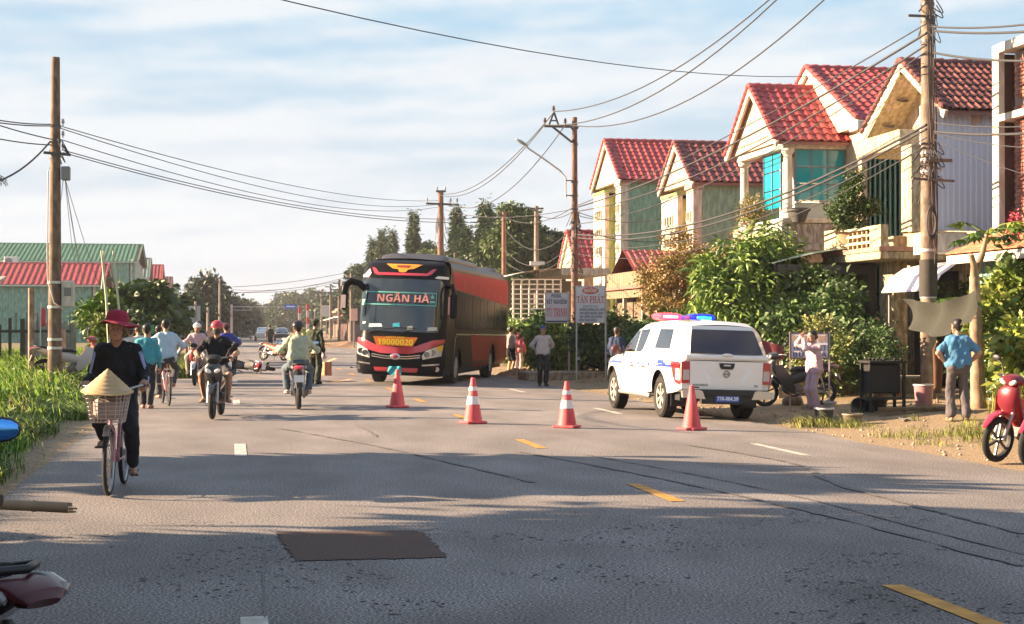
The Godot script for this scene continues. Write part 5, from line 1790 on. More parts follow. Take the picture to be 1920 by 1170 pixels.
func vehicle_wheel(o: Node3D, p: Vector3, r: float, w: float, side: float, rim_r: float, spokes: int, rim_m: Material) -> void:
	var t := Transform3D(Basis(Vector3.BACK, -PI / 2 * side), p)
	var n := Node3D.new()
	n.name = "wheel"
	o.add_child(n, true)
	var b := MB.new()
	b.lathe([Vector2(rim_r, -w / 2), Vector2(r - 0.03, -w / 2), Vector2(r, -w / 2 + 0.04), Vector2(r, w / 2 - 0.04), Vector2(r - 0.03, w / 2), Vector2(rim_r + 0.01, w / 2), Vector2(rim_r, w / 2 - 0.02)], 36, t)
	for k in 44:
		var a := TAU * k / 44.0
		b.box(t * Vector3(cos(a) * r, 0, sin(a) * r), Vector3(w * 0.8, 0.014, 0.02), Basis(Vector3.RIGHT, a * 1.0) if true else Basis())
	obj("tyre", b, mat(0.022, 0.021, 0.02, 0.85, 0, 1), n)
	b = MB.new()
	b.lathe([Vector2(0.0, w / 2 - 0.09), Vector2(rim_r * 0.8, w / 2 - 0.12), Vector2(rim_r * 0.93, w / 2 - 0.03), Vector2(rim_r, w / 2 - 0.01), Vector2(rim_r, -w / 2)], 36, t)
	obj("rim", b, mat(rim_m.albedo_color.srgb_to_linear().r * 0.25, 0.1, 0.095, 0.5, 0.5), n)
	b = MB.new()
	for k in spokes:
		var a := TAU * k / spokes
		for d: float in [-0.12, 0.12]:
			b.bar(t * Vector3(cos(a) * rim_r * 0.12, w / 2 - 0.035, sin(a) * rim_r * 0.12), t * Vector3(cos(a + d) * rim_r * 0.95, w / 2 - 0.02, sin(a + d) * rim_r * 0.95), 0.034, 0.03, 0.006)
	b.lathe([Vector2(0, w / 2 - 0.015), Vector2(rim_r * 0.16, w / 2 - 0.02), Vector2(rim_r * 0.2, w / 2 - 0.05)], 16, t)
	b.lathe([Vector2(rim_r * 0.9, w / 2 - 0.03), Vector2(rim_r * 0.93, w / 2 - 0.012), Vector2(rim_r, w / 2 - 0.008)], 36, t)
	obj("spokes", b, rim_m, n)
func build_pickup() -> void:
	var rl := g(1233, 783)
	var fl := g(1143, 769)
	var dir := (fl - rl)
	dir.y = 0
	dir = dir.normalized()
	dir = Vector3(-0.035, 0, -1).normalized()
	var right := Vector3(-dir.z, 0, dir.x)
	var c := rl + dir * 1.6 + right * 0.92
	c.y = gh(c.x, c.z) + 0.004
	var o := thing("pickup_truck", "white police pickup truck with blue stripe and lit roof light bar", "pickup truck", c)
	var xx := (right + Vector3.DOWN * 0.03).normalized()
	o.basis = Basis(xx, (-dir).cross(xx), -dir) * Basis.from_scale(Vector3(0.945, 1, 0.95))
	var paint := mat(0.78, 0.77, 0.74, 0.3, 0.0, 0, "coat")
	var black := mat(0.018, 0.018, 0.02, 0.6)
	var chrome := mat(0.6, 0.6, 0.58, 0.2, 0.9)
	var dark_glass := mat(0.012, 0.012, 0.014, 0.06, 0.0, 0, "coat")
	var top := [-2.5, 0.98, -2.3, 1.03, -1.2, 1.13, -0.32, 1.68, 0.0, 1.745, 0.6, 1.77, 1.4, 1.78, 2.2, 1.75, 2.46, 1.68, 2.72, 1.12, 2.8, 1.1]
	var half := func(z: float, y: float) -> float:
		var w := 0.925 - 0.035 * pow((y - 0.85) / 0.4, 2.0) if y < 1.08 else 0.912 - 0.27 * (y - 1.08)
		w += 0.02 * exp(-pow((y - 0.98) / 0.05, 2.0))
		for az in [-1.56, 1.6]:
			var d := Vector2(z - az, y - 0.4).length()
			w += 0.035 * smoothstep(0.62, 0.5, d)
		if z < -1.75:
			w -= 0.24 * pow((-1.75 - z) / 0.75, 2.0)
		if z > 2.3:
			w -= 0.05 * pow((z - 2.3) / 0.45, 2.0)
		var t: float = profile_at(top, z)
		var r := 0.16
		if y > t - r and y > 0.9:
			var q := clampf((y - (t - r)) / r, 0.0, 0.999)
			w -= r * 0.9 * (1.0 - sqrt(1.0 - q * q))
		return w
	var outline := [-2.42, 0.45, -2.5, 0.72, -2.46, 0.92, -2.3, 1.03, -1.75, 1.09, -1.2, 1.13, -0.85, 1.36, -0.32, 1.68, 0.0, 1.745, 0.6, 1.77, 1.4, 1.78, 2.2, 1.75, 2.46, 1.68, 2.60, 1.40, 2.72, 1.12, 2.75, 1.06, 2.74, 0.8, 2.72, 0.56, 2.5, 0.5]
	var low := []
	low.append_array(arch(1.6, 0.4, 0.47, 0.45))
	low.append_array([0.6, 0.42, -0.6, 0.42])
	low.append_array(arch(-1.56, 0.4, 0.47, 0.43))
	var full := outline.duplicate()
	full.append_array(low)
	var sidep := poly(full)
	var b := MB.new()
	for s: float in [-1.0, 1.0]:
		b.panel(sidep, func(z: float, y: float) -> Vector3: return Vector3(s * half.call(z, y), y, z), 0.09, Vector3(s, 0.01, 0))
	var ol := poly(outline)
	var fine := []
	for i in ol.size() - 1:
		for k in 4:
			fine.append(ol[i].lerp(ol[i + 1], k / 4.0))
	fine.append(ol[ol.size() - 1])
	for i in fine.size() - 1:
		var p: Vector2 = fine[i]
		var q: Vector2 = fine[i + 1]
		var nrm := Vector3(0, q.x - p.x, p.y - q.y).normalized()
		for k in 10:
			var s0 := -1.0 + 0.2 * k
			var s1 := s0 + 0.2
			var pt := func(w: Vector2, s: float) -> Vector3:
				var cr := 0.035 * (1.0 - s * s)
				return Vector3(s * half.call(w.x, w.y - 0.001), w.y, w.x) + nrm * cr
			b.quad(pt.call(p, s0), pt.call(p, s1), pt.call(q, s1), pt.call(q, s0), nrm)
	var body := obj("body", b, paint, o)
	b = MB.new()
	wall_box(b, -0.8, 0.8, 0.34, 0.62, 2.45, -2.2)
	for z in [1.6, -1.56]:
		wall_box(b, -0.86, 0.86, 0.5, 0.86, z + 0.46, z - 0.46)
	b.tube([Vector3(-0.7, 0.38, 1.6), Vector3(0.7, 0.38, 1.6)], [0.07], 8)
	b.tube([Vector3(0.35, 0.35, 0.5), Vector3(0.38, 0.33, 2.2), Vector3(0.5, 0.33, 2.6)], [0.04], 8)
	obj("underbody", b, black, o)
	for s: float in [-1.0, 1.0]:
		for z in [1.6, -1.56]:
			vehicle_wheel(o, Vector3(s * 0.79, 0.385, z), 0.385, 0.255, s, 0.235, 6, mat(0.62, 0.58, 0.52, 0.35, 0.6))
		var on := func(off: float) -> Callable: return func(z: float, y: float) -> Vector3: return Vector3(s * (half.call(z, y) + off), y, z)
		b = MB.new()
		b.panel(poly([-1.0, 1.16, -0.45, 1.5, -0.28, 1.58, -0.12, 1.60, -0.16, 1.17]), on.call(0.006), 0.08, Vector3(s, 0, 0))
		obj("front_window", b, dark_glass, o)
		b = MB.new()
		b.panel(poly([-0.10, 1.17, -0.06, 1.605, 0.5, 1.62, 0.34, 1.24, 0.22, 1.18]), on.call(0.006), 0.08, Vector3(s, 0, 0))
		obj("rear_window", b, dark_glass, o)
		b = MB.new()
		b.panel(poly([1.06, 1.26, 1.12, 1.62, 1.92, 1.62, 1.98, 1.26]), on.call(0.006), 0.08, Vector3(s, 0, 0))
		obj("canopy_window", b, dark_glass, o)
		b = MB.new()
		b.panel(poly([-1.9, 0.93, -1.85, 1.03, -1.2, 1.05, 2.3, 1.045, 2.3, 0.93]), on.call(0.004), 0.12, Vector3(s, 0, 0))
		var st := obj("stripe", b, mat(0.03, 0.07, 0.42, 0.4), o)
		var tt := Transform3D(Basis(Vector3.UP, PI / 2 * s), Vector3(s * 0.948, 0.955, 0.45))
		words("CẢNH SÁT GIAO THÔNG", 0.055, mat(0.8, 0.8, 0.78, 0.5), st, tt, true, false, 2.6)
		b = MB.new()
		for z in [[-1.15, 0.5, 1.1], [-0.1, 0.45, 1.14], [0.9, 0.5, 1.1]]:
			b.panel(poly([z[0], z[1], z[0] + 0.012, z[1], z[0] + 0.012, z[2], z[0], z[2]]), on.call(0.003), 0.1, Vector3(s, 0, 0))
		b.panel(poly([0.66, 1.095, 2.7, 1.095, 2.7, 1.11, 0.66, 1.11]), on.call(0.003), 0.15, Vector3(s, 0, 0))
		b.panel(poly([0.66, 1.095, 0.675, 1.095, 0.675, 1.6, 0.66, 1.6]), on.call(0.003), 0.1, Vector3(s, 0, 0))
		obj("seam", b, mat(0.12, 0.12, 0.12, 0.6), o)
		for z in [0.05, 0.82]:
			b = MB.new()
			b.box(Vector3(s * 0.955, 0.9, z - 0.2), Vector3(0.03, 0.035, 0.2), Basis(), 0.01)
			obj("door_handle", b, chrome, o)
		b = MB.new()
		b.tube([Vector3(s * 0.9, 0.36, 0.95), Vector3(s * 0.97, 0.38, 0.8), Vector3(s * 0.97, 0.38, -0.85), Vector3(s * 0.9, 0.36, -1.0)], [0.045], 10)
		obj("side_step", b, mat(0.5, 0.49, 0.46, 0.35, 0.6), o)
		b = MB.new()
		b.ball(Vector3(s * 1.06, 1.2, -0.95), Vector3(0.11, 0.1, 0.07), Basis(), 14)
		b.bar(Vector3(s * 0.85, 1.14, -0.95), Vector3(s * 1.0, 1.17, -0.95), 0.05, 0.04)
		obj("mirror", b, mat(0.1, 0.03, 0.03, 0.4), o)
		b = MB.new()
		b.panel(poly([2.28, 1.04, 2.7, 1.04, 2.7, 0.62, 2.5, 0.66, 2.38, 0.8]), on.call(0.012), 0.08, Vector3(s, 0, 0))
		wall_box(b, s * 0.70, s * 0.89, 0.66, 1.05, 2.745, 2.775)
		var tl := obj("tail_lamp", b, mat(0.42, 0.02, 0.03, 0.15, 0.0, 0, "coat"), o)
		b = MB.new()
		b.panel(poly([2.52, 0.92, 2.7, 0.92, 2.7, 0.7, 2.52, 0.72]), on.call(0.016), 0.1, Vector3(s, 0, 0))
		wall_box(b, s * 0.74, s * 0.86, 0.72, 0.9, 2.77, 2.785)
		obj("reflector", b, mat(0.5, 0.42, 0.4, 0.2), tl)
		b = MB.new()
		b.box(Vector3(s * 0.72, 0.42, 2.14), Vector3(0.3, 0.4, 0.02))
		obj("mud_flap", b, black, o)
	b = MB.new()
	b.panel(poly([-0.72, 0.56, 0.72, 0.56, 0.73, 1.06, -0.73, 1.06]), func(x: float, y: float) -> Vector3:
		var d := 0.0
		var v := absf(x)
		if y > 0.66 and y < 0.94:
			d = -0.018 * smoothstep(0.48, 0.42, v + (0.94 - y) * 0.5)
		return Vector3(x, y, 2.79 + d - 0.02 * x * x), 0.04, Vector3.BACK)
	wall_box(b, -0.73, 0.73, 0.555, 1.06, 2.70, 2.75)
	var gate := obj("tailgate", b, paint, o)
	b = MB.new()
	b.panel(poly([-0.16, 1.03, 0.16, 1.03, 0.14, 0.95, 0.11, 0.92, -0.11, 0.92, -0.14, 0.95]), func(x: float, y: float) -> Vector3: return Vector3(x, y, 2.797), 0.1, Vector3.BACK)
	var hd := obj("handle", b, black, gate)
	b = MB.new()
	b.box(Vector3(0, 0.99, 2.81), Vector3(0.14, 0.03, 0.02), Basis(), 0.005)
	obj("grip", b, mat(0.55, 0.55, 0.55, 0.4, 0.3), gate)
	b = MB.new()
	var ring := []
	for i in 21:
		var a := TAU * i / 20.0
		ring.append(Vector3(cos(a) * 0.055, 0.835 + sin(a) * 0.055, 2.79))
	b.tube(ring, [0.009], 6, false)
	b.box(Vector3(0, 0.835, 2.79), Vector3(0.15, 0.024, 0.014), Basis(), 0.004)
	obj("emblem", b, mat(0.25, 0.25, 0.25, 0.25, 0.8), gate)
	words("NAVARA", 0.035, mat(0.2, 0.19, 0.18, 0.4), gate, Transform3D(Basis(), Vector3(-0.52, 0.635, 2.792)), true, false, 0.3)
	words("EL", 0.035, mat(0.2, 0.19, 0.18, 0.4), gate, Transform3D(Basis(), Vector3(0.6, 0.635, 2.79)), true, false, 0.08)
	b = MB.new()
	b.box(Vector3(-0.62, 0.59, 2.786), Vector3(0.16, 0.025, 0.008))
	obj("dealer_strip", b, mat(0.08, 0.08, 0.08), gate)
	var rw := func(x: float, t: float) -> Vector3: return Vector3(x, lerpf(1.19, 1.66, t), lerpf(2.735, 2.505, t) - 0.03 * x * x + 0.03)
	b = MB.new()
	b.panel(poly([-0.72, 0.0, 0.74, 0.0, 0.62, 0.86, 0.58, 0.92, -0.6, 0.92, -0.64, 0.86]), rw, 0.2, Vector3.BACK)
	obj("canopy_glass", b, mat(0.03, 0.008, 0.008, 0.05, 0.0, 0, "coat"), o)
	b = MB.new()
	b.box(Vector3(0, 1.125, 2.755), Vector3(1.68, 0.10, 0.1), Basis(), 0.03)
	obj("canopy_lip", b, paint, o)
	b = MB.new()
	b.ball(Vector3(0, 1.17, 2.81), Vector3(0.12, 0.035, 0.03))
	obj("canopy_handle", b, mat(0.7, 0.7, 0.68, 0.4), o)
	b = MB.new()
	b.box(Vector3(0, 0.5, 2.80), Vector3(1.2, 0.1, 0.2), Basis(), 0.02)
	obj("step", b, black, o)
	for s: float in [-1.0, 1.0]:
		b = MB.new()
		b.slab(poly([0.46, 0.36, 0.90, 0.38, 0.92, 0.5, 0.58, 0.52, 0.52, 0.5]), Vector3(0, 0.03, 2.83) if s > 0 else Vector3(0, 0.03, 2.93), Vector3(s, 0, 0), Vector3.UP, 0.1)
		obj("bumper", b, mat(0.55, 0.53, 0.5, 0.25, 0.7), o)
	b = MB.new()
	wall_box(b, -0.5, 0.5, 0.3, 0.46, 2.72, 2.84)
	obj("bumper_core", b, black, o)
	b = MB.new()
	b.box(Vector3(0.0, 0.40, 2.865), Vector3(0.47, 0.115, 0.015), Basis(), 0.004)
	var np := obj("number_plate", b, mat(0.03, 0.10, 0.42, 0.4), o)
	words("77A-004.59", 0.065, mat(0.75, 0.78, 0.85, 0.5), np, Transform3D(Basis(), Vector3(0.0, 0.40, 2.875)), true, false, 0.42)
	b = MB.new()
	b.panel(poly([-0.62, 0.06, 0.62, 0.06, 0.52, 0.95, -0.52, 0.95]), func(x: float, t: float) -> Vector3: return Vector3(x, lerpf(1.15, 1.68, t) + 0.015, lerpf(-1.18, -0.34, t) - 0.05 + 0.06 * x * x), 0.2, Vector3(0, 1, -1))
	obj("windscreen", b, dark_glass, o)
	b = MB.new()
	b.box(Vector3(0, 1.80, 0.25), Vector3(0.5, 0.05, 0.22), Basis(), 0.01)
	b.box(Vector3(0, 1.86, 0.25), Vector3(0.26, 0.09, 0.24), Basis(), 0.03)
	var bar := obj("light_bar", b, mat(0.3, 0.3, 0.3, 0.4), o)
	for s: float in [-1.0, 1.0]:
		b = MB.new()
		b.loft([Vector3(0, 1.865, -0.0), Vector3(0, 1.865, 0.05), Vector3(0, 1.865, 0.45), Vector3(0, 1.865, 0.5)], [0.2, 0.26, 0.26, 0.2], [0.05, 0.075, 0.075, 0.05], 16, 0.7)
		var lens := obj("lens", b, glow(0.9, 0.06, 0.10, 0.28) if s < 0 else glow(0.0, 0.01, 0.6, 0.28), bar)
		lens.position.x = s * 0.36
		b = MB.new()
		b.box(Vector3(s * 0.36, 1.865, 0.505), Vector3(0.32, 0.05, 0.02), Basis(), 0.008)
		obj("bulb_row", b, glow(1.0, 0.4, 0.45, 0.55) if s < 0 else glow(0.02, 0.35, 1.0, 0.55), bar)
		var lamp := OmniLight3D.new()
		lamp.name = "beacon"
		lamp.light_color = Color(1, 0.15, 0.2) if s < 0 else Color(0.1, 0.2, 1)
		lamp.light_energy = 0.25
		lamp.light_size = 0.1
		lamp.omni_range = 12.0
		lamp.omni_attenuation = 2.0
		lamp.shadow_enabled = true
		lamp.position = Vector3(s * 0.36, 1.88, 0.62)
		o.add_child(lamp)
func build_bus() -> void:
	var fwd := Vector3(-sin(deg_to_rad(19.0)), 0, cos(deg_to_rad(19.0)))
	var fr := g(846, 719)
	var right := fwd.cross(Vector3.UP)     # the bus's own right
	var c := fr + right * 1.2 - fwd * 3.4 + Vector3(0.12, 0, 0)
	c.y = gh(7.0, -45.0) + 0.02
	var o := thing("coach", "black and red long distance coach stopped across the lane", "bus", c)
	var tilt := (right + Vector3.UP * 0.035).normalized()
	o.basis = Basis(tilt, (-fwd).cross(tilt), -fwd)
	var black := mat(0.012, 0.012, 0.014, 0.3, 0.0, 0, "bus")
	black.metallic_specular = 0.15
	var red := mat(0.46, 0.035, 0.05, 0.25, 0.0, 0, "coat")
	var matte := mat(0.02, 0.02, 0.022, 0.6)
	var chrome := mat(0.6, 0.6, 0.6, 0.18, 0.9)
	var prof := [0.3, -5.86, 0.45, -5.96, 0.9, -6.03, 1.2, -6.02, 1.45, -5.95, 2.7, -5.68, 3.1, -5.52, 3.35, -5.3, 3.47, -5.02, 3.52, -4.7]
	var bulge := func(x: float) -> float:
		var a := absf(x) / 1.25
		return 0.22 * a * a + 0.42 * pow(a, 9.0)
	var face := func(off: float) -> Callable: return func(x: float, y: float) -> Vector3: return Vector3(x, y, profile_at(prof, y) + bulge.call(x) - off)
	var half := func(z: float, y: float) -> float:
		var w := 1.25
		if y > 3.1: 
			var q := clampf((y - 3.1) / 0.42, 0, 0.995)
			w -= 0.3 * (1.0 - sqrt(1.0 - q * q))
		if y < 0.6: w -= 0.12 * pow((0.6 - y) / 0.3, 2.0)
		return w
	var b := MB.new()
	var mask := poly([-1.2, 0.32, 1.2, 0.32, 1.25, 0.6, 1.25, 3.05, 1.18, 3.3, 0.98, 3.5, -0.98, 3.5, -1.18, 3.3, -1.25, 3.05, -1.25, 0.6])
	b.panel(mask, face.call(0.0), 0.1, Vector3.FORWARD)
	var fx := []
	for y in [0.32, 0.6, 0.9, 1.2, 1.45, 2.0, 2.7, 3.05]:
		fx.append(profile_at(prof, y) + 0.64)
		fx.append(y)
	fx.append_array([-4.72, 3.3, -4.2, 3.5, 5.5, 3.5, 5.9, 3.3, 6.0, 2.6, 6.02, 1.0, 5.9, 0.4])
	fx.append_array(arch(2.85, 0.5, 0.6, 0.4))
	fx.append_array([1.0, 0.34])
	fx.append_array(arch(-3.4, 0.5, 0.6, 0.34))
	var sp := poly(fx)
	for s: float in [-1.0, 1.0]:
		b.panel(sp, func(z: float, y: float) -> Vector3: return Vector3(s * half.call(z, y), y, z), 0.25, Vector3(s, 0, 0))
	for k in 14:     # roof
		for j in 24:
			var x0 := -0.98 + 1.96 * k / 14.0
			var x1 := -0.98 + 1.96 * (k + 1) / 14.0
			var z0 := -4.75 + 10.3 * j / 24.0
			var z1 := -4.75 + 10.3 * (j + 1) / 24.0
			var hh := func(x: float) -> float: return 3.5 + 0.05 * (1.0 - x * x)
			b.quad(Vector3(x0, hh.call(x0), z0), Vector3(x1, hh.call(x1), z0), Vector3(x1, hh.call(x1), z1), Vector3(x0, hh.call(x0), z1), Vector3.UP)
	b.panel(poly([-1.2, 0.4, 1.2, 0.4, 1.25, 3.0, 1.0, 3.5, -1.0, 3.5, -1.25, 3.0]), func(x: float, y: float) -> Vector3: return Vector3(x, y, 6.0 - 0.1 * absf(y - 1.5)), 0.4, Vector3.BACK)
	obj("body", b, black, o)
	b = MB.new()
	wall_box(b, -1.1, 1.1, 0.28, 0.42, -5.3, 5.6)
	for z in [2.85, -3.4]:
		wall_box(b, -1.16, 1.16, 0.42, 1.12, z - 0.62, z + 0.62)
	obj("underbody", b, matte, o)
	for s: float in [-1.0, 1.0]:
		vehicle_wheel(o, Vector3(s * 1.05, 0.5, -3.4), 0.5, 0.3, s, 0.3, 8, mat(0.4, 0.39, 0.38, 0.4, 0.5))
		vehicle_wheel(o, Vector3(s * 1.05, 0.5, 2.85), 0.5, 0.3, s, 0.3, 8, mat(0.4, 0.39, 0.38, 0.4, 0.5))
		var on := func(off: float) -> Callable: return func(z: float, y: float) -> Vector3: return Vector3(s * (half.call(z, y) + off), y, z)
		b = MB.new()
		b.panel(poly([-4.55, 3.22, -4.45, 2.75, 5.6, 2.42, 5.86, 2.45, 5.82, 3.1, 5.6, 3.26]), on.call(0.006), 0.3, Vector3(s, 0, 0))
		obj("roof_band", b, dull(mat(0.42, 0.03, 0.045, 0.5, 0.0, 0, "bus_band")), o)
		b = MB.new()
		b.panel(poly([-1.4, 1.42, 5.9, 1.32, 5.9, 0.5, 3.6, 0.5, 3.46, 0.8, 3.1, 1.14, 2.6, 1.14, 2.24, 0.8, 2.1, 0.48, -0.8, 0.42]), on.call(0.006), 0.3, Vector3(s, 0, 0))
		obj("lower_panel", b, dull(mat(0.26, 0.04, 0.03, 0.45, 0.0, 0, "bus_low")), o)
		for k in 7:
			var z0 := -4.05 + k * 1.4
			b = MB.new()
			b.panel(poly([z0 + 0.04, 1.62 - k * 0.008, z0 + 1.34, 1.61 - k * 0.008, z0 + 1.34, 2.66 - k * 0.045, z0 + 0.04, 2.7 - k * 0.045]), on.call(0.012), 0.4, Vector3(s, 0, 0))
			obj("side_window", b, dull(mat(0.016, 0.017, 0.022, 0.16, 0.0, 0, "bus_window"), 0.06), o)
			b = MB.new()
			b.panel(poly([z0 + 1.35, 1.5, z0 + 1.385, 1.5, z0 + 1.385, 3.05 - k * 0.05, z0 + 1.35, 3.05 - k * 0.05]), on.call(0.014), 0.4, Vector3(s, 0, 0))
			obj("window_pillar", b, mat(0.2, 0.18, 0.16, 0.4, 0.4), o)
		b = MB.new()
		b.panel(poly([-4.0, 1.38, -3.75, 1.48, 5.85, 1.40, 5.85, 1.36, -3.7, 1.44, -3.95, 1.34, -4.25, 0.62, -4.3, 0.62]), on.call(0.015), 0.3, Vector3(s, 0, 0))
		obj("trim_line", b, mat(0.5, 0.48, 0.4, 0.25, 0.6), o)
		for k in 4:
			b = MB.new()
			b.panel(poly([-2.6 + k * 1.05, 0.55, -2.58 + k * 1.05, 0.55, -2.58 + k * 1.05, 1.36, -2.6 + k * 1.05, 1.36]), on.call(0.010), 0.4, Vector3(s, 0, 0))
			obj("hatch_seam", b, matte, o)
	for q in [[-4.4, 1.2, 0.2], [4.2, 5.7, 0.17]]:
		b = MB.new()
		b.loft([Vector3(0, 3.5, q[0]), Vector3(0, 3.53, q[0] + 0.5), Vector3(0, 3.53, q[1] - 0.4), Vector3(0, 3.48, q[1])], [0.85, 1.0, 1.0, 0.85], [0.04, q[2], q[2], 0.03], 18, 0.6)
		obj("air_conditioner", b, mat(0.05, 0.035, 0.03, 0.4), o)
	b = MB.new()
	b.panel(poly([-1.1, 1.5, 1.1, 1.5, 1.17, 2.0, 1.14, 2.86, 1.05, 2.95, -1.05, 2.95, -1.14, 2.86, -1.17, 2.0]), face.call(0.012), 0.12, Vector3.FORWARD)
	obj("windscreen", b, dull(mat(0.02, 0.028, 0.034, 0.04, 0.0, 0, "bus_screen"), 0.75), o)
	b = MB.new()
	b.panel(poly([-1.24, 1.32, -1.0, 1.3, -0.55, 1.12, 0, 1.08, 0.55, 1.12, 1.0, 1.3, 1.24, 1.32, 1.24, 1.22, 0.75, 0.98, 0.4, 0.9, -0.4, 0.9, -0.75, 0.98, -1.24, 1.22]), face.call(0.02), 0.08, Vector3.FORWARD)
	obj("red_band", b, red, o)
	b = MB.new()
	b.panel(poly([0.92, 3.26, 0.8, 3.09, 0.7, 3.05, -0.7, 3.05, -0.8, 3.09, -0.92, 3.26, -0.8, 3.24, -0.68, 3.12, 0.68, 3.12, 0.8, 3.24]), face.call(0.02), 0.08, Vector3(0, 0.3, -1))
	obj("brow_band", b, red, o)
	b = MB.new()
	b.panel(poly([0.52, 3.37, 0.3, 3.24, 0.14, 3.22, 0.1, 3.15, 0, 3.13, -0.1, 3.15, -0.14, 3.22, -0.3, 3.24, -0.52, 3.37]), face.call(0.028), 0.06, Vector3(0, 0.5, -1))
	var em := obj("emblem", b, mat(0.70, 0.27, 0.02, 0.4), o)
	b = MB.new()
	b.panel(poly([0.2, 3.335, 0.16, 3.27, -0.16, 3.27, -0.2, 3.335]), face.call(0.034), 0.06, Vector3(0, 0.5, -1))
	obj("inlay", b, mat(0.25, 0.04, 0.01, 0.4), em)
	for s: float in [-1.0, 1.0]:
		b = MB.new()
		b.panel(poly([s * 1.19, 0.86, s * 1.22, 1.18, s * 0.82, 1.0, s * 0.72, 0.86, s * 0.74, 0.76]), face.call(0.03), 0.06, Vector3.FORWARD)
		var hl := obj("headlamp", b, mat(0.62, 0.60, 0.55, 0.12, 0.2, 0, "coat"), o)
		for k in 2:
			b = MB.new()
			b.lathe([Vector2(0.0, 0.0), Vector2(0.07, 0.01), Vector2(0.08, 0.03)], 14, Transform3D(Basis(Vector3.RIGHT, -PI / 2), (face.call(0.045) as Callable).call(s * (0.86 + k * 0.15), 0.9 + k * 0.05)))
			obj("lens", b, mat(0.25, 0.24, 0.22, 0.1, 0.5), hl)
		if s < 0:
			b = MB.new()
			b.panel(poly([-1.21, 1.02, -1.22, 1.17, -1.1, 1.12, -1.1, 1.0]), face.call(0.036), 0.06, Vector3.FORWARD)
			obj("indicator", b, mat(0.75, 0.42, 0.03, 0.3), hl)
		b = MB.new()
		b.panel(poly([s * 1.22, 3.05, s * 0.98, 3.06, s * 0.9, 3.0 + (0.08 if s > 0 else 0.0), s * 0.98, 2.98, s * 1.22, 2.98]), face.call(0.03), 0.06, Vector3(0, 0.3, -1))
		if s > 0:
			b.panel(poly([1.12, 3.05, 0.98, 3.22, 0.9, 3.1, 0.95, 3.04]), face.call(0.031), 0.06, Vector3(0, 0.3, -1))
		obj("marker_lamp", b, mat(0.75, 0.72, 0.68, 0.2), o)
		b = MB.new()
		b.panel(poly([s * 1.15, 0.66, s * 0.72, 0.62, s * 0.72, 0.58, s * 1.15, 0.61]), face.call(0.03), 0.1, Vector3.FORWARD)
		obj("chrome_strip", b, chrome, o)
		b = MB.new()
		b.lathe([Vector2(0, 0), Vector2(0.06, 0), Vector2(0.07, 0.03)], 12, Transform3D(Basis(Vector3.RIGHT, -PI / 2), (face.call(0.03) as Callable).call(s * 1.1, 0.5)))
		obj("fog_lamp", b, mat(0.6, 0.5, 0.42, 0.2, 0.3), o)
	for y in [0.80, 0.86]:
		b = MB.new()
		b.panel(poly([-0.68, y + 0.03, -0.3, y - 0.02, 0.3, y - 0.02, 0.68, y + 0.03, 0.68, y, 0.3, y - 0.045, -0.3, y - 0.045, -0.68, y]), face.call(0.026), 0.1, Vector3.FORWARD)
		obj("grille_bar", b, chrome, o)
	b = MB.new()
	b.panel(poly([-0.62, 0.52, 0.62, 0.52, 0.58, 0.40, -0.58, 0.40]), face.call(0.03), 0.1, Vector3.FORWARD)
	obj("lower_band", b, red, o)
	b = MB.new()
	b.ball(Vector3(0.0, 0.82, -6.06), Vector3(0.15, 0.09, 0.02))
	var bd := obj("badge", b, chrome, o)
	b = MB.new()
	b.ball(Vector3(0.0, 0.82, -6.07), Vector3(0.09, 0.06, 0.02))
	obj("badge_centre", b, mat(0.35, 0.05, 0.07, 0.3), bd)
	var turn := Basis(Vector3.UP, PI)
	b = MB.new()
	b.slab(poly([-0.62, 1.3, 0.62, 1.3, 0.52, 1.05, -0.62 + 0.14, 1.05]), Vector3(0, 0.06, -6.12), Vector3.RIGHT, Vector3.UP, 0.02)
	var nb := obj("number_board", b, mat(0.62, 0.16, 0.015, 0.5), o)
	words("19000020", 0.155, mat(0.78, 0.55, 0.03, 0.4), nb, Transform3D(turn, Vector3(0, 1.215, -6.13)), true, false, 0.98)
	words("HOTLINE", 0.05, mat(0.75, 0.45, 0.03, 0.4), nb, Transform3D(turn, Vector3(0, 1.345, -6.13)), true, false, 0.5, "small_lettering")
	var lean := Basis(Vector3.UP, PI) * Basis(Vector3.RIGHT, -0.21)
	var teal := mat(0.10, 0.42, 0.36, 0.5)
	b = MB.new()
	for q in [[-1.0, 1.0, 2.56, 2.59], [-1.0, 1.0, 2.22, 2.25]]:
		b.panel(poly([q[0], q[2], q[1], q[2], q[1], q[3], q[0], q[3]]), face.call(0.03), 0.15, Vector3.FORWARD)
	for x in [-1.0, 0.98]:
		b.panel(poly([x, 2.22, x + 0.02, 2.22, x + 0.02, 2.59, x, 2.59]), face.call(0.03), 0.15, Vector3.FORWARD)
	var nmb := obj("name_board", b, teal, o)
	words("NGÂN HÀ", 0.2, mat(0.52, 0.22, 0.19, 0.5), nmb, Transform3D(lean, Vector3(-0.1, 2.41, -5.83)), true, false, 1.45)
	b = MB.new()
	b.panel(poly([-0.84, 2.44, -0.89, 2.55, -0.94, 2.44]), face.call(0.03), 0.1, Vector3.FORWARD)
	obj("arrow_mark", b, mat(0.2, 0.55, 0.45, 0.5), nmb)
	b = MB.new()
	b.panel(poly([-0.84, 2.31, -0.96, 2.31, -0.96, 2.36, -0.84, 2.36]), face.call(0.03), 0.1, Vector3.FORWARD)
	obj("arrow_mark", b, mat(0.2, 0.55, 0.45, 0.5), nmb)
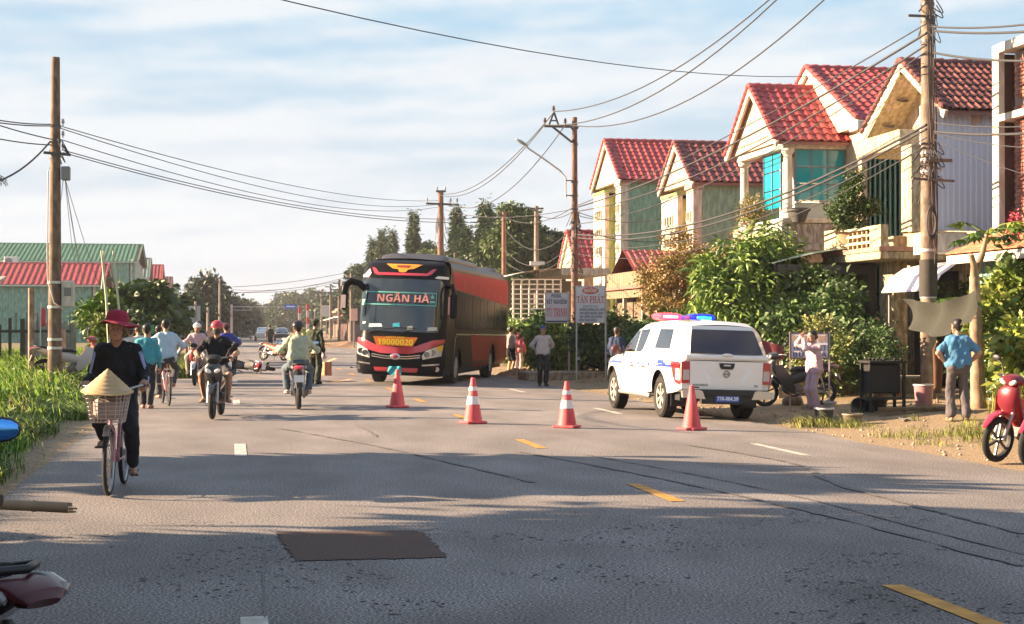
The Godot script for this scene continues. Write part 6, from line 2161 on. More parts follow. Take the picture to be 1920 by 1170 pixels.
	for q in [[0.62, 1.62, 0.4, 0.09, 0.45, 0.6, 0.6], [0.03, 1.62, 0.2, 0.13, 0.03, 0.42, 0.5], [-0.35, 1.57, 0.16, 0.1, 0.6, 0.58, 0.5], [-0.95, 1.56, 0.25, 0.1, 0.5, 0.5, 0.45], [0.98, 1.7, 0.1, 0.05, 0.6, 0.6, 0.58]]:
		b = MB.new()
		b.panel(poly([q[0] - q[2] / 2, q[1], q[0] + q[2] / 2, q[1] - 0.02, q[0] + q[2] / 2, q[1] + q[3] * 0.8, q[0] - q[2] * 0.4, q[1] + q[3]]), face.call(0.016), 0.15, Vector3.FORWARD)
		obj("dashboard_paper", b, mat(q[4], q[5], q[6], 0.6), o)
	b = MB.new()
	b.panel(poly([0.98, 2.2, 1.12, 2.2, 1.12, 2.36, 0.98, 2.36]), face.call(0.02), 0.1, Vector3.FORWARD)
	obj("sticker", b, mat(0.25, 0.55, 0.3, 0.5), o)
	b = MB.new()
	for q in [[0.85, 1.46, 0.1, 1.62], [-0.1, 1.46, -0.4, 1.56]]:
		b.bar((face.call(0.04) as Callable).call(q[0], q[1]), (face.call(0.05) as Callable).call(q[2], q[3]), 0.025, 0.02)
	b.bar((face.call(0.05) as Callable).call(0.1, 1.62), (face.call(0.05) as Callable).call(-0.55, 1.6), 0.025, 0.02)
	obj("wiper", b, matte, o)
	b = MB.new()
	b.panel(poly([-0.19, 0.34, 0.12, 0.32, 0.2, 0.4, 0.17, 0.55, -0.18, 0.56]), func(x: float, y: float) -> Vector3: return Vector3(x, y, -6.07 - 0.025 * sin(x * 30.0 + y * 22.0)), 0.03, Vector3.FORWARD)
	obj("rag", b, mat(0.05, 0.42, 0.46, 0.9, 0, 3), o)
	b = MB.new()
	b.tube([Vector3(1.05, 2.62, -5.35), Vector3(1.22, 2.8, -5.5), Vector3(1.42, 2.84, -5.65), Vector3(1.55, 2.72, -5.7), Vector3(1.58, 2.5, -5.7)], [0.09, 0.10, 0.10, 0.1, 0.09], 10)
	var m1 := obj("mirror_arm", b, black, o)
	b = MB.new()
	b.box(Vector3(1.58, 2.3, -5.68), Vector3(0.2, 0.5, 0.16), Basis(), 0.06)
	obj("mirror_case", b, black, m1)
	b = MB.new()
	b.box(Vector3(1.585, 2.28, -5.766), Vector3(0.14, 0.36, 0.01))
	obj("mirror_marker", b, mat(0.6, 0.45, 0.42, 0.3), m1)
	b = MB.new()
	b.tube([Vector3(-1.15, 2.75, -5.0), Vector3(-1.38, 2.8, -5.3), Vector3(-1.44, 2.6, -5.4)], [0.07, 0.07, 0.06], 8)
	var m2 := obj("mirror_arm", b, black, o)
	b = MB.new()
	b.box(Vector3(-1.45, 2.25, -5.42), Vector3(0.2, 0.72, 0.18), Basis(), 0.07)
	obj("mirror_case", b, black, m2)
	b = MB.new()
	b.box(Vector3(-1.33, 2.25, -5.46), Vector3(0.05, 0.5, 0.1), Basis(), 0.02)
	obj("mirror_marker", b, mat(0.6, 0.3, 0.3, 0.3), m2)
func dull(m: StandardMaterial3D, k := 0.2) -> StandardMaterial3D:
	m.metallic_specular = k
	return m
func bike_wheel(o: Node3D, z: float, r: float, w: float, spoked: bool, rim_m: Material) -> Node3D:
	var n := Node3D.new()
	n.name = "wheel"
	n.position = Vector3(0, r, z)
	o.add_child(n, true)
	var t := Transform3D(Basis(Vector3.BACK, PI / 2), Vector3())
	var b := MB.new()
	var pr := []
	for i in 11:
		var a := TAU * i / 10.0
		pr.append(Vector2(r - w / 2 + cos(a) * w / 2, sin(a) * w / 2))
	b.lathe(pr, 28, t, true)
	obj("tyre", b, mat(0.02, 0.02, 0.02, 0.85, 0, 1), n)
	b = MB.new()
	b.lathe([Vector2(r - w * 0.95, -w * 0.35), Vector2(r - w * 0.8, -w * 0.3), Vector2(r - w * 0.8, w * 0.3), Vector2(r - w * 0.95, w * 0.35), Vector2(r - w * 1.05, 0.0), Vector2(r - w * 0.95, -w * 0.35)], 28, t)
	obj("rim", b, rim_m, n)
	b = MB.new()
	b.lathe([Vector2(0, -w * 0.6), Vector2(r * 0.13, -w * 0.5), Vector2(r * 0.13, w * 0.5), Vector2(0, w * 0.6)], 14, t)
	if spoked:
		for k in 18:
			var a := TAU * k / 18.0
			var s := -0.4 if k % 2 else 0.4
			b.bar(Vector3(w * s, cos(a) * r * 0.12, sin(a) * r * 0.12), Vector3(0, cos(a + s * 0.5) * (r - w), sin(a + s * 0.5) * (r - w)), 0.005, 0.005)
	else:
		for k in 6:
			var a := TAU * k / 6.0
			b.bar(Vector3(0, cos(a) * r * 0.1, sin(a) * r * 0.1), Vector3(0, cos(a + 0.15) * (r - w), sin(a + 0.15) * (r - w)), 0.025, 0.03)
	obj("spokes", b, rim_m, n)
	return n
func motorbike(label: String, p: Vector3, turn: float, paint: Material, second: Material, group := "", lit := false, plate := "", lean := 0.0, called := "motorbike") -> Node3D:
	var o := thing(called, label, "motorbike", p, 0.0, group)
	o.basis = Basis(Vector3.UP, turn) * Basis(Vector3.BACK, lean)
	var black := mat(0.015, 0.015, 0.016, 0.5)
	var metal := mat(0.35, 0.34, 0.33, 0.35, 0.7)
	var alloy := mat(0.08, 0.08, 0.08, 0.4, 0.5)
	var r := 0.29
	bike_wheel(o, -0.64, r, 0.085, false, alloy)
	bike_wheel(o, 0.62, r, 0.1, false, alloy)
	var b := MB.new()
	for s: float in [-1.0, 1.0]:
		b.tube([Vector3(s * 0.075, r, -0.64), Vector3(s * 0.075, 0.62, -0.50), Vector3(s * 0.06, 0.78, -0.44)], [0.028, 0.026, 0.022], 8)
	obj("fork", b, metal, o)
	b = MB.new()
	b.loft([Vector3(0, r + 0.16, -0.94), Vector3(0, r + 0.29, -0.82), Vector3(0, r + 0.345, -0.66), Vector3(0, r + 0.3, -0.46), Vector3(0, r + 0.18, -0.36)], [0.03, 0.06, 0.07, 0.065, 0.05], [0.012, 0.022, 0.026, 0.022, 0.012], 12)
	obj("front_fender", b, paint, o)
	b = MB.new()
	b.loft([Vector3(0, 0.95, -0.46), Vector3(0, 0.88, -0.52), Vector3(0, 0.76, -0.50), Vector3(0, 0.62, -0.40), Vector3(0, 0.45, -0.25)], [0.10, 0.15, 0.155, 0.13, 0.08], [0.05, 0.08, 0.10, 0.09, 0.05], 16, 0.8)
	obj("nose", b, second, o)
	for s: float in [-1.0, 1.0]:
		b = MB.new()
		b.panel(poly([-0.52, 0.82, -0.34, 0.86, -0.16, 0.6, -0.06, 0.36, -0.14, 0.27, -0.3, 0.38, -0.46, 0.58]), func(z: float, y: float) -> Vector3: return Vector3(s * (0.17 + 0.05 * sin((y - 0.27) * 5.0)), y, z), 0.06, Vector3(s, 0, 0))
		obj("leg_shield", b, paint, o)
	b = MB.new()
	b.loft([Vector3(0, 1.0, -0.56), Vector3(0, 1.02, -0.52), Vector3(0, 1.03, -0.42), Vector3(0, 1.02, -0.36)], [0.09, 0.13, 0.14, 0.09], [0.05, 0.075, 0.08, 0.05], 14, 0.8)
	obj("cowl", b, black if lit else second, o)
	for s: float in [-1.0, 1.0]:
		b = MB.new()
		b.ball(Vector3(s * 0.075, 0.83 if lit else 1.01, -0.60 if lit else -0.555), Vector3(0.06, 0.035, 0.03), Basis(Vector3.BACK, s * 0.5), 12)
		obj("headlight", b, mat(0.8, 0.78, 0.75, 0.1) if lit else mat(0.5, 0.5, 0.48, 0.1, 0.2), o)
	b = MB.new()
	b.tube([Vector3(-0.34, 1.05, -0.30), Vector3(-0.2, 1.06, -0.38), Vector3(0, 1.03, -0.42), Vector3(0.2, 1.06, -0.38), Vector3(0.34, 1.05, -0.30)], [0.013], 8)
	obj("handlebar", b, metal, o)
	for s: float in [-1.0, 1.0]:
		b = MB.new()
		b.tube([Vector3(s * 0.23, 1.058, -0.365), Vector3(s * 0.35, 1.05, -0.295)], [0.019, 0.02], 8)
		obj("grip", b, black, o)
		b = MB.new()
		b.tube([Vector3(s * 0.2, 1.07, -0.38), Vector3(s * 0.26, 1.2, -0.37), Vector3(s * 0.33, 1.25, -0.36)], [0.007], 6)
		var st := obj("mirror_stem", b, black, o)
		b = MB.new()
		b.ball(Vector3(s * 0.36, 1.27, -0.36), Vector3(0.065, 0.042, 0.018))
		obj("mirror", b, black, st)
		b = MB.new()
		b.ball(Vector3(s * 0.36, 1.27, -0.346), Vector3(0.056, 0.034, 0.006))
		obj("mirror_glass", b, mat(0.35, 0.5, 0.75, 0.05, 0.8), st)
	b = MB.new()
	b.loft([Vector3(0, 0.62, -0.32), Vector3(0, 0.54, -0.12), Vector3(0, 0.60, 0.08), Vector3(0, 0.68, 0.35), Vector3(0, 0.76, 0.65), Vector3(0, 0.82, 0.86)], [0.07, 0.085, 0.12, 0.14, 0.11, 0.05], [0.09, 0.10, 0.13, 0.11, 0.08, 0.035], 14, 0.8)
	obj("body", b, paint, o)
	b = MB.new()
	b.loft([Vector3(0, 0.72, -0.10), Vector3(0, 0.765, 0.0), Vector3(0, 0.775, 0.25), Vector3(0, 0.83, 0.40), Vector3(0, 0.85, 0.62), Vector3(0, 0.86, 0.72)], [0.06, 0.11, 0.13, 0.135, 0.11, 0.07], [0.03, 0.045, 0.05, 0.05, 0.045, 0.025], 14, 0.8)
	obj("seat", b, mat(0.016, 0.016, 0.017, 0.55), o)
	b = MB.new()
	b.tube([Vector3(-0.1, 0.83, 0.5), Vector3(-0.12, 0.87, 0.75), Vector3(0, 0.88, 0.86), Vector3(0.12, 0.87, 0.75), Vector3(0.1, 0.83, 0.5)], [0.014], 8)
	obj("grab_rail", b, black, o)
	b = MB.new()
	b.loft([Vector3(0, 0.835, 0.80), Vector3(0, 0.82, 0.88), Vector3(0, 0.80, 0.925), Vector3(0, 0.785, 0.94)], [0.085, 0.10, 0.09, 0.06], [0.02, 0.036, 0.034, 0.02], 18, 0.75)
	obj("tail_lamp", b, mat(0.42, 0.015, 0.02, 0.15, 0.0, 0, "coat"), o)
	for s: float in [-1.0, 1.0]:
		b = MB.new()
		b.loft([Vector3(s * 0.125, 0.83, 0.70), Vector3(s * 0.125, 0.82, 0.80), Vector3(s * 0.115, 0.805, 0.88), Vector3(s * 0.105, 0.80, 0.90)], [0.02, 0.035, 0.028, 0.012], [0.012, 0.03, 0.026, 0.01], 12)
		obj("indicator", b, mat(0.2, 0.19, 0.18, 0.2), o)
	b = MB.new()
	b.loft([Vector3(0, 0.70, 0.72), Vector3(0, 0.60, 0.88), Vector3(0, 0.42, 1.0)], [0.06, 0.07, 0.06], [0.012, 0.012, 0.008], 10)
	obj("rear_fender", b, black, o)
	b = MB.new()
	b.box(Vector3(0, 0.60, 0.93), Vector3(0.19, 0.14, 0.008), Basis(Vector3.RIGHT, -0.35))
	var pl := obj("number_plate", b, mat(0.68, 0.66, 0.62, 0.5), o)
	b = MB.new()
	b.box(Vector3(0, 0.36, -0.02), Vector3(0.22, 0.2, 0.34), Basis(Vector3.RIGHT, 0.2), 0.04)
	for k in 6:
		b.box(Vector3(0, 0.38, -0.19 - k * 0.022), Vector3(0.15, 0.13, 0.01))
	b.lathe([Vector2(0, -0.15), Vector2(0.09, -0.14), Vector2(0.1, -0.1), Vector2(0.1, 0.1), Vector2(0.09, 0.14), Vector2(0, 0.15)], 14, Transform3D(Basis(Vector3.BACK, PI / 2), Vector3(0, 0.34, 0.04)))
	obj("engine", b, mat(0.16, 0.155, 0.15, 0.45, 0.6), o)
	b = MB.new()
	b.tube([Vector3(0.06, 0.3, -0.22), Vector3(0.12, 0.2, 0.0), Vector3(0.14, 0.26, 0.3)], [0.018], 8)
	b.tube([Vector3(0.14, 0.26, 0.3), Vector3(0.15, 0.30, 0.4), Vector3(0.15, 0.42, 0.85)], [0.03, 0.05, 0.045], 10)
	obj("exhaust", b, mat(0.06, 0.06, 0.06, 0.4, 0.5), o)
	b = MB.new()
	for s: float in [-1.0, 1.0]:
		b.bar(Vector3(s * 0.085, 0.38, 0.1), Vector3(s * 0.085, r, 0.62), 0.025, 0.05)
		b.bar(Vector3(s * 0.1, 0.66, 0.5), Vector3(s * 0.1, r + 0.02, 0.6), 0.035, 0.035)
	b.tube([Vector3(-0.26, 0.28, -0.02), Vector3(0.26, 0.28, -0.02)], [0.013], 6)
	b.tube([Vector3(-0.24, 0.34, 0.36), Vector3(0.24, 0.34, 0.36)], [0.012], 6)
	obj("swingarm", b, metal, o)
	b = MB.new()
	b.tube([Vector3(-0.08, 0.3, 0.05), Vector3(-0.2, 0.02, 0.12)], [0.012], 6)
	obj("kickstand", b, metal, o)
	return o
func bicycle(label: String, p: Vector3, turn: float, paint: Material, basket: bool, group := "") -> Node3D:
	var o := thing("bicycle", label, "bicycle", p, turn, group)
	var metal := mat(0.4, 0.39, 0.38, 0.35, 0.7)
	bike_wheel(o, -0.53, 0.32, 0.042, true, metal)
	bike_wheel(o, 0.53, 0.32, 0.042, true, metal)
	var b := MB.new()
	var hd := Vector3(0, 0.83, -0.38)
	b.tube([Vector3(0, 0.62, -0.43), hd, Vector3(0, 0.98, -0.34)], [0.02], 8)
	b.tube([Vector3(0, 0.66, -0.42), Vector3(0, 0.42, -0.2), Vector3(0, 0.28, 0.08)], [0.02], 8)
	b.tube([Vector3(0, 0.28, 0.08), Vector3(0, 0.84, 0.24)], [0.017], 8)
	for s: float in [-1.0, 1.0]:
		b.tube([Vector3(0, 0.28, 0.08), Vector3(s * 0.05, 0.32, 0.53)], [0.011], 6)
		b.tube([Vector3(0, 0.66, 0.19), Vector3(s * 0.05, 0.32, 0.53)], [0.010], 6)
		b.tube([Vector3(0, 0.64, -0.43), Vector3(s * 0.045, 0.58, -0.46), Vector3(s * 0.045, 0.32, -0.53)], [0.013], 6)
	obj("frame", b, paint, o)
	b = MB.new()
	b.tube([Vector3(-0.29, 1.02, -0.12), Vector3(-0.27, 1.03, -0.28), Vector3(-0.1, 0.98, -0.36), Vector3(0, 0.97, -0.36), Vector3(0.1, 0.98, -0.36), Vector3(0.27, 1.03, -0.28), Vector3(0.29, 1.02, -0.12)], [0.012], 8)
	obj("handlebar", b, metal, o)
	for s: float in [-1.0, 1.0]:
		b = MB.new()
		b.tube([Vector3(s * 0.275, 1.028, -0.24), Vector3(s * 0.29, 1.02, -0.12)], [0.018], 8)
		obj("grip", b, mat(0.02, 0.02, 0.02, 0.8), o)
	b = MB.new()
	b.loft([Vector3(0, 0.90, 0.06), Vector3(0, 0.91, 0.2), Vector3(0, 0.92, 0.36)], [0.03, 0.08, 0.1], [0.02, 0.03, 0.035], 12)
	obj("saddle", b, mat(0.02, 0.02, 0.02, 0.6), o)
	b = MB.new()
	b.lathe([Vector2(0.09, -0.004), Vector2(0.1, 0.0), Vector2(0.09, 0.004), Vector2(0.085, 0)], 18, Transform3D(Basis(Vector3.BACK, PI / 2), Vector3(0.05, 0.28, 0.08)))
	b.bar(Vector3(0.07, 0.28, 0.08), Vector3(0.09, 0.13, 0.04), 0.018, 0.014)
	b.bar(Vector3(-0.07, 0.28, 0.08), Vector3(-0.09, 0.43, 0.12), 0.018, 0.014)
	b.box(Vector3(0.14, 0.13, 0.04), Vector3(0.1, 0.02, 0.06))
	b.box(Vector3(-0.14, 0.43, 0.12), Vector3(0.1, 0.02, 0.06))
	b.bar(Vector3(0.06, 0.36, 0.08), Vector3(0.06, 0.35, 0.53), 0.006, 0.01)
	b.bar(Vector3(0.06, 0.20, 0.08), Vector3(0.06, 0.29, 0.53), 0.006, 0.01)
	obj("crank", b, metal, o)
	for q in [[-0.53, 0.6, 2.3], [0.53, 0.9, 2.9]]:
		b = MB.new()
		var p2 := []
		for i in 9:
			var a := lerpf(q[1], q[2], i / 8.0)
			p2.append(Vector3(0, 0.32 + sin(a) * 0.35, q[0] + cos(a) * 0.35))
		b.loft(p2, [0.03, 0.03, 0.03, 0.03, 0.03, 0.03, 0.03, 0.03, 0.03], [0.004, 0.004, 0.004, 0.004, 0.004, 0.004, 0.004, 0.004, 0.004], 8)
		obj("mudguard", b, metal, o)
	b = MB.new()
	for x in [-0.06, 0.0, 0.06]:
		b.bar(Vector3(x, 0.74, 0.3), Vector3(x, 0.74, 0.75), 0.01, 0.01)
	b.bar(Vector3(-0.07, 0.74, 0.75), Vector3(0.07, 0.74, 0.75), 0.01, 0.01)
	for s: float in [-1.0, 1.0]:
		b.bar(Vector3(s * 0.06, 0.74, 0.7), Vector3(s * 0.055, 0.32, 0.54), 0.008, 0.008)
	obj("carrier", b, metal, o)
	if basket:
		var wire_m := mat(0.52, 0.46, 0.44, 0.4, 0.5)
		var k := Node3D.new()
		k.name = "basket"
		o.add_child(k)
		var lo := Vector3(0, 0.70, -0.60)
		var rim := Vector3(0, 1.0, -0.62)
		b = MB.new()
		var ring := func(c: Vector3, w: float, d: float) -> Array:
			var a := []
			for i in 25:
				var t := TAU * i / 24.0
				a.append(c + Vector3(signf(cos(t)) * pow(absf(cos(t)), 0.5) * w, 0, signf(sin(t)) * pow(absf(sin(t)), 0.5) * d))
			return a
		for i in 9:
			var f := i / 8.0
			b.tube(ring.call(lo.lerp(rim, f), lerpf(0.155, 0.21, f), lerpf(0.11, 0.16, f)), [0.006 if i == 8 else 0.0025], 5, false)
		obj("rings", b, wire_m, k)
		var r0: Array = ring.call(lo, 0.155, 0.11)
		var r1: Array = ring.call(rim, 0.21, 0.16)
		for i in 24:
			b = MB.new()
			b.bar(r0[i], r1[i], 0.006, 0.006)
			obj("wire", b, wire_m, k)
		b = MB.new()
		for i in 9:
			var x := -0.13 + i * 0.0325
			b.bar(lo + Vector3(x, 0, -0.1), lo + Vector3(x, 0, 0.1), 0.004, 0.004)
		obj("bottom", b, wire_m, k)
		b = MB.new()
		b.box(lo + Vector3(0.0, 0.13, 0.0), Vector3(0.26, 0.22, 0.17), Basis(), 0.05)
		obj("bag", b, mat(0.36, 0.30, 0.27, 0.6, 0, 3), k)
	return o
func field_mesh(mb: MB, bones: Array, cell: float, k: float, rough := 0.0, seed_ := 0.0) -> void:
	if bones.is_empty():
		return
	var lo: Vector3 = bones[0][0]
	var hi := lo
	for q in bones:
		var r := maxf(q[2], q[3]) + k + cell * 3.0
		for e in 2:
			lo = lo.min(q[e] - Vector3.ONE * r)
			hi = hi.max(q[e] + Vector3.ONE * r)
	var nx := int((hi.x - lo.x) / cell) + 2
	var ny := int((hi.y - lo.y) / cell) + 2
	var nz := int((hi.z - lo.z) / cell) + 2
	var f := PackedFloat32Array()
	f.resize(nx * ny * nz)
	f.fill(9.0)
	for q in bones:
		var a: Vector3 = q[0]
		var b: Vector3 = q[1]
		var ra: float = q[2]
		var rb: float = q[3]
		var m := maxf(ra, rb) + k + cell * 2.0
		var l := ((a.min(b) - Vector3.ONE * m - lo) / cell).floor()
		var h := ((a.max(b) + Vector3.ONE * m - lo) / cell).ceil()
		var ab := b - a
		var inv := 1.0 / maxf(ab.length_squared(), 1e-9)
		for z in range(maxi(0, int(l.z)), mini(nz, int(h.z) + 1)):
			for y in range(maxi(0, int(l.y)), mini(ny, int(h.y) + 1)):
				var row := (z * ny + y) * nx
				var p := Vector3(0, lo.y + y * cell, lo.z + z * cell)
				for x in range(maxi(0, int(l.x)), mini(nx, int(h.x) + 1)):
					p.x = lo.x + x * cell
					var t := clampf((p - a).dot(ab) * inv, 0.0, 1.0)
					var d := p.distance_to(a + ab * t) - lerpf(ra, rb, t)
					if d > m: continue
					var o := f[row + x]
					var w := maxf(k - absf(o - d), 0.0) / k
					f[row + x] = minf(o, d) - w * w * k * 0.25
	if rough > 0.0:
		for i in f.size():
			if absf(f[i]) < cell * 3.0:
				var x := i % nx
				var y := (i / nx) % ny
				var z := i / (nx * ny)
				f[i] += rough * noise.get_noise_3d((x * cell) * 340.0 + seed_, (y * cell) * 200.0, (z * cell) * 340.0) * 1.6
	var at_ := PackedInt32Array()
	at_.resize(f.size())
	at_.fill(-1)
	var pos := PackedVector3Array()
	var st := [0, 1, nx, nx + 1, nx * ny, nx * ny + 1, nx * ny + nx, nx * ny + nx + 1]
	var edges := [[0, 1], [2, 3], [4, 5], [6, 7], [0, 2], [1, 3], [4, 6], [5, 7], [0, 4], [1, 5], [2, 6], [3, 7]]
	var active := PackedInt32Array()
	for z in nz - 1:
		for y in ny - 1:
			var row := (z * ny + y) * nx
			for x in nx - 1:
				var i := row + x
				if absf(f[i]) > cell * 2.0: continue
				var s := 0
				for c in 8:
					if f[i + st[c]] < 0.0: s += 1
				if s == 0 or s == 8: continue
				var sum := Vector3()
				var cnt := 0
				for e in edges:
					var u := f[i + st[e[0]]]
					var v := f[i + st[e[1]]]
					if (u < 0.0) == (v < 0.0): continue
					var t := u / (u - v)
					var pa := Vector3(e[0] & 1, (e[0] >> 1) & 1, e[0] >> 2)
					var pb := Vector3(e[1] & 1, (e[1] >> 1) & 1, e[1] >> 2)
					sum += pa.lerp(pb, t)
					cnt += 1
				at_[i] = pos.size()
				pos.append(lo + (Vector3(x, y, z) + sum / cnt) * cell)
				active.append(i)
	var quads := []
	var nor := PackedVector3Array()
	nor.resize(pos.size())
	for i in active:
		for ax in 3:
			var step: int = [1, nx, nx * ny][ax]
			var o1: int = [nx, nx * ny, 1][ax]
			var o2: int = [nx * ny, 1, nx][ax]
			if (f[i] < 0.0) == (f[i + step] < 0.0): continue
			if i - o1 - o2 < 0: continue
			var q := [at_[i], at_[i - o1], at_[i - o1 - o2], at_[i - o2]]
			if q[0] < 0 or q[1] < 0 or q[2] < 0 or q[3] < 0: continue
			var out := Vector3()
			out[ax] = 1.0 if f[i] < 0.0 else -1.0
			var n := (pos[q[2]] - pos[q[0]]).cross(pos[q[3]] - pos[q[1]])
			if n.dot(out) < 0.0: n = -n
			for e in 4:
				nor[q[e]] += n
			quads.append(q)
	for q in quads:
		mb.tri(pos[q[0]], pos[q[1]], pos[q[2]], nor[q[0]], nor[q[1]], nor[q[2]])
		mb.tri(pos[q[0]], pos[q[2]], pos[q[3]], nor[q[0]], nor[q[2]], nor[q[3]])
func joint(a: Vector3, c: Vector3, l1: float, l2: float, hint: Vector3) -> Vector3:
	var d := c - a
	var len := clampf(d.length(), absf(l1 - l2) + 0.01, l1 + l2 - 0.004)
	var u := d.normalized()
	var x := (l1 * l1 - l2 * l2 + len * len) / (2.0 * len)
	var h := sqrt(maxf(l1 * l1 - x * x, 0.0))
	var n := (hint - u * hint.dot(u)).normalized()
	return a + u * x + n * h
func person(label: String, where: Vector3, turn: float, d: Dictionary, group := "") -> Node3D:
	var o := thing("person", label, "person", where, turn, group)
	var H: float = d.get("h", 1.65)
	var s := H / 1.68
	var fat: float = d.get("fat", 1.0)
	var cell: float = d.get("cell", 0.018)
	var pel: Vector3 = d.get("pelvis", Vector3(0, 0.92 * s, 0))
	var neck: Vector3 = d.get("neck", pel + Vector3(0, 0.50 * s, 0.01))
	var up := (neck - pel).normalized()
	var rx := Vector3.RIGHT.rotated(Vector3.UP, d.get("twist", 0.0))
	rx = (rx - up * rx.dot(up)).normalized()     # the person's left
	var fw := rx.cross(up).normalized()
	var spine := func(t: float) -> Vector3: return pel.lerp(neck, t)
	var sh: Array = [neck - up * 0.055 * s + rx * 0.165 * s, neck - up * 0.055 * s - rx * 0.165 * s]
	var hip: Array = [pel + rx * 0.085 * s - up * 0.02, pel - rx * 0.085 * s - up * 0.02]
	var wr: Array = d.get("wrists", [sh[0] + Vector3(0.09, -0.52, 0.03) * s, sh[1] + Vector3(-0.09, -0.52, 0.03) * s])
	var an: Array = d.get("ankles", [Vector3(0.09, 0.085, -0.02) * s, Vector3(-0.09, 0.085, -0.02) * s])
	var eh: Array = d.get("elbow_hint", [Vector3(0.6, -0.4, -1), Vector3(-0.6, -0.4, -1)])
	var kh: Array = d.get("knee_hint", [Vector3(0.12, 0, 1), Vector3(-0.12, 0, 1)])
	var toe: Array = d.get("toes", [Vector3(0.2, 0, 1), Vector3(-0.2, 0, 1)])
	var el := []
	var kn := []
	for i in 2:
		el.append(joint(sh[i], wr[i], 0.285 * s, 0.255 * s, eh[i]))
		kn.append(joint(hip[i], an[i], 0.42 * s, 0.42 * s, kh[i]))
		wr[i] = el[i] + (wr[i] - el[i]).normalized() * 0.255 * s
		an[i] = kn[i] + (an[i] - kn[i]).normalized() * 0.42 * s
	var skin_c: Color = d.get("skin", Color(0.36, 0.205, 0.135))
	var skin := mat(skin_c.r, skin_c.g, skin_c.b, 0.55)
	var bones := []
	bones.append([neck - up * 0.03, neck + up * 0.09 * s + fw * 0.015, 0.058 * s, 0.052 * s])
	bones.append([spine.call(0.88) - rx * 0.10 * s, spine.call(0.88) + rx * 0.10 * s, 0.065 * s, 0.065 * s])
	for e: float in [-1.0, 1.0]:
		bones.append([spine.call(0.7) + rx * e * 0.06 * s, pel + rx * e * 0.06 * s, 0.085 * s, 0.09 * s])
	for i in 2:
		bones.append([sh[i], el[i], 0.05 * s, 0.04 * s])
		bones.append([el[i], el[i].lerp(wr[i], 0.3), 0.04 * s, 0.041 * s])
		bones.append([el[i].lerp(wr[i], 0.3), wr[i], 0.041 * s, 0.026 * s])
		bones.append([hip[i], kn[i], 0.078 * s, 0.052 * s])
		bones.append([kn[i], kn[i].lerp(an[i], 0.3), 0.05 * s, 0.055 * s])
		bones.append([kn[i].lerp(an[i], 0.3), an[i], 0.055 * s, 0.034 * s])
		var tv: Vector3 = toe[i].normalized()
		var hp: Vector3 = an[i] + Vector3.DOWN * 0.05 * s
		bones.append([hp - tv * 0.035, hp + tv * 0.10 * s, 0.034 * s, 0.030 * s])
		bones.append([hp + tv * 0.10 * s - Vector3.UP * 0.006, hp + tv * 0.165 * s - Vector3.UP * 0.008, 0.032 * s, 0.022 * s])
	var b := MB.new()
	field_mesh(b, bones, cell, 0.03)
	for i in 2:
		var dv: Vector3 = (wr[i] - el[i]).normalized()
		var gd: Array = d.get("hand_dir", [Vector3.ZERO, Vector3.ZERO])
		if gd[i] != Vector3.ZERO: dv = gd[i].normalized()
		var inn: Vector3 = -rx if i == 0 else rx      # towards the body
		var pn: Array = d.get("palm", [inn, -inn] if i == 1 else [inn, inn])
		var palm: Vector3 = pn[i]
		if not d.has("palm"): palm = inn
		palm = (palm - dv * palm.dot(dv)).normalized()
		var across := dv.cross(palm).normalized()    # along the row of knuckles
		if across.dot(fw + up * 0.4) < 0.0: across = -across
		var curl: float = d.get("curl", 0.35)
		var w0: Vector3 = wr[i]
		var hb := []
		hb.append([w0, w0 + dv * 0.05 * s + across * 0.018 * s, 0.024 * s, 0.017 * s])
		hb.append([w0, w0 + dv * 0.05 * s - across * 0.02 * s, 0.024 * s, 0.017 * s])
		for q in 4:
			var off: float = (1.5 - q) * 0.0195 * s
			var l: float = [0.072, 0.082, 0.076, 0.058][q] * s
			var p0 := w0 + dv * 0.075 * s + across * off * 0.95
			hb.append([w0 + dv * 0.02 * s + across * off * 0.6, p0, 0.015 * s, 0.0115 * s])
			var dd := dv
			var last := p0
			for e in 3:
				dd = (dd * cos(curl * (0.6 + 0.5 * e)) + palm * sin(curl * (0.6 + 0.5 * e))).normalized()
				var nx: Vector3 = last + dd * l * [0.45, 0.32, 0.25][e]
				hb.append([last, nx, 0.0095 * s, 0.0085 * s])
				last = nx
		var t0 := w0 + dv * 0.022 * s + across * 0.026 * s
		var t1 := t0 + (dv * 0.6 + across * 0.75 + palm * 0.35).normalized() * 0.042 * s
		var t2 := t1 + (dv * 0.9 + across * 0.25 + palm * 0.55).normalized() * 0.038 * s
		hb.append([w0 + dv * 0.01, t0, 0.02 * s, 0.016 * s])
		hb.append([t0, t1, 0.014 * s, 0.011 * s])
		hb.append([t1, t2, 0.011 * s, 0.009 * s])
		field_mesh(b, hb, d.get("hand_cell", 0.007), 0.008)
	var hy: float = d.get("head_turn", 0.0)
	var hp2: float = d.get("head_pitch", 0.0)
	var hbase := Basis(fw.cross(up).normalized() * -1.0, Vector3.UP, fw) if false else Basis(rx, up.lerp(Vector3.UP, 0.7).normalized(), fw).orthonormalized()
	hbase = hbase * Basis(Vector3.UP, hy) * Basis(Vector3.RIGHT, hp2)
	var hc: Vector3 = neck + up * 0.10 * s + hbase * (Vector3(0, 0.075, 0.03) * s)
	var hs := s * 1.0
	var P := func(x: float, y: float, z: float) -> Vector3: return hc + hbase * (Vector3(x, y, z) * hs)
	var fb := []
	fb.append([P.call(0, 0.045, -0.025), P.call(0, 0.04, 0.02), 0.082 * hs, 0.075 * hs])
	fb.append([P.call(0, 0.0, 0.01), P.call(0, -0.05, 0.03), 0.07 * hs, 0.055 * hs])
	fb.append([P.call(-0.02, -0.085, 0.055), P.call(0.02, -0.085, 0.055), 0.028 * hs, 0.028 * hs])
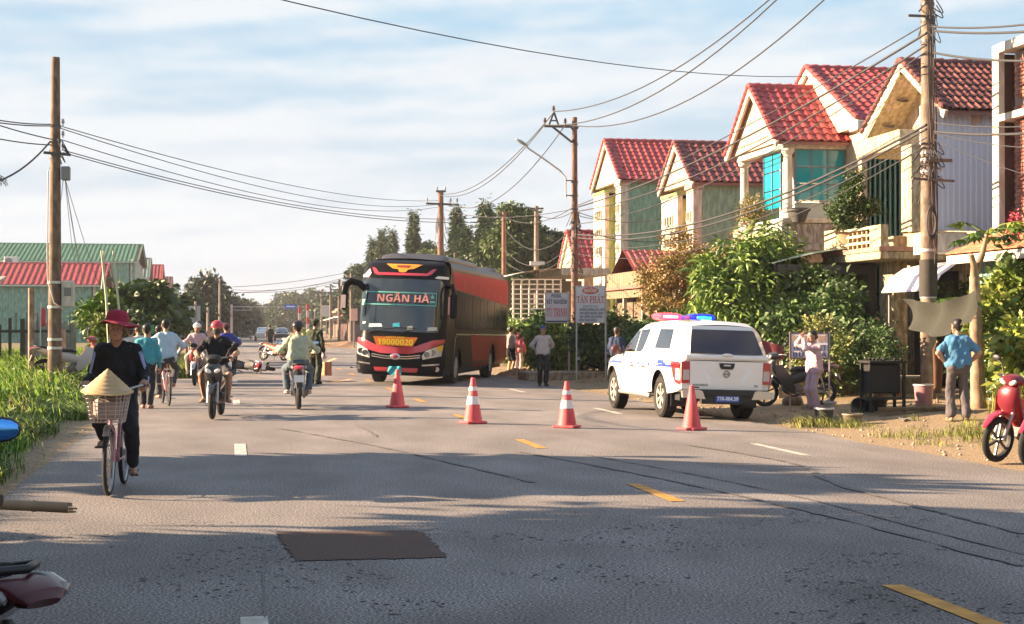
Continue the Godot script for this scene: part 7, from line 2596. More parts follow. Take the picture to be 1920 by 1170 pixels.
	fb.append([P.call(-0.045, -0.045, 0.02), P.call(-0.02, -0.085, 0.05), 0.03 * hs, 0.025 * hs])
	fb.append([P.call(0.045, -0.045, 0.02), P.call(0.02, -0.085, 0.05), 0.03 * hs, 0.025 * hs])
	fb.append([P.call(0, 0.015, 0.088), P.call(0, -0.022, 0.106), 0.009 * hs, 0.014 * hs])
	fb.append([P.call(-0.013, -0.026, 0.095), P.call(0.013, -0.026, 0.095), 0.01 * hs, 0.01 * hs])
	fb.append([P.call(-0.03, 0.03, 0.078), P.call(0.03, 0.03, 0.078), 0.014 * hs, 0.014 * hs])
	fb.append([P.call(-0.017, -0.058, 0.083), P.call(0.017, -0.058, 0.083), 0.009 * hs, 0.009 * hs])
	for e: float in [-1.0, 1.0]:
		fb.append([P.call(e * 0.078, 0.02, 0.0), P.call(e * 0.08, -0.02, 0.004), 0.014 * hs, 0.009 * hs])
		fb.append([P.call(e * 0.04, -0.018, 0.062), P.call(e * 0.045, -0.02, 0.055), 0.022 * hs, 0.022 * hs])
	field_mesh(b, fb, d.get("head_cell", 0.010), 0.018)
	var body := obj("body", b, skin, o)
	if d.get("face", true):
		b = MB.new()
		for e: float in [-1.0, 1.0]:
			b.ball(P.call(e * 0.032, 0.008, 0.083), Vector3(0.014, 0.008, 0.008) * hs, hbase, 8)
		obj("eyes", b, mat(0.55, 0.5, 0.46, 0.3), o)
		b = MB.new()
		for e: float in [-1.0, 1.0]:
			b.ball(P.call(e * 0.032, 0.008, 0.089), Vector3(0.0065, 0.0075, 0.004) * hs, hbase, 8)
			b.bar(P.call(e * 0.016, 0.028, 0.09), P.call(e * 0.05, 0.027, 0.08), 0.006, 0.009)
		obj("brows", b, mat(0.015, 0.011, 0.01, 0.6), o)
		b = MB.new()
		b.ball(P.call(0, -0.058, 0.089), Vector3(0.024, 0.007, 0.006) * hs, hbase, 10)
		obj("lips", b, mat(0.26, 0.09, 0.075, 0.5), o)
	var hc_: Color = d.get("hair", Color(0.012, 0.010, 0.010))
	var style: String = d.get("hair_style", "short")
	if style != "none":
		var hb2 := [[P.call(0, 0.058, -0.032), P.call(0, 0.062, 0.008), 0.088 * hs, 0.078 * hs], [P.call(0, 0.0, -0.05), P.call(0, -0.03, -0.05), 0.062 * hs, 0.045 * hs]]
		for e: float in [-1.0, 1.0]:
			hb2.append([P.call(e * 0.055, 0.04, -0.01), P.call(e * 0.06, 0.0, -0.02), 0.033 * hs, 0.02 * hs])
		if style == "long":
			hb2.append([P.call(0, 0.0, -0.06), P.call(0, -0.2, -0.09), 0.06 * hs, 0.035 * hs])
		if style == "bun":
			hb2.append([P.call(0, 0.0, -0.1), P.call(0, -0.03, -0.11), 0.04 * hs, 0.03 * hs])
		b = MB.new()
		field_mesh(b, hb2, 0.013, 0.02, 0.004, label.length() * 3.1)
		obj("hair", b, mat(hc_.r, hc_.g, hc_.b, 0.5), o)
	var tc: Color = d.get("top", Color(0.5, 0.5, 0.5))
	var long_s: bool = d.get("long_sleeve", false)
	var sb := []
	sb.append([spine.call(0.9) - rx * 0.135 * s, spine.call(0.9) + rx * 0.135 * s, 0.068 * s, 0.068 * s])
	sb.append([spine.call(0.98), spine.call(0.9), 0.062 * s, 0.09 * s])
	var hem: float = d.get("hem", 0.05) + 0.16
	for e: float in [-1.0, 1.0]:
		sb.append([spine.call(0.84) + rx * e * 0.085 * s * fat, spine.call(0.5) + rx * e * 0.068 * s * fat, 0.098 * s * fat, 0.108 * s * fat])
		sb.append([spine.call(0.5) + rx * e * 0.068 * s * fat, spine.call(hem) + rx * e * 0.08 * s * fat, 0.108 * s * fat, 0.122 * s * fat])
	sb.append([spine.call(0.8), spine.call(hem), 0.105 * s * fat, 0.12 * s * fat])
	for i in 2:
		if long_s:
			sb.append([sh[i], el[i], 0.066 * s, 0.055 * s])
			sb.append([el[i], el[i].lerp(wr[i], 0.93), 0.054 * s, 0.040 * s])
		else:
			sb.append([sh[i], sh[i].lerp(el[i], 0.72), 0.066 * s, 0.062 * s])
	b = MB.new()
	field_mesh(b, sb, cell, 0.04, 0.022, label.length() * 7.7)
	obj(d.get("top_name", "shirt"), b, mat(tc.r, tc.g, tc.b, 0.85, 0.0, 3, d.get("pattern", "")), o)
	if d.has("stripe"):     # sleeve stripes in their own colour
		var sc: Color = d.stripe
		for i in 2:
			b = MB.new()
			var outw: Vector3 = rx if i == 0 else -rx
			for q in 2:
				var pth := []
				var of := (outw + fw * (0.35 + 0.45 * q)).normalized()
				for e in 11:
					var t := e / 10.0
					var c: Vector3 = sh[i].lerp(el[i], t * 2.0) if t < 0.5 else el[i].lerp(wr[i], (t - 0.5) * 1.86)
					pth.append(c + of * (lerpf(0.067, 0.042, t) * s))
				b.tube(pth, [0.011], 6)
			obj("sleeve_stripe", b, mat(sc.r, sc.g, sc.b, 0.8), o)
	if d.get("top_name", "shirt") == "shirt":
		b = MB.new()
		var cp := []
		for e in 13:
			var a := TAU * e / 12.0
			cp.append(neck + up * (0.012 + 0.012 * cos(a + PI)) * s + (rx * sin(a) * 0.064 + fw * (cos(a) * 0.062 + 0.006)) * s)
		b.tube(cp, [0.013 * s], 6, false)
		obj("collar", b, mat(tc.r * 0.85, tc.g * 0.85, tc.b * 0.85, 0.85), o)
	var bc: Color = d.get("bottom", Color(0.05, 0.05, 0.06))
	var long_t: bool = d.get("long_leg", true)
	var tb := [[pel - rx * 0.075 * s, pel + rx * 0.075 * s, 0.113 * s * fat, 0.113 * s * fat]]
	for i in 2:
		if long_t:
			tb.append([hip[i], kn[i], 0.094 * s, 0.074 * s])
			tb.append([kn[i], kn[i].lerp(an[i], 0.93), 0.073 * s, d.get("flare", 0.062) * s])
		else:
			tb.append([hip[i], hip[i].lerp(kn[i], 0.82), 0.096 * s, 0.088 * s])
	b = MB.new()
	field_mesh(b, tb, cell, 0.03, 0.014, label.length() * 5.3)
	obj(d.get("bottom_name", "trousers"), b, mat(bc.r, bc.g, bc.b, 0.85, 0.0, 3, d.get("pattern2", "")), o)
	if d.has("shoes"):
		var fc: Color = d.shoes
		for i in 2:
			var tv: Vector3 = toe[i].normalized()
			var hp: Vector3 = an[i] + Vector3.DOWN * 0.052 * s
			b = MB.new()
			if d.get("sandals", false):
				var rt := tv.cross(Vector3.UP).normalized()
				b.box(hp + tv * 0.065 * s + Vector3.DOWN * 0.03 * s, Vector3(0.085, 0.02, 0.25) * s, Basis(rt, Vector3.UP, rt.cross(Vector3.UP)), 0.01)
				b.tube([hp + tv * 0.04 + rt * 0.045, hp + tv * 0.1 + Vector3.UP * 0.03, hp + tv * 0.04 - rt * 0.045], [0.01], 6)
			else:
				field_mesh(b, [[hp - tv * 0.04, hp + tv * 0.12 * s, 0.041 * s, 0.038 * s], [hp + tv * 0.12 * s, hp + tv * 0.17 * s, 0.038 * s, 0.027 * s], [hp + Vector3.UP * 0.04, hp, 0.04 * s, 0.04 * s]], 0.015, 0.02)
			obj("sandal" if d.get("sandals", false) else "shoe", b, mat(fc.r, fc.g, fc.b, 0.6), o)
	var hat: String = d.get("hat", "")
	if hat:
		var c3: Color = d.get("hat_color", Color(0.3, 0.3, 0.3))
		var hm := mat(c3.r, c3.g, c3.b, 0.3 if hat == "helmet" else 0.85, 0.0, 0 if hat == "helmet" else 3)
		var ht := Transform3D(hbase.scaled(Vector3.ONE * hs), hc)
		b = MB.new()
		match hat:
			"helmet":
				b.xf = ht
				var pr := []
				for e in 9:
					var a := lerpf(PI / 2, -0.15, e / 8.0)
					pr.append(Vector2(cos(a) * 0.118, 0.045 + sin(a) * 0.105))
				b.lathe(pr, 20, Transform3D(Basis.from_scale(Vector3(0.95, 1, 1.12)), Vector3(0, 0, -0.008)), true)
				b.panel(poly([-0.09, 0, 0.09, 0, 0.07, 0.06, 0, 0.075, -0.07, 0.06]), func(x: float, z: float) -> Vector3: return Vector3(x, 0.04 - x * x * 1.6 - z * 0.15, 0.115 + z - x * x * 3.0), 0.03, Vector3.UP)
				obj("helmet", b, hm, o)
				b = MB.new()
				b.tube([P.call(0.085, 0.02, 0.02), P.call(0.06, -0.08, 0.035), P.call(0, -0.118, 0.05), P.call(-0.06, -0.08, 0.035), P.call(-0.085, 0.02, 0.02)], [0.006], 6)
				obj("chin_strap", b, mat(0.02, 0.02, 0.02, 0.7), o)
			"cap", "peaked_cap":
				b.xf = ht
				var pr2 := []
				for e in 8:
					var a := lerpf(PI / 2, 0.05, e / 7.0)
					pr2.append(Vector2(cos(a) * (0.10 if hat == "cap" else 0.105 + 0.03 * sin(e * 0.45)), 0.05 + sin(a) * 0.085))
				b.lathe(pr2, 18, Transform3D(Basis.from_scale(Vector3(0.95, 1, 1.1)), Vector3(0, 0, -0.01)), true)
				b.panel(poly([-0.08, 0, 0.08, 0, 0.06, 0.075, 0, 0.09, -0.06, 0.075]), func(x: float, z: float) -> Vector3: return Vector3(x, 0.052 - x * x * 2.5 - z * 0.12, 0.085 + z), 0.03, Vector3.UP)
				obj("cap", b, hm, o)
			"sun_hat":
				b.xf = Transform3D(ht.basis * Basis(Vector3.RIGHT, -0.16) * Basis(Vector3.BACK, -0.12), P.call(0, 0.035, 0))
				b.lathe([Vector2(0, 0.16), Vector2(0.05, 0.158), Vector2(0.09, 0.14), Vector2(0.112, 0.10), Vector2(0.118, 0.05), Vector2(0.122, 0.04)], 24, Transform3D(Basis.from_scale(Vector3(1, 1, 1.08)), Vector3()), true)
				var brim := func(a: float, t: float) -> Vector3:
					var r := 0.12 + t * (0.075 + 0.055 * cos(a - 1.1))
					return Vector3(sin(a) * r, 0.043 - t * (0.035 + 0.012 * sin(a * 3.0)) + 0.004 * sin(a * 9.0) * t, cos(a) * r * 1.05)
				b.panel(poly([0, 0, TAU, 0, TAU, 1, 0, 1]), brim, 0.22, Vector3.UP)
				obj("sun_hat", b, hm, o)
				b = MB.new()
				for e: float in [-1.0, 1.0]:
					b.panel(poly([0, 0, 0.07, 0, 0.05, 0.14, 0.0, 0.16]), func(u: float, v: float) -> Vector3: return P.call(e * (0.088 - v * 0.12), 0.03 - v * 0.95, 0.02 - u + v * 0.35), 0.04, hbase * Vector3(e, 0, 0.3))
				obj("hat_flap", b, hm, o)
	if d.get("mask", false):
		b = MB.new()
		b.panel(poly([-0.062, -0.09, 0.062, -0.09, 0.072, -0.01, 0.02, 0.0, -0.02, 0.0, -0.072, -0.01]), func(x: float, y: float) -> Vector3: return P.call(x, y, 0.118 - x * x * 12.0 + (y + 0.05) * 0.05), 0.02, hbase * Vector3.BACK)
		obj("face_mask", b, mat(0.03, 0.03, 0.035, 0.8), o)
	return o
func rider(label: String, bike: Node3D, d: Dictionary, pelvis: Vector3, neck: Vector3, hands: Array, feet: Array, group := "") -> Node3D:
	var f := func(v: Vector3) -> Vector3: return Vector3(-v.x, v.y, -v.z)
	d["pelvis"] = f.call(pelvis)
	d["neck"] = f.call(neck)
	d["wrists"] = [f.call(hands[0]), f.call(hands[1])]
	d["ankles"] = [f.call(feet[0]), f.call(feet[1])]
	if not d.has("knee_hint"): d["knee_hint"] = [Vector3(0.35, 0.6, 1), Vector3(-0.35, 0.6, 1)]
	if not d.has("elbow_hint"): d["elbow_hint"] = [Vector3(0.9, -0.6, -0.3), Vector3(-0.9, -0.6, -0.3)]
	if not d.has("hand_dir"): d["hand_dir"] = [Vector3(-0.1, -0.3, 1), Vector3(0.1, -0.3, 1)]
	if not d.has("palm"): d["palm"] = [Vector3(0, -1, 0), Vector3(0, -1, 0)]
	if not d.has("curl"): d["curl"] = 0.85
	if not d.has("toes"): d["toes"] = [Vector3(0.2, -0.05, 1), Vector3(-0.2, -0.05, 1)]
	if bike.has_node("kickstand"):
		bike.get_node("kickstand").free()
	var o := person(label, bike.position, 0.0, d, group)
	o.basis = bike.basis * Basis(Vector3.UP, PI)
	return o
func ride(label: String, bike: Node3D, d: Dictionary, group := "", back := false) -> Node3D:
	if back:
		return rider(label, bike, d, Vector3(0, 0.96, 0.42), Vector3(0, 1.45, 0.40), [Vector3(-0.2, 1.05, 0.12), Vector3(0.2, 1.05, 0.12)], [Vector3(-0.24, 0.42, 0.3), Vector3(0.24, 0.42, 0.3)], group)
	return rider(label, bike, d, Vector3(0, 0.90, 0.14), Vector3(0, 1.38, 0.08), [Vector3(-0.30, 1.08, -0.26), Vector3(0.30, 1.08, -0.26)], [Vector3(-0.21, 0.36, -0.08), Vector3(0.21, 0.36, -0.08)], group)
func facing(to_camera: float, where: Vector3) -> float:
	var v := EYE - where
	return atan2(v.x, v.z) + to_camera
func build_riders() -> void:
	var shiny := mat(0.02, 0.02, 0.022, 0.25, 0.0, 0, "coat")
	var red := mat(0.36, 0.02, 0.04, 0.25, 0.0, 0, "coat")
	var f := g(204, 931)
	var r := g(226, 914)
	var dv := (f - r)
	dv.y = 0
	dv = dv.normalized()
	var turn := atan2(-dv.x, -dv.z)
	var bp := f - dv * 0.53
	bp.y = gh(bp.x, bp.z) + 0.005
	var bike := bicycle("pinkish city bicycle with wire front basket ridden by the woman in red hat", bp, turn, mat(0.42, 0.20, 0.25, 0.35, 0.2), true)
	var d := {"h": 1.62, "cell": 0.014, "hand_cell": 0.005, "head_cell": 0.0075, "top": Color(0.012, 0.013, 0.017), "long_sleeve": true, "stripe": Color(0.30, 0.34, 0.62), "bottom": Color(0.014, 0.014, 0.018), "shoes": Color(0.05, 0.04, 0.04), "sandals": true,
		"hat": "sun_hat", "hat_color": Color(0.36, 0.02, 0.05), "hair_style": "long", "skin": Color(0.34, 0.19, 0.13), "top_name": "jacket", "hand_dir": [Vector3(-0.05, -0.35, 1), Vector3(0.05, -0.35, 1)], "knee_hint": [Vector3(0.12, 0.4, 1), Vector3(-0.12, 0.4, 1)], "elbow_hint": [Vector3(0.3, -1, -0.5), Vector3(-0.3, -1, -0.5)]}
	rider("woman riding bicycle in red sun hat and black tracksuit with white sleeve stripes", bike, d, Vector3(0, 0.95, 0.18), Vector3(0, 1.41, 0.03), [Vector3(-0.27, 1.06, -0.10), Vector3(0.27, 1.06, -0.10)], [Vector3(-0.14, 0.23, 0.12), Vector3(0.14, 0.50, 0.16)])
	var hat := thing("conical_hat", "straw conical hat lying on the bicycle basket", "hat")
	hat.transform = bike.transform * Transform3D(Basis(Vector3.RIGHT, -0.12) * Basis(Vector3.BACK, 0.04), Vector3(0, 0.99, -0.64))
	var b := MB.new()
	var pr := [Vector2(0.004, 0.215)]
	for k in 13:
		var t := (k + 1) / 13.0
		pr.append(Vector2(0.235 * t, 0.215 * (1.0 - t) + (0.004 if k % 2 else 0.0)))
	b.lathe(pr, 32)
	b.lathe([Vector2(0.235, 0.0), Vector2(0.23, -0.006), Vector2(0.0, 0.195)], 32)
	obj("straw_cone", b, mat(0.60, 0.43, 0.23, 0.75, 0, 1), hat)
	b = MB.new()
	b.lathe([Vector2(0.232, -0.008), Vector2(0.24, -0.004), Vector2(0.24, 0.006), Vector2(0.232, 0.008)], 32)
	obj("rim", b, mat(0.50, 0.34, 0.17, 0.7), hat)
	var p := g(398, 787)
	var t2 := facing(0.0, p)
	var to := Vector3(sin(t2 - 0.12), 0, cos(t2 - 0.12))
	p -= to * 0.64
	p.y = gh(p.x, p.z) + 0.004
	bike = motorbike("black motorbike with twin white headlights ridden by the man in black shirt", p, atan2(-to.x, -to.z), shiny, mat(0.03, 0.03, 0.032, 0.3, 0.0, 0, "coat"), "", true)
	ride("man in black T-shirt, red helmet and mask riding black motorbike", bike, {"h": 1.7, "cell": 0.016, "hand_cell": 0.006, "top": Color(0.012, 0.012, 0.014), "bottom": Color(0.05, 0.05, 0.06), "long_leg": false, "bottom_name": "shorts", "hat": "helmet", "hat_color": Color(0.42, 0.05, 0.07), "mask": true, "shoes": Color(0.12, 0.08, 0.06), "sandals": true, "skin": Color(0.36, 0.21, 0.14)})
	var q := g(362, 722)
	bike = motorbike("small pale motorbike carrying two people behind the black motorbike", q + Vector3(0.1, 0.004, 0), PI + facing(0.0, q) - 0.1, mat(0.35, 0.36, 0.36, 0.4), mat(0.3, 0.05, 0.06, 0.4))
	ride("rider in white helmet and pink shirt behind the man in black", bike, {"h": 1.65, "top": Color(0.60, 0.44, 0.46), "long_sleeve": true, "bottom": Color(0.5, 0.45, 0.36), "hat": "helmet", "hat_color": Color(0.72, 0.70, 0.66), "shoes": Color(0.1, 0.08, 0.07)})
	ride("passenger in dark green jacket and pale trousers sitting behind pink shirt", bike, {"h": 1.62, "top": Color(0.02, 0.06, 0.035), "long_sleeve": true, "bottom": Color(0.62, 0.55, 0.45), "hat": "helmet", "hat_color": Color(0.06, 0.05, 0.05), "shoes": Color(0.1, 0.08, 0.07), "twist": 0.3, "head_turn": 0.4}, "", true)
	q = g(424, 722)
	bike = motorbike("dark motorbike with round mirrors half hidden behind the black motorbike", q, facing(0.0, q) + 0.05, shiny, shiny, "", false)
	ride("rider in purple jacket and dark cap seen from behind, beyond black shirt", bike, {"h": 1.66, "top": Color(0.05, 0.06, 0.32), "long_sleeve": true, "bottom": Color(0.03, 0.03, 0.04), "hat": "helmet", "hat_color": Color(0.10, 0.03, 0.03), "shoes": Color(0.03, 0.03, 0.03)})
	q = g(560, 768)
	var away := facing(0.0, q) + 0.02
	var ax := Vector3(sin(away), 0, cos(away))
	q -= ax * 0.62
	q.y = gh(q.x, q.z) + 0.004
	bike = motorbike("black and red motorbike going away with white number plate", q, away, shiny, red)
	b = MB.new()
	ride("rider in pale green hooded jacket and black helmet going away on motorbike", bike, {"h": 1.72, "cell": 0.016, "fat": 1.08, "top": Color(0.42, 0.47, 0.33), "long_sleeve": true, "bottom": Color(0.09, 0.13, 0.16), "hat": "helmet", "hat_color": Color(0.015, 0.015, 0.017), "shoes": Color(0.5, 0.36, 0.28), "top_name": "jacket", "head_turn": 0.25})
	q = g(318, 761)
	bike = bicycle("pink bicycle ridden away by the boy in pale blue shirt", q - Vector3(0.1, 0, 0.5), facing(0.0, q) + 0.12, mat(0.55, 0.18, 0.20, 0.4), false)
	rider("boy in pale blue shirt riding a pink bicycle away", bike, {"h": 1.6, "fat": 1.15, "top": Color(0.42, 0.56, 0.66), "long_sleeve": true, "bottom": Color(0.06, 0.06, 0.07), "shoes": Color(0.3, 0.14, 0.1), "hem": -0.12, "face": false}, Vector3(0, 0.97, 0.16), Vector3(0, 1.45, 0.06), [Vector3(-0.27, 1.05, -0.1), Vector3(0.27, 1.05, -0.1)], [Vector3(-0.14, 0.22, 0.1), Vector3(0.14, 0.45, 0.12)])
	q = g(497, 700)
	bike = motorbike("black motorbike lying on its side in the road with wheel towards camera", q + Vector3(0, 0.13, 0), PI * 0.62, shiny, mat(0.1, 0.1, 0.1, 0.4), "", false)
	bike.basis = Basis(Vector3.UP, 0.5) * Basis(Vector3.BACK, 1.35)
	q = g(512, 676)
	bike = motorbike("red and white motorbike standing tilted behind the fallen black one", q, -2.2, mat(0.55, 0.16, 0.10, 0.4), mat(0.6, 0.56, 0.5, 0.4))
	bike.basis = Basis(Vector3.UP, -2.3) * Basis(Vector3.BACK, 0.3)
	q = g(1508, 765)
	bike = motorbike("black motorbike parked side on behind the food sign", q + Vector3(0, 0.01, -0.5), PI * 0.5, mat(0.03, 0.035, 0.034, 0.4), mat(0.05, 0.06, 0.06, 0.4))
	q = g(1118, 706)
	bike = motorbike("dark motorbike parked in shade below the white signboards", q + Vector3(0.4, 0, -0.5), -PI * 0.42, mat(0.06, 0.012, 0.014, 0.4), shiny)
	q = g(1868, 868)
	bike = motorbike("red motorbike leaning on its stand at the right edge of the road", q + Vector3(0.58, 0.01, -0.25), 1.98, mat(0.40, 0.02, 0.045, 0.3, 0.0, 0, "coat"), mat(0.16, 0.014, 0.025, 0.35), "", false, "", 0.12)
	q = g(1940, 880)
	bike = motorbike("second red motorbike cut off by the right edge of the picture", q + Vector3(0.55, 0.01, -0.2), 1.95, red, shiny, "", false, "", 0.12)
	q = g(128, 706)
	bike = motorbike("white and grey motorbike parked in weeds behind the left pole", at(135, 700, 35.2) + Vector3(0, 0.0, 0), -PI * 0.45, mat(0.5, 0.46, 0.44, 0.5), mat(0.4, 0.12, 0.09, 0.5))
	bike.position.y = gh(bike.position.x, bike.position.z) + 0.02
	var near := at(48, 1078, 4.5)
	bike = motorbike("dark red motorbike with grab rail cut by the lower left corner", Vector3(near.x - 0.6, near.y - 0.86, near.z - 0.6), 0.78, mat(0.035, 0.007, 0.008, 0.3, 0.0, 0, "coat"), shiny)
	(bike.get_node("tail_lamp") as MeshInstance3D).mesh.surface_set_material(0, mat(0.06, 0.005, 0.006, 0.35))
	var mp := at(3, 806, 4.76)
	var mb2 := Basis(Vector3.UP, 0.35)
	bike = motorbike("black motorbike at the left edge showing only its blue mirror", mp - mb2 * Vector3(0.36, 1.27, -0.346), 0.35, shiny, shiny)
	for k in bike.get_children():
		if k.has_node("mirror_glass"):
			(k.get_node("mirror_glass") as MeshInstance3D).mesh.surface_set_material(0, mat(0.10, 0.36, 0.88, 0.03, 1.0))
			(k.get_node("mirror_glass") as MeshInstance3D).scale = Vector3.ONE
	var bam := thing("bamboo_stick", "brown bamboo stick reaching in from the left edge", "stick", at(0, 945, 5.0))
	b = MB.new()
	var e0 := at(-220, 935, 4.9) - bam.position
	var e1 := at(128, 952, 5.05) - bam.position
	b.tube([e0, e0.lerp(e1, 0.4), e0.lerp(e1, 0.8), e0.lerp(e1, 0.805), e0.lerp(e1, 0.82), e0.lerp(e1, 0.825), e1], [0.018, 0.018, 0.0175, 0.0195, 0.0195, 0.0175, 0.0185], 12)
	obj("cane", b, mat(0.30, 0.20, 0.115, 0.6, 0, 1), bam)
	b = MB.new()
	for k in 7:
		var a := TAU * k / 7.0
		b.bar(e1 + Vector3(0, cos(a) * 0.015, sin(a) * 0.015), e1 + (e1 - e0).normalized() * rng.randf_range(0.005, 0.03) + Vector3(0, cos(a) * 0.014, sin(a) * 0.014), 0.006, 0.006)
	obj("split_end", b, mat(0.26, 0.17, 0.09, 0.8), bam)
func build_people() -> void:
	var p := g(590, 720)
	person("policeman in dark green uniform standing with his back to us", p, facing(PI - 0.5, p), {"h": 1.76, "fat": 1.0, "top": Color(0.035, 0.045, 0.02), "long_sleeve": true, "bottom": Color(0.03, 0.038, 0.018), "hair_style": "short", "hat": "peaked_cap", "hat_color": Color(0.05, 0.06, 0.025), "shoes": Color(0.012, 0.012, 0.012), "hem": -0.14, "flare": 0.085})
	p = g(275, 766)
	person("boy in teal shirt and black trousers walking away on the left", p, facing(PI - 0.1, p), {"h": 1.6, "top": Color(0.06, 0.33, 0.40), "long_sleeve": true, "bottom": Color(0.025, 0.025, 0.03), "shoes": Color(0.28, 0.13, 0.1), "hem": -0.05, "ankles": [Vector3(0.07, 0.085, 0.05), Vector3(-0.07, 0.085, -0.06)], "face": false})
	p = g(245, 742)
	person("child in white shirt, partly hidden behind the red hat", p, facing(PI, p), {"h": 1.55, "top": Color(0.62, 0.60, 0.56), "bottom": Color(0.04, 0.04, 0.05), "hair": Color(0.05, 0.03, 0.025), "face": false})
	p = g(260, 728)
	person("child in white shirt farther on, above the teal boy's shoulder", p, facing(PI + 0.4, p), {"h": 1.58, "top": Color(0.66, 0.62, 0.58), "bottom": Color(0.04, 0.04, 0.05), "hair": Color(0.06, 0.04, 0.03), "face": false})
	p = g(297, 728)
	person("child in white behind the pale blue shirt, left head of two", p, facing(PI, p), {"h": 1.58, "top": Color(0.6, 0.62, 0.62), "bottom": Color(0.04, 0.04, 0.05), "face": false})
	p = g(306, 720)
	person("child in white behind the pale blue shirt, right head of two", p, facing(PI, p), {"h": 1.6, "top": Color(0.62, 0.62, 0.6), "bottom": Color(0.04, 0.04, 0.05), "face": false})
	p = g(1018, 724)
	person("man in white shirt and blue cap standing by the signboards", p, facing(0.15, p), {"h": 1.68, "cell": 0.016, "top": Color(0.50, 0.45, 0.46), "long_sleeve": true, "bottom": Color(0.018, 0.018, 0.022), "hat": "cap", "hat_color": Color(0.05, 0.13, 0.30), "shoes": Color(0.02, 0.02, 0.02), "hem": -0.1, "wrists": [Vector3(0.12, 0.98, -0.16), Vector3(-0.12, 0.98, -0.16)], "elbow_hint": [Vector3(1, 0, -0.3), Vector3(-1, 0, -0.3)]})
	p = g(957, 703)
	person("person in white shirt and black shorts at the rear of the bus", p, facing(2.4, p), {"h": 1.66, "top": Color(0.66, 0.52, 0.44), "bottom": Color(0.02, 0.02, 0.022), "long_leg": false, "bottom_name": "shorts", "skin": Color(0.45, 0.26, 0.17), "face": false})
	p = g(972, 698)
	person("person in pink shirt and white hat behind the bus", p, facing(2.8, p), {"h": 1.6, "top": Color(0.60, 0.12, 0.17), "long_sleeve": true, "bottom": Color(0.6, 0.42, 0.4), "hat": "cap", "hat_color": Color(0.7, 0.7, 0.72), "hem": -0.25, "face": false})
	p = g(1156, 728)
	person("person in navy blue shirt in the shade behind the pickup", p, facing(PI - 0.3, p), {"h": 1.62, "fat": 1.15, "top": Color(0.022, 0.045, 0.11), "long_sleeve": true, "bottom": Color(0.02, 0.02, 0.025), "hair": Color(0.05, 0.04, 0.035), "face": false})
	p = g(1527, 772)
	person("woman in pale flowered pyjamas shading her eyes beside the sign", p, facing(-1.0, p), {"h": 1.57, "cell": 0.014, "hand_cell": 0.006, "head_cell": 0.009, "fat": 1.1, "top": Color(0.74, 0.62, 0.60), "long_sleeve": true, "top_name": "blouse", "bottom": Color(0.6, 0.53, 0.53), "hair_style": "bun", "shoes": Color(0.1, 0.08, 0.08), "sandals": true, "hem": -0.22, "flare": 0.09, "pattern": "flower", "pattern2": "flower",
		"wrists": [Vector3(-0.06, 1.44, 0.2), Vector3(-0.20, 1.50, 0.16)], "elbow_hint": [Vector3(0.6, -0.8, 0.5), Vector3(-0.9, -0.3, 0.4)], "hand_dir": [Vector3(-0.5, 0.6, 0.1), Vector3(0.6, 0.5, 0.1)], "curl": 0.2, "head_pitch": 0.1})
	p = g(1797, 789)
	person("man in blue T-shirt with hands on hips seen from behind", p, facing(PI + 0.25, p), {"h": 1.67, "cell": 0.014, "hand_cell": 0.006, "head_cell": 0.009, "fat": 1.12, "top": Color(0.085, 0.26, 0.44), "bottom": Color(0.115, 0.10, 0.105), "shoes": Color(0.2, 0.15, 0.12), "sandals": true, "hem": -0.03, "flare": 0.085, "skin": Color(0.40, 0.22, 0.14), "face": false,
		"wrists": [Vector3(0.19, 0.97, 0.05), Vector3(-0.19, 0.97, 0.05)], "elbow_hint": [Vector3(1, 0.1, -0.45), Vector3(-1, 0.1, -0.45)], "hand_dir": [Vector3(-0.6, -0.4, 0.7), Vector3(0.6, -0.4, 0.7)], "palm": [Vector3(-1, 0, 0), Vector3(1, 0, 0)], "ankles": [Vector3(0.12, 0.085, 0.02), Vector3(-0.12, 0.085, -0.03)], "head_turn": 0.35})
	p = g(506, 660)
	person("distant person in dark clothes walking beside the far cars", p, facing(PI, p), {"h": 1.68, "cell": 0.03, "hand_cell": 0.012, "top": Color(0.05, 0.04, 0.04), "bottom": Color(0.04, 0.04, 0.05), "face": false})
	p = g(392, 668)
	person("distant person standing at the left edge of the road", p, facing(0.3, p), {"h": 1.6, "cell": 0.03, "hand_cell": 0.012, "top": Color(0.5, 0.3, 0.22), "bottom": Color(0.05, 0.05, 0.06), "face": false})
func flat_sign(o: Node3D, c: Vector3, turn: float, w: float, h: float, m: Material, rim: Material) -> Node3D:
	var n := Node3D.new()
	n.name = "sign_board"
	o.add_child(n, true)
	n.position = c
	n.rotation.y = turn
	var b := MB.new()
	b.box(Vector3(), Vector3(w, h, 0.03), Basis(), 0.004)
	obj("sheet", b, m, n)
	b = MB.new()
	for s: float in [-1.0, 1.0]:
		b.box(Vector3(s * (w / 2 - 0.015), 0, 0.0), Vector3(0.03, h + 0.004, 0.045))
		b.box(Vector3(0, s * (h / 2 - 0.015), 0.0), Vector3(w - 0.06, 0.03, 0.045))
	obj("rim", b, rim, n)
	return n
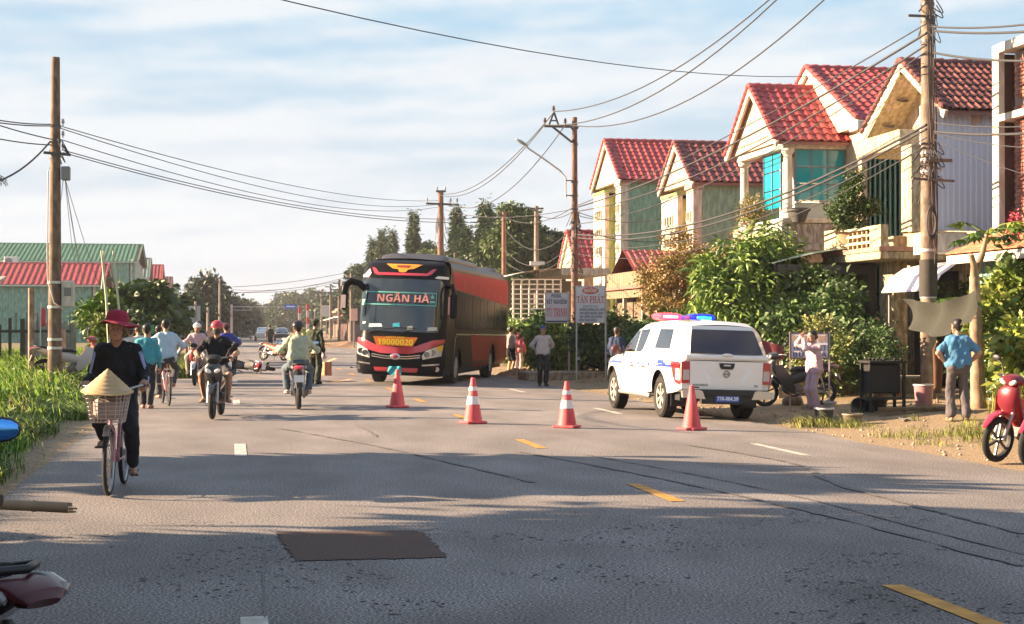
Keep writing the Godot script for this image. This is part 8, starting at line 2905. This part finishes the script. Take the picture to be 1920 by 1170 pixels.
func build_signs() -> void:
	var grey := mat(0.45, 0.42, 0.40, 0.5, 0.4)
	var board := mat(0.60, 0.60, 0.64, 0.6)
	var ink := mat(0.04, 0.05, 0.12, 0.6)
	var rust := mat(0.50, 0.11, 0.07, 0.6)
	var p := ground_at(11.6, -49.5)
	p = at(1047, 650, 49.0)
	p.y = gh(p.x, p.z)
	var t := facing(0.0, p)
	var o := thing("signboard", "pink lettered white signboard on one post, left of the two", "sign", p, t, "two signboards beside the bus")
	var u := 49.0 / FOCAL
	var cy := EYE.y + (612 - 577.0) * u - p.y
	var n := flat_sign(o, Vector3(-3 * u, cy, 0), 0.0, 44 * u, 57 * u, mat(0.62, 0.58, 0.60, 0.6), grey)
	words("PHÒNG", 7 * u, ink, n, Transform3D(Basis(), Vector3(-1 * u, 22 * u, 0.02)), true, false, 18 * u)
	words("XÉT NGHIÊM", 8 * u, ink, n, Transform3D(Basis(), Vector3(0, 11 * u, 0.02)), true, false, 38 * u)
	words("TÚ TRINH", 15 * u, mat(0.55, 0.10, 0.10, 0.6), n, Transform3D(Basis(), Vector3(0, -9 * u, 0.02)), true, true, 38 * u)
	var b := MB.new()
	b.box(Vector3(0, -26 * u, 0.018), Vector3(40 * u, 3.5 * u, 0.006))
	obj("blue_band", b, ink, n)
	b = MB.new()
	b.bar(Vector3(20 * u, -0.1, 0), Vector3(19 * u, cy + 30 * u, -0.04), 0.06, 0.06)
	obj("post", b, mat(0.55, 0.40, 0.38, 0.7), o)
	p = at(1110, 650, 47.0)
	p.y = gh(p.x, p.z)
	o = thing("signboard", "grey signboard with red oval and red shop name, right of the two", "sign", p, facing(0.0, p), "two signboards beside the bus")
	u = 47.0 / FOCAL
	cy = EYE.y + (612 - 571.0) * u - p.y
	n = flat_sign(o, Vector3(-3 * u, cy, 0), 0.0, 56 * u, 70 * u, board, grey)
	b = MB.new()
	b.ball(Vector3(0, 26 * u, 0.012), Vector3(16 * u, 7 * u, 0.012), Basis(), 20)
	var ov := obj("oval", b, rust, n)
	words("NHÔM", 7 * u, mat(0.7, 0.66, 0.6, 0.5), ov, Transform3D(Basis(), Vector3(0, 26 * u, 0.026)), true, false, 22 * u)
	words("TÂN PHÁT", 13 * u, rust, n, Transform3D(Basis(), Vector3(0, 9 * u, 0.02)), true, true, 51 * u)
	var rows := ["Chuyên Kinh Doanh", "NHÔM THANH CÁC LOAI", "PHU KIÊN NHÔM, KÍNH", "GIA CÔNG CÚA NHÔM", "SON TINH ÐIÊN"]
	for k in 5:
		words(rows[k], (3.4 if k == 0 else 4.6) * u, mat(0.18, 0.2, 0.3, 0.6) if k == 0 else ink, n, Transform3D(Basis(), Vector3((0 if k == 0 else [0, 3, 2, 1, -5][k]) * u, (-3 - k * 6.6) * u, 0.02)), true, false, [28, 46, 44, 42, 33][k] * u)
	b = MB.new()
	b.bar(Vector3(26 * u, -0.1, 0), Vector3(25 * u, cy + 36 * u, -0.04), 0.055, 0.055)
	obj("post", b, grey, o)
	b = MB.new()
	b.bar(Vector3(-29 * u, -0.1, 0), Vector3(-29 * u, cy + 36 * u, -0.04), 0.05, 0.05)
	obj("post", b, grey, o)
	p = at(1518, 760, 30.5)
	p.y = gh(p.x, p.z)
	o = thing("food_sign", "white food sign with dark frame on two legs behind the woman", "sign", p, facing(0.0, p))
	u = 30.5 / FOCAL
	cy = EYE.y + (612 - 648.0) * u - p.y
	n = flat_sign(o, Vector3(0, cy, 0), 0.0, 72 * u, 50 * u, mat(0.62, 0.60, 0.62, 0.6), mat(0.06, 0.05, 0.05, 0.6))
	words("BÁNH BÈ", 12 * u, mat(0.55, 0.32, 0.16, 0.6), n, Transform3D(Basis(), Vector3(0, 13 * u, 0.02)), true, false, 62 * u)
	words("TRÚNG VIT", 10 * u, ink, n, Transform3D(Basis(), Vector3(0, -4 * u, 0.02)), true, false, 62 * u)
	words("BÚN GÀ", 9 * u, ink, n, Transform3D(Basis(), Vector3(0, -17 * u, 0.02)), true, false, 62 * u)
	for s: float in [-1.0, 1.0]:
		b = MB.new()
		b.bar(Vector3(s * 36 * u, -0.05, 0), Vector3(s * 36 * u, cy + 26 * u, 0), 0.035, 0.035)
		obj("leg", b, mat(0.5, 0.38, 0.36, 0.6), o)
	var cones := [[745, 764, 70, false, "plain orange traffic cone farthest left, in front of the bus"], [887, 794, 85, true, "orange traffic cone with white bands, second from left"], [1063, 802, 86, true, "orange traffic cone with white bands, right of the bus"], [1297, 806, 82, false, "plain orange traffic cone at the rear bumper of the pickup"]]
	for a in cones:
		var c := g(a[0], a[1])
		c.y += 0.004
		var hh: float = a[2] * (c - EYE).dot(view * Vector3.FORWARD) / FOCAL
		var cn := thing("traffic_cone", a[4], "traffic cone", c, rng.randf(), "traffic cones across the lane")
		var om := mat(0.84, 0.11, 0.13, 0.6, 0.0, 1)
		b = MB.new()
		b.box(Vector3(0, 0.02, 0), Vector3(0.36, 0.04, 0.36), Basis(), 0.012)
		obj("base", b, om, cn)
		b = MB.new()
		b.lathe([Vector2(0.155, 0.04), Vector2(0.15, 0.06), Vector2(0.035, hh), Vector2(0.028, hh + 0.006), Vector2(0, hh + 0.006)], 28)
		obj("cone", b, om, cn)
		if a[3]:
			for q in [[0.42, 0.6], [0.72, 0.81]]:
				b = MB.new()
				var rr := func(t: float) -> float: return lerpf(0.15, 0.035, (t * hh - 0.06) / (hh - 0.06)) + 0.003
				b.lathe([Vector2(rr.call(q[0]), q[0] * hh), Vector2(rr.call(q[1]), q[1] * hh)], 28)
				obj("band", b, mat(0.72, 0.68, 0.66, 0.4), cn)
	p = g(612, 704)
	o = thing("carton", "small brown cardboard box standing behind the policeman", "box", p, 0.4)
	b = MB.new()
	b.box(Vector3(0, 0.22, 0), Vector3(0.26, 0.44, 0.26), Basis(), 0.01)
	obj("box", b, mat(0.42, 0.27, 0.16, 0.9, 0, 1), o)
	b = MB.new()
	b.box(Vector3(0.2, 0.5, 0), Vector3(0.3, 0.012, 0.25), Basis(Vector3.BACK, 0.3))
	obj("flap", b, mat(0.5, 0.33, 0.2, 0.9), o)
	p = g(622, 716)
	o = thing("cardboard_sheet", "flattened piece of cardboard lying bent on the road", "cardboard", p, 0.2)
	b = MB.new()
	b.panel(poly([-0.4, -0.25, 0.55, -0.3, 0.6, 0.15, -0.35, 0.3]), func(x: float, z: float) -> Vector3: return Vector3(x, 0.02 + 0.12 * absf(x - 0.1) * absf(x - 0.1) * 2.0, z), 0.15, Vector3.UP)
	obj("sheet", b, mat(0.50, 0.33, 0.2, 0.9, 0, 1, "two"), o)
	p = g(607, 676)
	o = thing("helmet", "white helmet lying on the road beyond the policeman", "helmet", p + Vector3(0, 0.45, 0))
	o.position = g(607, 700) + Vector3(0, 0.62, 0)
	b = MB.new()
	b.ball(Vector3(0, -0.05, 0), Vector3(0.12, 0.11, 0.14), Basis(), 14)
	obj("shell", b, mat(0.6, 0.56, 0.54, 0.3), o)
	var litter := [[700, 662, "pale scrap of paper on the road left of the bus"], [735, 690, "crumpled white paper under the front of the bus"], [690, 700, "plastic scrap by the front wheel of the bus"], [660, 690, "scrap of litter between policeman and bus"], [1700, 790, "crumpled white paper on the dirt by the stall"]]
	for a in litter:
		b = MB.new()
		var pp := g(a[0], a[1])
		b.panel(poly([-0.16, -0.1, 0.1, -0.13, 0.17, 0.06, -0.08, 0.12]), func(x: float, z: float) -> Vector3: return pp + Vector3(x, 0.03 + 0.03 * sin(x * 30.0 + z * 25.0), z), 0.05, Vector3.UP)
		tag(obj("paper_scrap", b, mat(0.62, 0.60, 0.56, 0.8, 0, 0, "two")), a[2], "litter")
	p = at(267, 640, 55.0)
	o = thing("green_sign", "small green sign board behind the red hat", "sign", Vector3(p.x, gh(p.x, p.z), p.z))
	part_box("board", o, mat(0.03, 0.30, 0.14, 0.5), -0.42, 0.42, 1.2, 1.52, 0.0, -0.03)
	part_box("white_line", o, mat(0.6, 0.65, 0.6, 0.5), -0.3, 0.15, 1.34, 1.38, 0.006, -0.01)
	part_box("leg", o, grey, -0.3, -0.26, 0, 1.5, -0.035, -0.06)
	part_box("leg", o, grey, 0.26, 0.3, 0, 1.5, -0.035, -0.06)
	p = at(356, 640, 80.0)
	o = thing("notice_board", "bluish white notice board under the left trees", "sign", Vector3(p.x, 0, p.z))
	part_box("board", o, mat(0.36, 0.44, 0.46, 0.6), -0.55, 0.55, 1.7, 2.7, 0.0, -0.04)
	part_box("leg", o, grey, -0.5, -0.44, 0, 2.7, -0.045, -0.09)
	part_box("leg", o, grey, 0.44, 0.5, 0, 2.7, -0.045, -0.09)
func build_stall() -> void:
	var dark := mat(0.02, 0.018, 0.017, 0.8, 0, 1)
	var grey := mat(0.3, 0.29, 0.27, 0.7, 0, 1)
	var base := g(1655, 772)
	var o := thing("stall_table", "blackened cooking table of the roadside stall", "table", base)
	var b := MB.new()
	b.box(Vector3(0, 0.93, 0), Vector3(0.74, 0.05, 0.5), Basis(), 0.01)
	obj("top", b, dark, o)
	for x in [-0.33, 0.33]:
		for z in [-0.2, 0.2]:
			b = MB.new()
			b.box(Vector3(x, 0.45, z), Vector3(0.05, 0.9, 0.05))
			obj("leg", b, dark, o)
	b = MB.new()
	b.box(Vector3(0, 0.62, -0.03), Vector3(0.6, 0.55, 0.36), Basis(), 0.03)
	obj("stove_box", b, mat(0.014, 0.013, 0.013, 0.7, 0, 1), o)
	b = MB.new()
	b.box(Vector3(0, 0.25, 0), Vector3(0.7, 0.04, 0.46))
	obj("shelf", b, dark, o)
	b = MB.new()
	for k in 12:
		b.ball(Vector3(rng.randf_range(-0.3, 0.3), 0.98, rng.randf_range(-0.18, 0.18)), Vector3(0.04, 0.03, 0.04), Basis(), 8)
	obj("charcoal", b, dark, o)
	var pots := [[1640, 775, 0.24, 0.26, "large black cooking pot on the ground under the stall table", Color(0.015, 0.015, 0.016)], [1598, 795, 0.17, 0.17, "shallow grey brown basin on the ground left of the stall", Color(0.16, 0.13, 0.09)], [1545, 793, 0.17, 0.26, "dark tub with white rim in front of the woman", Color(0.03, 0.045, 0.05)], [1556, 765, 0.13, 0.12, "pale bucket behind the dark tub", Color(0.5, 0.46, 0.42)], [1732, 762, 0.19, 0.42, "pink paint bucket standing by the power pole", Color(0.46, 0.22, 0.24)], [1612, 772, 0.22, 0.14, "dark round basin tilted against the stall", Color(0.04, 0.05, 0.05)]]
	for a in pots:
		var p := g(a[0], a[1])
		var n := thing("bucket" if a[3] > 0.2 else "basin", a[4], "bucket" if a[3] > 0.2 else "basin", p)
		b = MB.new()
		b.lathe([Vector2(0, 0.0), Vector2(a[2] * 0.82, 0.0), Vector2(a[2], a[3]), Vector2(a[2] * 0.95, a[3]), Vector2(a[2] * 0.78, 0.02), Vector2(0, 0.02)], 22)
		var cc: Color = a[5]
		obj("wall", b, mat(cc.r, cc.g, cc.b, 0.5, 0, 1), n)
		b = MB.new()
		b.lathe([Vector2(a[2], a[3] - 0.02), Vector2(a[2] + 0.015, a[3] - 0.01), Vector2(a[2] + 0.012, a[3] + 0.012), Vector2(a[2] - 0.01, a[3] + 0.01)], 22)
		obj("rim", b, mat(0.55, 0.55, 0.53, 0.5) if a[0] < 1560 or a[0] > 1700 else mat(cc.r * 1.6, cc.g * 1.6, cc.b * 1.6, 0.5), n)
		if a[0] == 1612: n.rotation = Vector3(0.9, 0.2, 0.1)
	var ch := thing("plastic_chair", "red brown plastic chair standing behind the stall table", "chair", g(1668, 745), -0.3)
	var cm := mat(0.30, 0.06, 0.035, 0.5)
	for k in 4:
		b = MB.new()
		b.box(Vector3(-0.14 + k * 0.093, 0.92, -0.2), Vector3(0.07, 0.46, 0.02), Basis(Vector3.RIGHT, 0.12), 0.008)
		obj("back_slat", b, cm, ch)
	b = MB.new()
	b.box(Vector3(0, 1.14, -0.225), Vector3(0.40, 0.06, 0.025), Basis(Vector3.RIGHT, 0.12), 0.01)
	b.box(Vector3(0, 0.44, 0), Vector3(0.42, 0.03, 0.4), Basis(), 0.012)
	obj("seat", b, cm, ch)
	for x in [-0.18, 0.18]:
		for z in [-0.18, 0.17]:
			b = MB.new()
			b.bar(Vector3(x, 0.44, z), Vector3(x * 1.15, 0, z * 1.15), 0.035, 0.035)
			obj("leg", b, cm, ch)
	var cl := thing("hung_cloth", "long brown cloth hanging between power pole and papaya tree", "cloth", g(1758, 756))
	b = MB.new()
	b.loft([Vector3(0, 1.2, 0), Vector3(0, 1.05, 0.01), Vector3(0, 0.7, 0.03), Vector3(0, 0.2, 0.0)], [0.04, 0.11, 0.1, 0.08], [0.02, 0.04, 0.05, 0.04], 14)
	obj("cloth", b, mat(0.15, 0.07, 0.04, 0.9, 0, 3), cl)
	b = MB.new()
	b.bar(Vector3(0.0, 0, 0), Vector3(0, 1.25, 0), 0.03, 0.03)
	obj("stick", b, mat(0.25, 0.16, 0.1, 0.8), cl)
	o = thing("low_wall", "low pale wall along the yard behind the stall", "wall")
	part_box("wall", o, mat(0.60, 0.50, 0.38, 0.9, 0, 2), 12.0, 15.6, -0.1, 0.42, -31.6, -31.8)
	part_box("coping", o, mat(0.66, 0.58, 0.46, 0.9, 0, 1), 11.96, 15.64, 0.42, 0.48, -31.55, -31.85)
	var pk := thing("plank", "weathered plank lying on the dirt before the power pole", "plank", g(1720, 772), 0.05)
	b = MB.new()
	b.box(Vector3(0, 0.05, 0), Vector3(1.5, 0.07, 0.2), Basis(), 0.01)
	obj("board", b, mat(0.25, 0.17, 0.1, 0.9, 0, 2), pk)
	var bench := thing("stone_block", "concrete block at the foot of the food sign", "block", g(1486, 760))
	b = MB.new()
	b.ball(Vector3(0, 0.08, 0), Vector3(0.24, 0.14, 0.16), Basis(), 10)
	obj("block", b, mat(0.36, 0.27, 0.2, 0.95, 0, 2), bench)
	var rt := thing("red_tarpaulin", "red tarpaulin roof in the shade right of the pickup", "tarpaulin", at(1446, 650, 35.0))
	b = MB.new()
	b.panel(poly([-0.34, -0.28, 0.25, -0.3, 0.3, 0.0, -0.25, 0.18]), func(x: float, y: float) -> Vector3: return Vector3(x, y, -0.4 * y + 0.05 * sin(x * 9.0)), 0.15, Vector3.BACK)
	obj("sheet", b, mat(0.22, 0.025, 0.03, 0.7, 0, 3, "two"), rt)
	b = MB.new()
	b.bar(Vector3(-0.1, -1.7, -0.1), Vector3(-0.1, 0.1, -0.1), 0.04, 0.04)
	obj("pole", b, grey, rt)
	for a in [[1588, 735, 0.9, "dry spiky pot plant left of the stall table"], [1470, 700, 1.1, "spiky leafed plant behind the tail of the pickup"]]:
		var p := g(a[0], a[1])
		var n := thing("pot_plant", a[3], "potted plant", p)
		b = MB.new()
		b.lathe([Vector2(0, 0), Vector2(0.12, 0), Vector2(0.17, 0.26), Vector2(0.14, 0.26), Vector2(0, 0.24)], 14)
		obj("pot", b, mat(0.34, 0.16, 0.1, 0.8, 0, 1), n)
		for k in 16:
			var q := rng.randf() * TAU
			var dv := Vector3(cos(q), rng.randf_range(0.6, 1.6), sin(q)).normalized()
			b = MB.new()
			var l: float = a[2] * rng.randf_range(0.5, 0.8)
			var e0 := Vector3(0, 0.24, 0)
			b.loft([e0, e0 + dv * l * 0.5, e0 + dv * l + Vector3.DOWN * 0.12 * l], [0.02, 0.022, 0.003], [0.004, 0.004, 0.002], 6)
			obj("leaf", b, mat(0.16, 0.13, 0.05, 0.7, 0, 0, "leaf") if a[0] > 1500 else mat(0.06, 0.10, 0.03, 0.6, 0, 0, "leaf"), n)
	var k := MB.new()
	k.box(Vector3(10.4, 0.02, -46.6), Vector3(2.6, 0.3, 1.2), Basis(Vector3.UP, 0.05), 0.03)
	tag(obj("concrete_ramp", k, mat(0.50, 0.40, 0.32, 0.9, 0, 2)), "pale concrete ramp at the road edge below the signboards", "ramp")
	var mounds := [[970, 704, 0.9, 0.28, "heap of reddish soil at the rear wheels of the bus"], [655, 652, 5.0, 0.5, "long mound of pale orange earth beyond the bus mirror"]]
	for a in mounds:
		var p := g(a[0], a[1])
		b = MB.new()
		var w: float = a[2]
		b.panel(poly([-1, -1, 1, -1, 1, 1, -1, 1]), func(x: float, z: float) -> Vector3:
			var r := minf(1.0, sqrt(x * x + z * z))
			return p + Vector3(x * w, a[3] * (1.0 - r * r) * (1.0 + 0.6 * noise.get_noise_2d(x * 90.0, z * 90.0)) - 0.06, z * w * (0.7 if w < 2 else 0.5)), 0.12, Vector3.UP)
		tag(obj("soil_heap", b, mat(0.42, 0.27, 0.16, 0.95, 0, 2)), a[4], "soil heap")
func far_car(label: String, p: Vector3, turn: float, paint: Material) -> void:
	var o := thing("car", label, "car", p, turn, "cars far down the road")
	var b := MB.new()
	b.loft([Vector3(0, 0.6, -2.1), Vector3(0, 0.62, -1.9), Vector3(0, 0.66, -1.0), Vector3(0, 0.68, 1.4), Vector3(0, 0.68, 2.0), Vector3(0, 0.65, 2.15)], [0.7, 0.82, 0.87, 0.87, 0.84, 0.76], [0.2, 0.3, 0.36, 0.38, 0.34, 0.26], 20, 0.55)
	b.loft([Vector3(0, 0.95, -1.0), Vector3(0, 1.15, -0.4), Vector3(0, 1.2, 0.3), Vector3(0, 1.18, 1.2), Vector3(0, 1.0, 1.85)], [0.7, 0.7, 0.7, 0.68, 0.7], [0.08, 0.28, 0.3, 0.28, 0.1], 20, 0.6)
	obj("body", b, paint, o)
	b = MB.new()
	b.panel(poly([-0.56, 0, 0.56, 0, 0.48, 1, -0.48, 1]), func(x: float, t: float) -> Vector3: return Vector3(x, lerpf(1.05, 1.38, t), lerpf(1.84, 1.35, t) + 0.03), 0.3, Vector3.BACK)
	obj("rear_window", b, mat(0.02, 0.022, 0.025, 0.1), o)
	for s: float in [-1.0, 1.0]:
		b = MB.new()
		b.box(Vector3(s * 0.66, 0.78, 2.1), Vector3(0.26, 0.16, 0.06), Basis(), 0.02)
		obj("tail_lamp", b, mat(0.4, 0.02, 0.03, 0.2), o)
		for z in [-1.3, 1.35]:
			vehicle_wheel(o, Vector3(s * 0.76, 0.31, z), 0.31, 0.2, s, 0.2, 5, mat(0.4, 0.4, 0.4, 0.4, 0.5))
	b = MB.new()
	b.box(Vector3(0, 0.62, 2.14), Vector3(0.45, 0.12, 0.02))
	obj("number_plate", b, mat(0.6, 0.6, 0.58, 0.5), o)
func build_far() -> void:
	var p := g(493, 640)
	far_car("white car driving away far down the road", ground_at(p.x, p.z), 0.0, mat(0.66, 0.66, 0.66, 0.3, 0, 0, "coat"))
	p = g(528, 639)
	far_car("dark car in the right lane far down the road", ground_at(p.x, p.z), PI, mat(0.03, 0.03, 0.035, 0.3, 0, 0, "coat"))
	var c := [[505, 596, 420.0, 7.0, 4.5, "hazy green tree at the end of the road, left"], [540, 592, 380.0, 6.0, 5.5, "hazy green tree at the end of the road, middle"], [575, 588, 400.0, 8.0, 6.0, "hazy tree at the end of the road, right"], [470, 598, 480.0, 8.0, 4.5, "faint tree far left of the road end"], [612, 596, 340.0, 5.0, 4.0, "hazy tree behind the distant poles"], [640, 590, 260.0, 3.5, 3.5, "tree behind the roadside shops near the bus mirror"], [440, 596, 340.0, 5.0, 4.5, "hazy tree beyond the gantry on the left"]]
	for a in c:
		var q := at(a[0], a[1], a[2])
		tree("distant_tree", a[5], "tree", Vector3(q.x, 0, q.z), Vector3(0, q.y, 0), Vector3(a[3], a[4], a[3]), 12, 0.45, 1600, "far", Color(0.03, 0.06, 0.03), Color(0.06, 0.095, 0.045), 0.4, "hazy trees closing the road", -0.4)
	var ridge := MB.new()
	var n := 90
	for i in n:
		var h := func(k: int) -> Vector3: return Vector3(-900.0 + 2000.0 * k / n, 14.0 + 12.0 * noise.get_noise_1d(k * 14.0) + 5.0 * noise.get_noise_1d(k * 61.0), -1300.0)
		var a: Vector3 = h.call(i)
		var b2: Vector3 = h.call(i + 1)
		ridge.quad(Vector3(a.x, -2, -1220), Vector3(b2.x, -2, -1220), b2, a, Vector3(0, 0.3, 1))
		ridge.quad(a, b2, Vector3(b2.x, -2, -1500), Vector3(a.x, -2, -1500), Vector3(0, 1, -0.2))
	tag(obj("hills", ridge, mat(0.05, 0.08, 0.05, 0.95, 0, 1)), "", "", "", "structure")
	var ts := []
	var cs := []
	for i in 5200:
		var left := rng.randf() < 0.5
		var u := rng.randf_range(150.0, 700.0)
		var x := rng.randf_range(-14.0, -160.0) if left else rng.randf_range(16.0, 260.0)
		if left and u < 290.0: x -= 50.0
		var hgt := rng.randf_range(0.5, 4.6) * (1.0 + u / 900.0)
		var s := rng.randf_range(1.2, 2.4)
		ts.append(Transform3D(Basis.from_euler(Vector3(rng.randf(), rng.randf() * TAU, 0)).scaled(Vector3.ONE * s), Vector3(x, hgt, -u)))
		cs.append(tint(Color(0.04, 0.07, 0.03), Color(0.08, 0.11, 0.045)))
	tag(scatter("woods", leaf.far, ts, cs), "far woods on both sides of the road", "woods", "", "stuff")
	var shops := [[590, 604, 380.0, 9.0, Color(0.4, 0.3, 0.26), "far pale brown shop behind the banded posts"], [622, 600, 250.0, 6.0, Color(0.36, 0.2, 0.16), "far brown shop between the distant poles"], [641, 600, 195.0, 5.0, Color(0.42, 0.10, 0.12), "far crimson shop behind the orange earth mound"], [664, 600, 150.0, 6.0, Color(0.3, 0.25, 0.24), "grey brown shop just behind the bus mirror"], [612, 600, 300.0, 10.0, Color(0.34, 0.13, 0.1), "far shop with dull red front behind the distant poles"], [650, 596, 170.0, 7.0, Color(0.30, 0.10, 0.09), "red fronted shop just left of the bus mirror"], [632, 606, 220.0, 6.0, Color(0.5, 0.4, 0.32), "pale low shop between the two red shops"]]
	for a in shops:
		var q := at(a[0], 640, a[2])
		var o := thing("roadside_shop", a[5], "shop", Vector3(q.x, 0, q.z))
		var w: float = a[3]
		var cc: Color = a[4]
		part_box("wall", o, mat(cc.r, cc.g, cc.b, 0.8, 0, 1), 0, w, 0, 3.4, 0, -8)
		part_box("roof", o, mat(0.3, 0.2, 0.17, 0.7, 0, 1), -0.8, w, 3.4, 3.7, 0.5, -8)
		for k in 2:
			part_box("opening", o, mat(0.04, 0.03, 0.03), -0.03, 0.02, 0, 2.4, -1.0 - k * 3.4, -3.6 - k * 3.4)
		part_box("awning", o, mat(0.45, 0.4, 0.38, 0.7), -1.6, 0.0, 2.5, 2.6, 0, -8)
	var panels := [[612, 583, 210.0, 1.3, 1.6, Color(0.62, 0.56, 0.5), "pale square sign on a pole beyond the policeman"], [664, 590, 110.0, 0.5, 0.9, Color(0.7, 0.42, 0.34), "small orange white banner beside the bus mirror"]]
	for a in panels:
		var q := at(a[0], a[1], a[2])
		var o := thing("roadside_sign", a[6], "sign", Vector3(q.x, 0, q.z))
		var cc: Color = a[5]
		part_box("board", o, mat(cc.r, cc.g, cc.b, 0.7), -a[3] / 2, a[3] / 2, q.y - a[4] / 2, q.y + a[4] / 2, 0, -0.06)
		part_box("post", o, mat(0.4, 0.3, 0.28, 0.7), -0.06, 0.06, 0, q.y + a[4] / 2, -0.07, -0.17)
	var striped := [[562, 575, 650, 75.0, "red and white banded post left of the policeman"], [577, 570, 650, 78.0, "second red and white banded post behind the policeman"]]
	for a in striped:
		var top := at(a[0], a[1], a[3])
		var o := thing("banded_post", a[4], "post", Vector3(top.x, 0, top.z))
		var k := 8
		for i in k:
			part_box("band", o, mat(0.55, 0.12, 0.10, 0.6) if i % 2 else mat(0.62, 0.52, 0.48, 0.6), -0.07, 0.07, top.y * i / k, top.y * (i + 1) / k, 0.07, -0.07)
	var q2 := g(566, 680)
	var sh := thing("median_shrub", "small yellow green shrub behind the pale green jacket", "shrub", ground_at(q2.x, q2.z))
	crown(sh, [lobe(0, 0.6, 0, 0.35, 0.7)], 120, leaf.broad, Color(0.10, 0.17, 0.03), Color(0.2, 0.27, 0.05), -0.5, "foliage", 0.1)
	for a in [[470, 638, "far motorbike rider on the left shoulder, nearest of two"], [449, 642, "far motorbike at the roadside left of the white car"]]:
		var pp := g(a[0], a[1])
		motorbike(a[2], ground_at(pp.x, pp.z), PI, mat(0.05, 0.05, 0.06, 0.5), mat(0.1, 0.1, 0.1, 0.5))
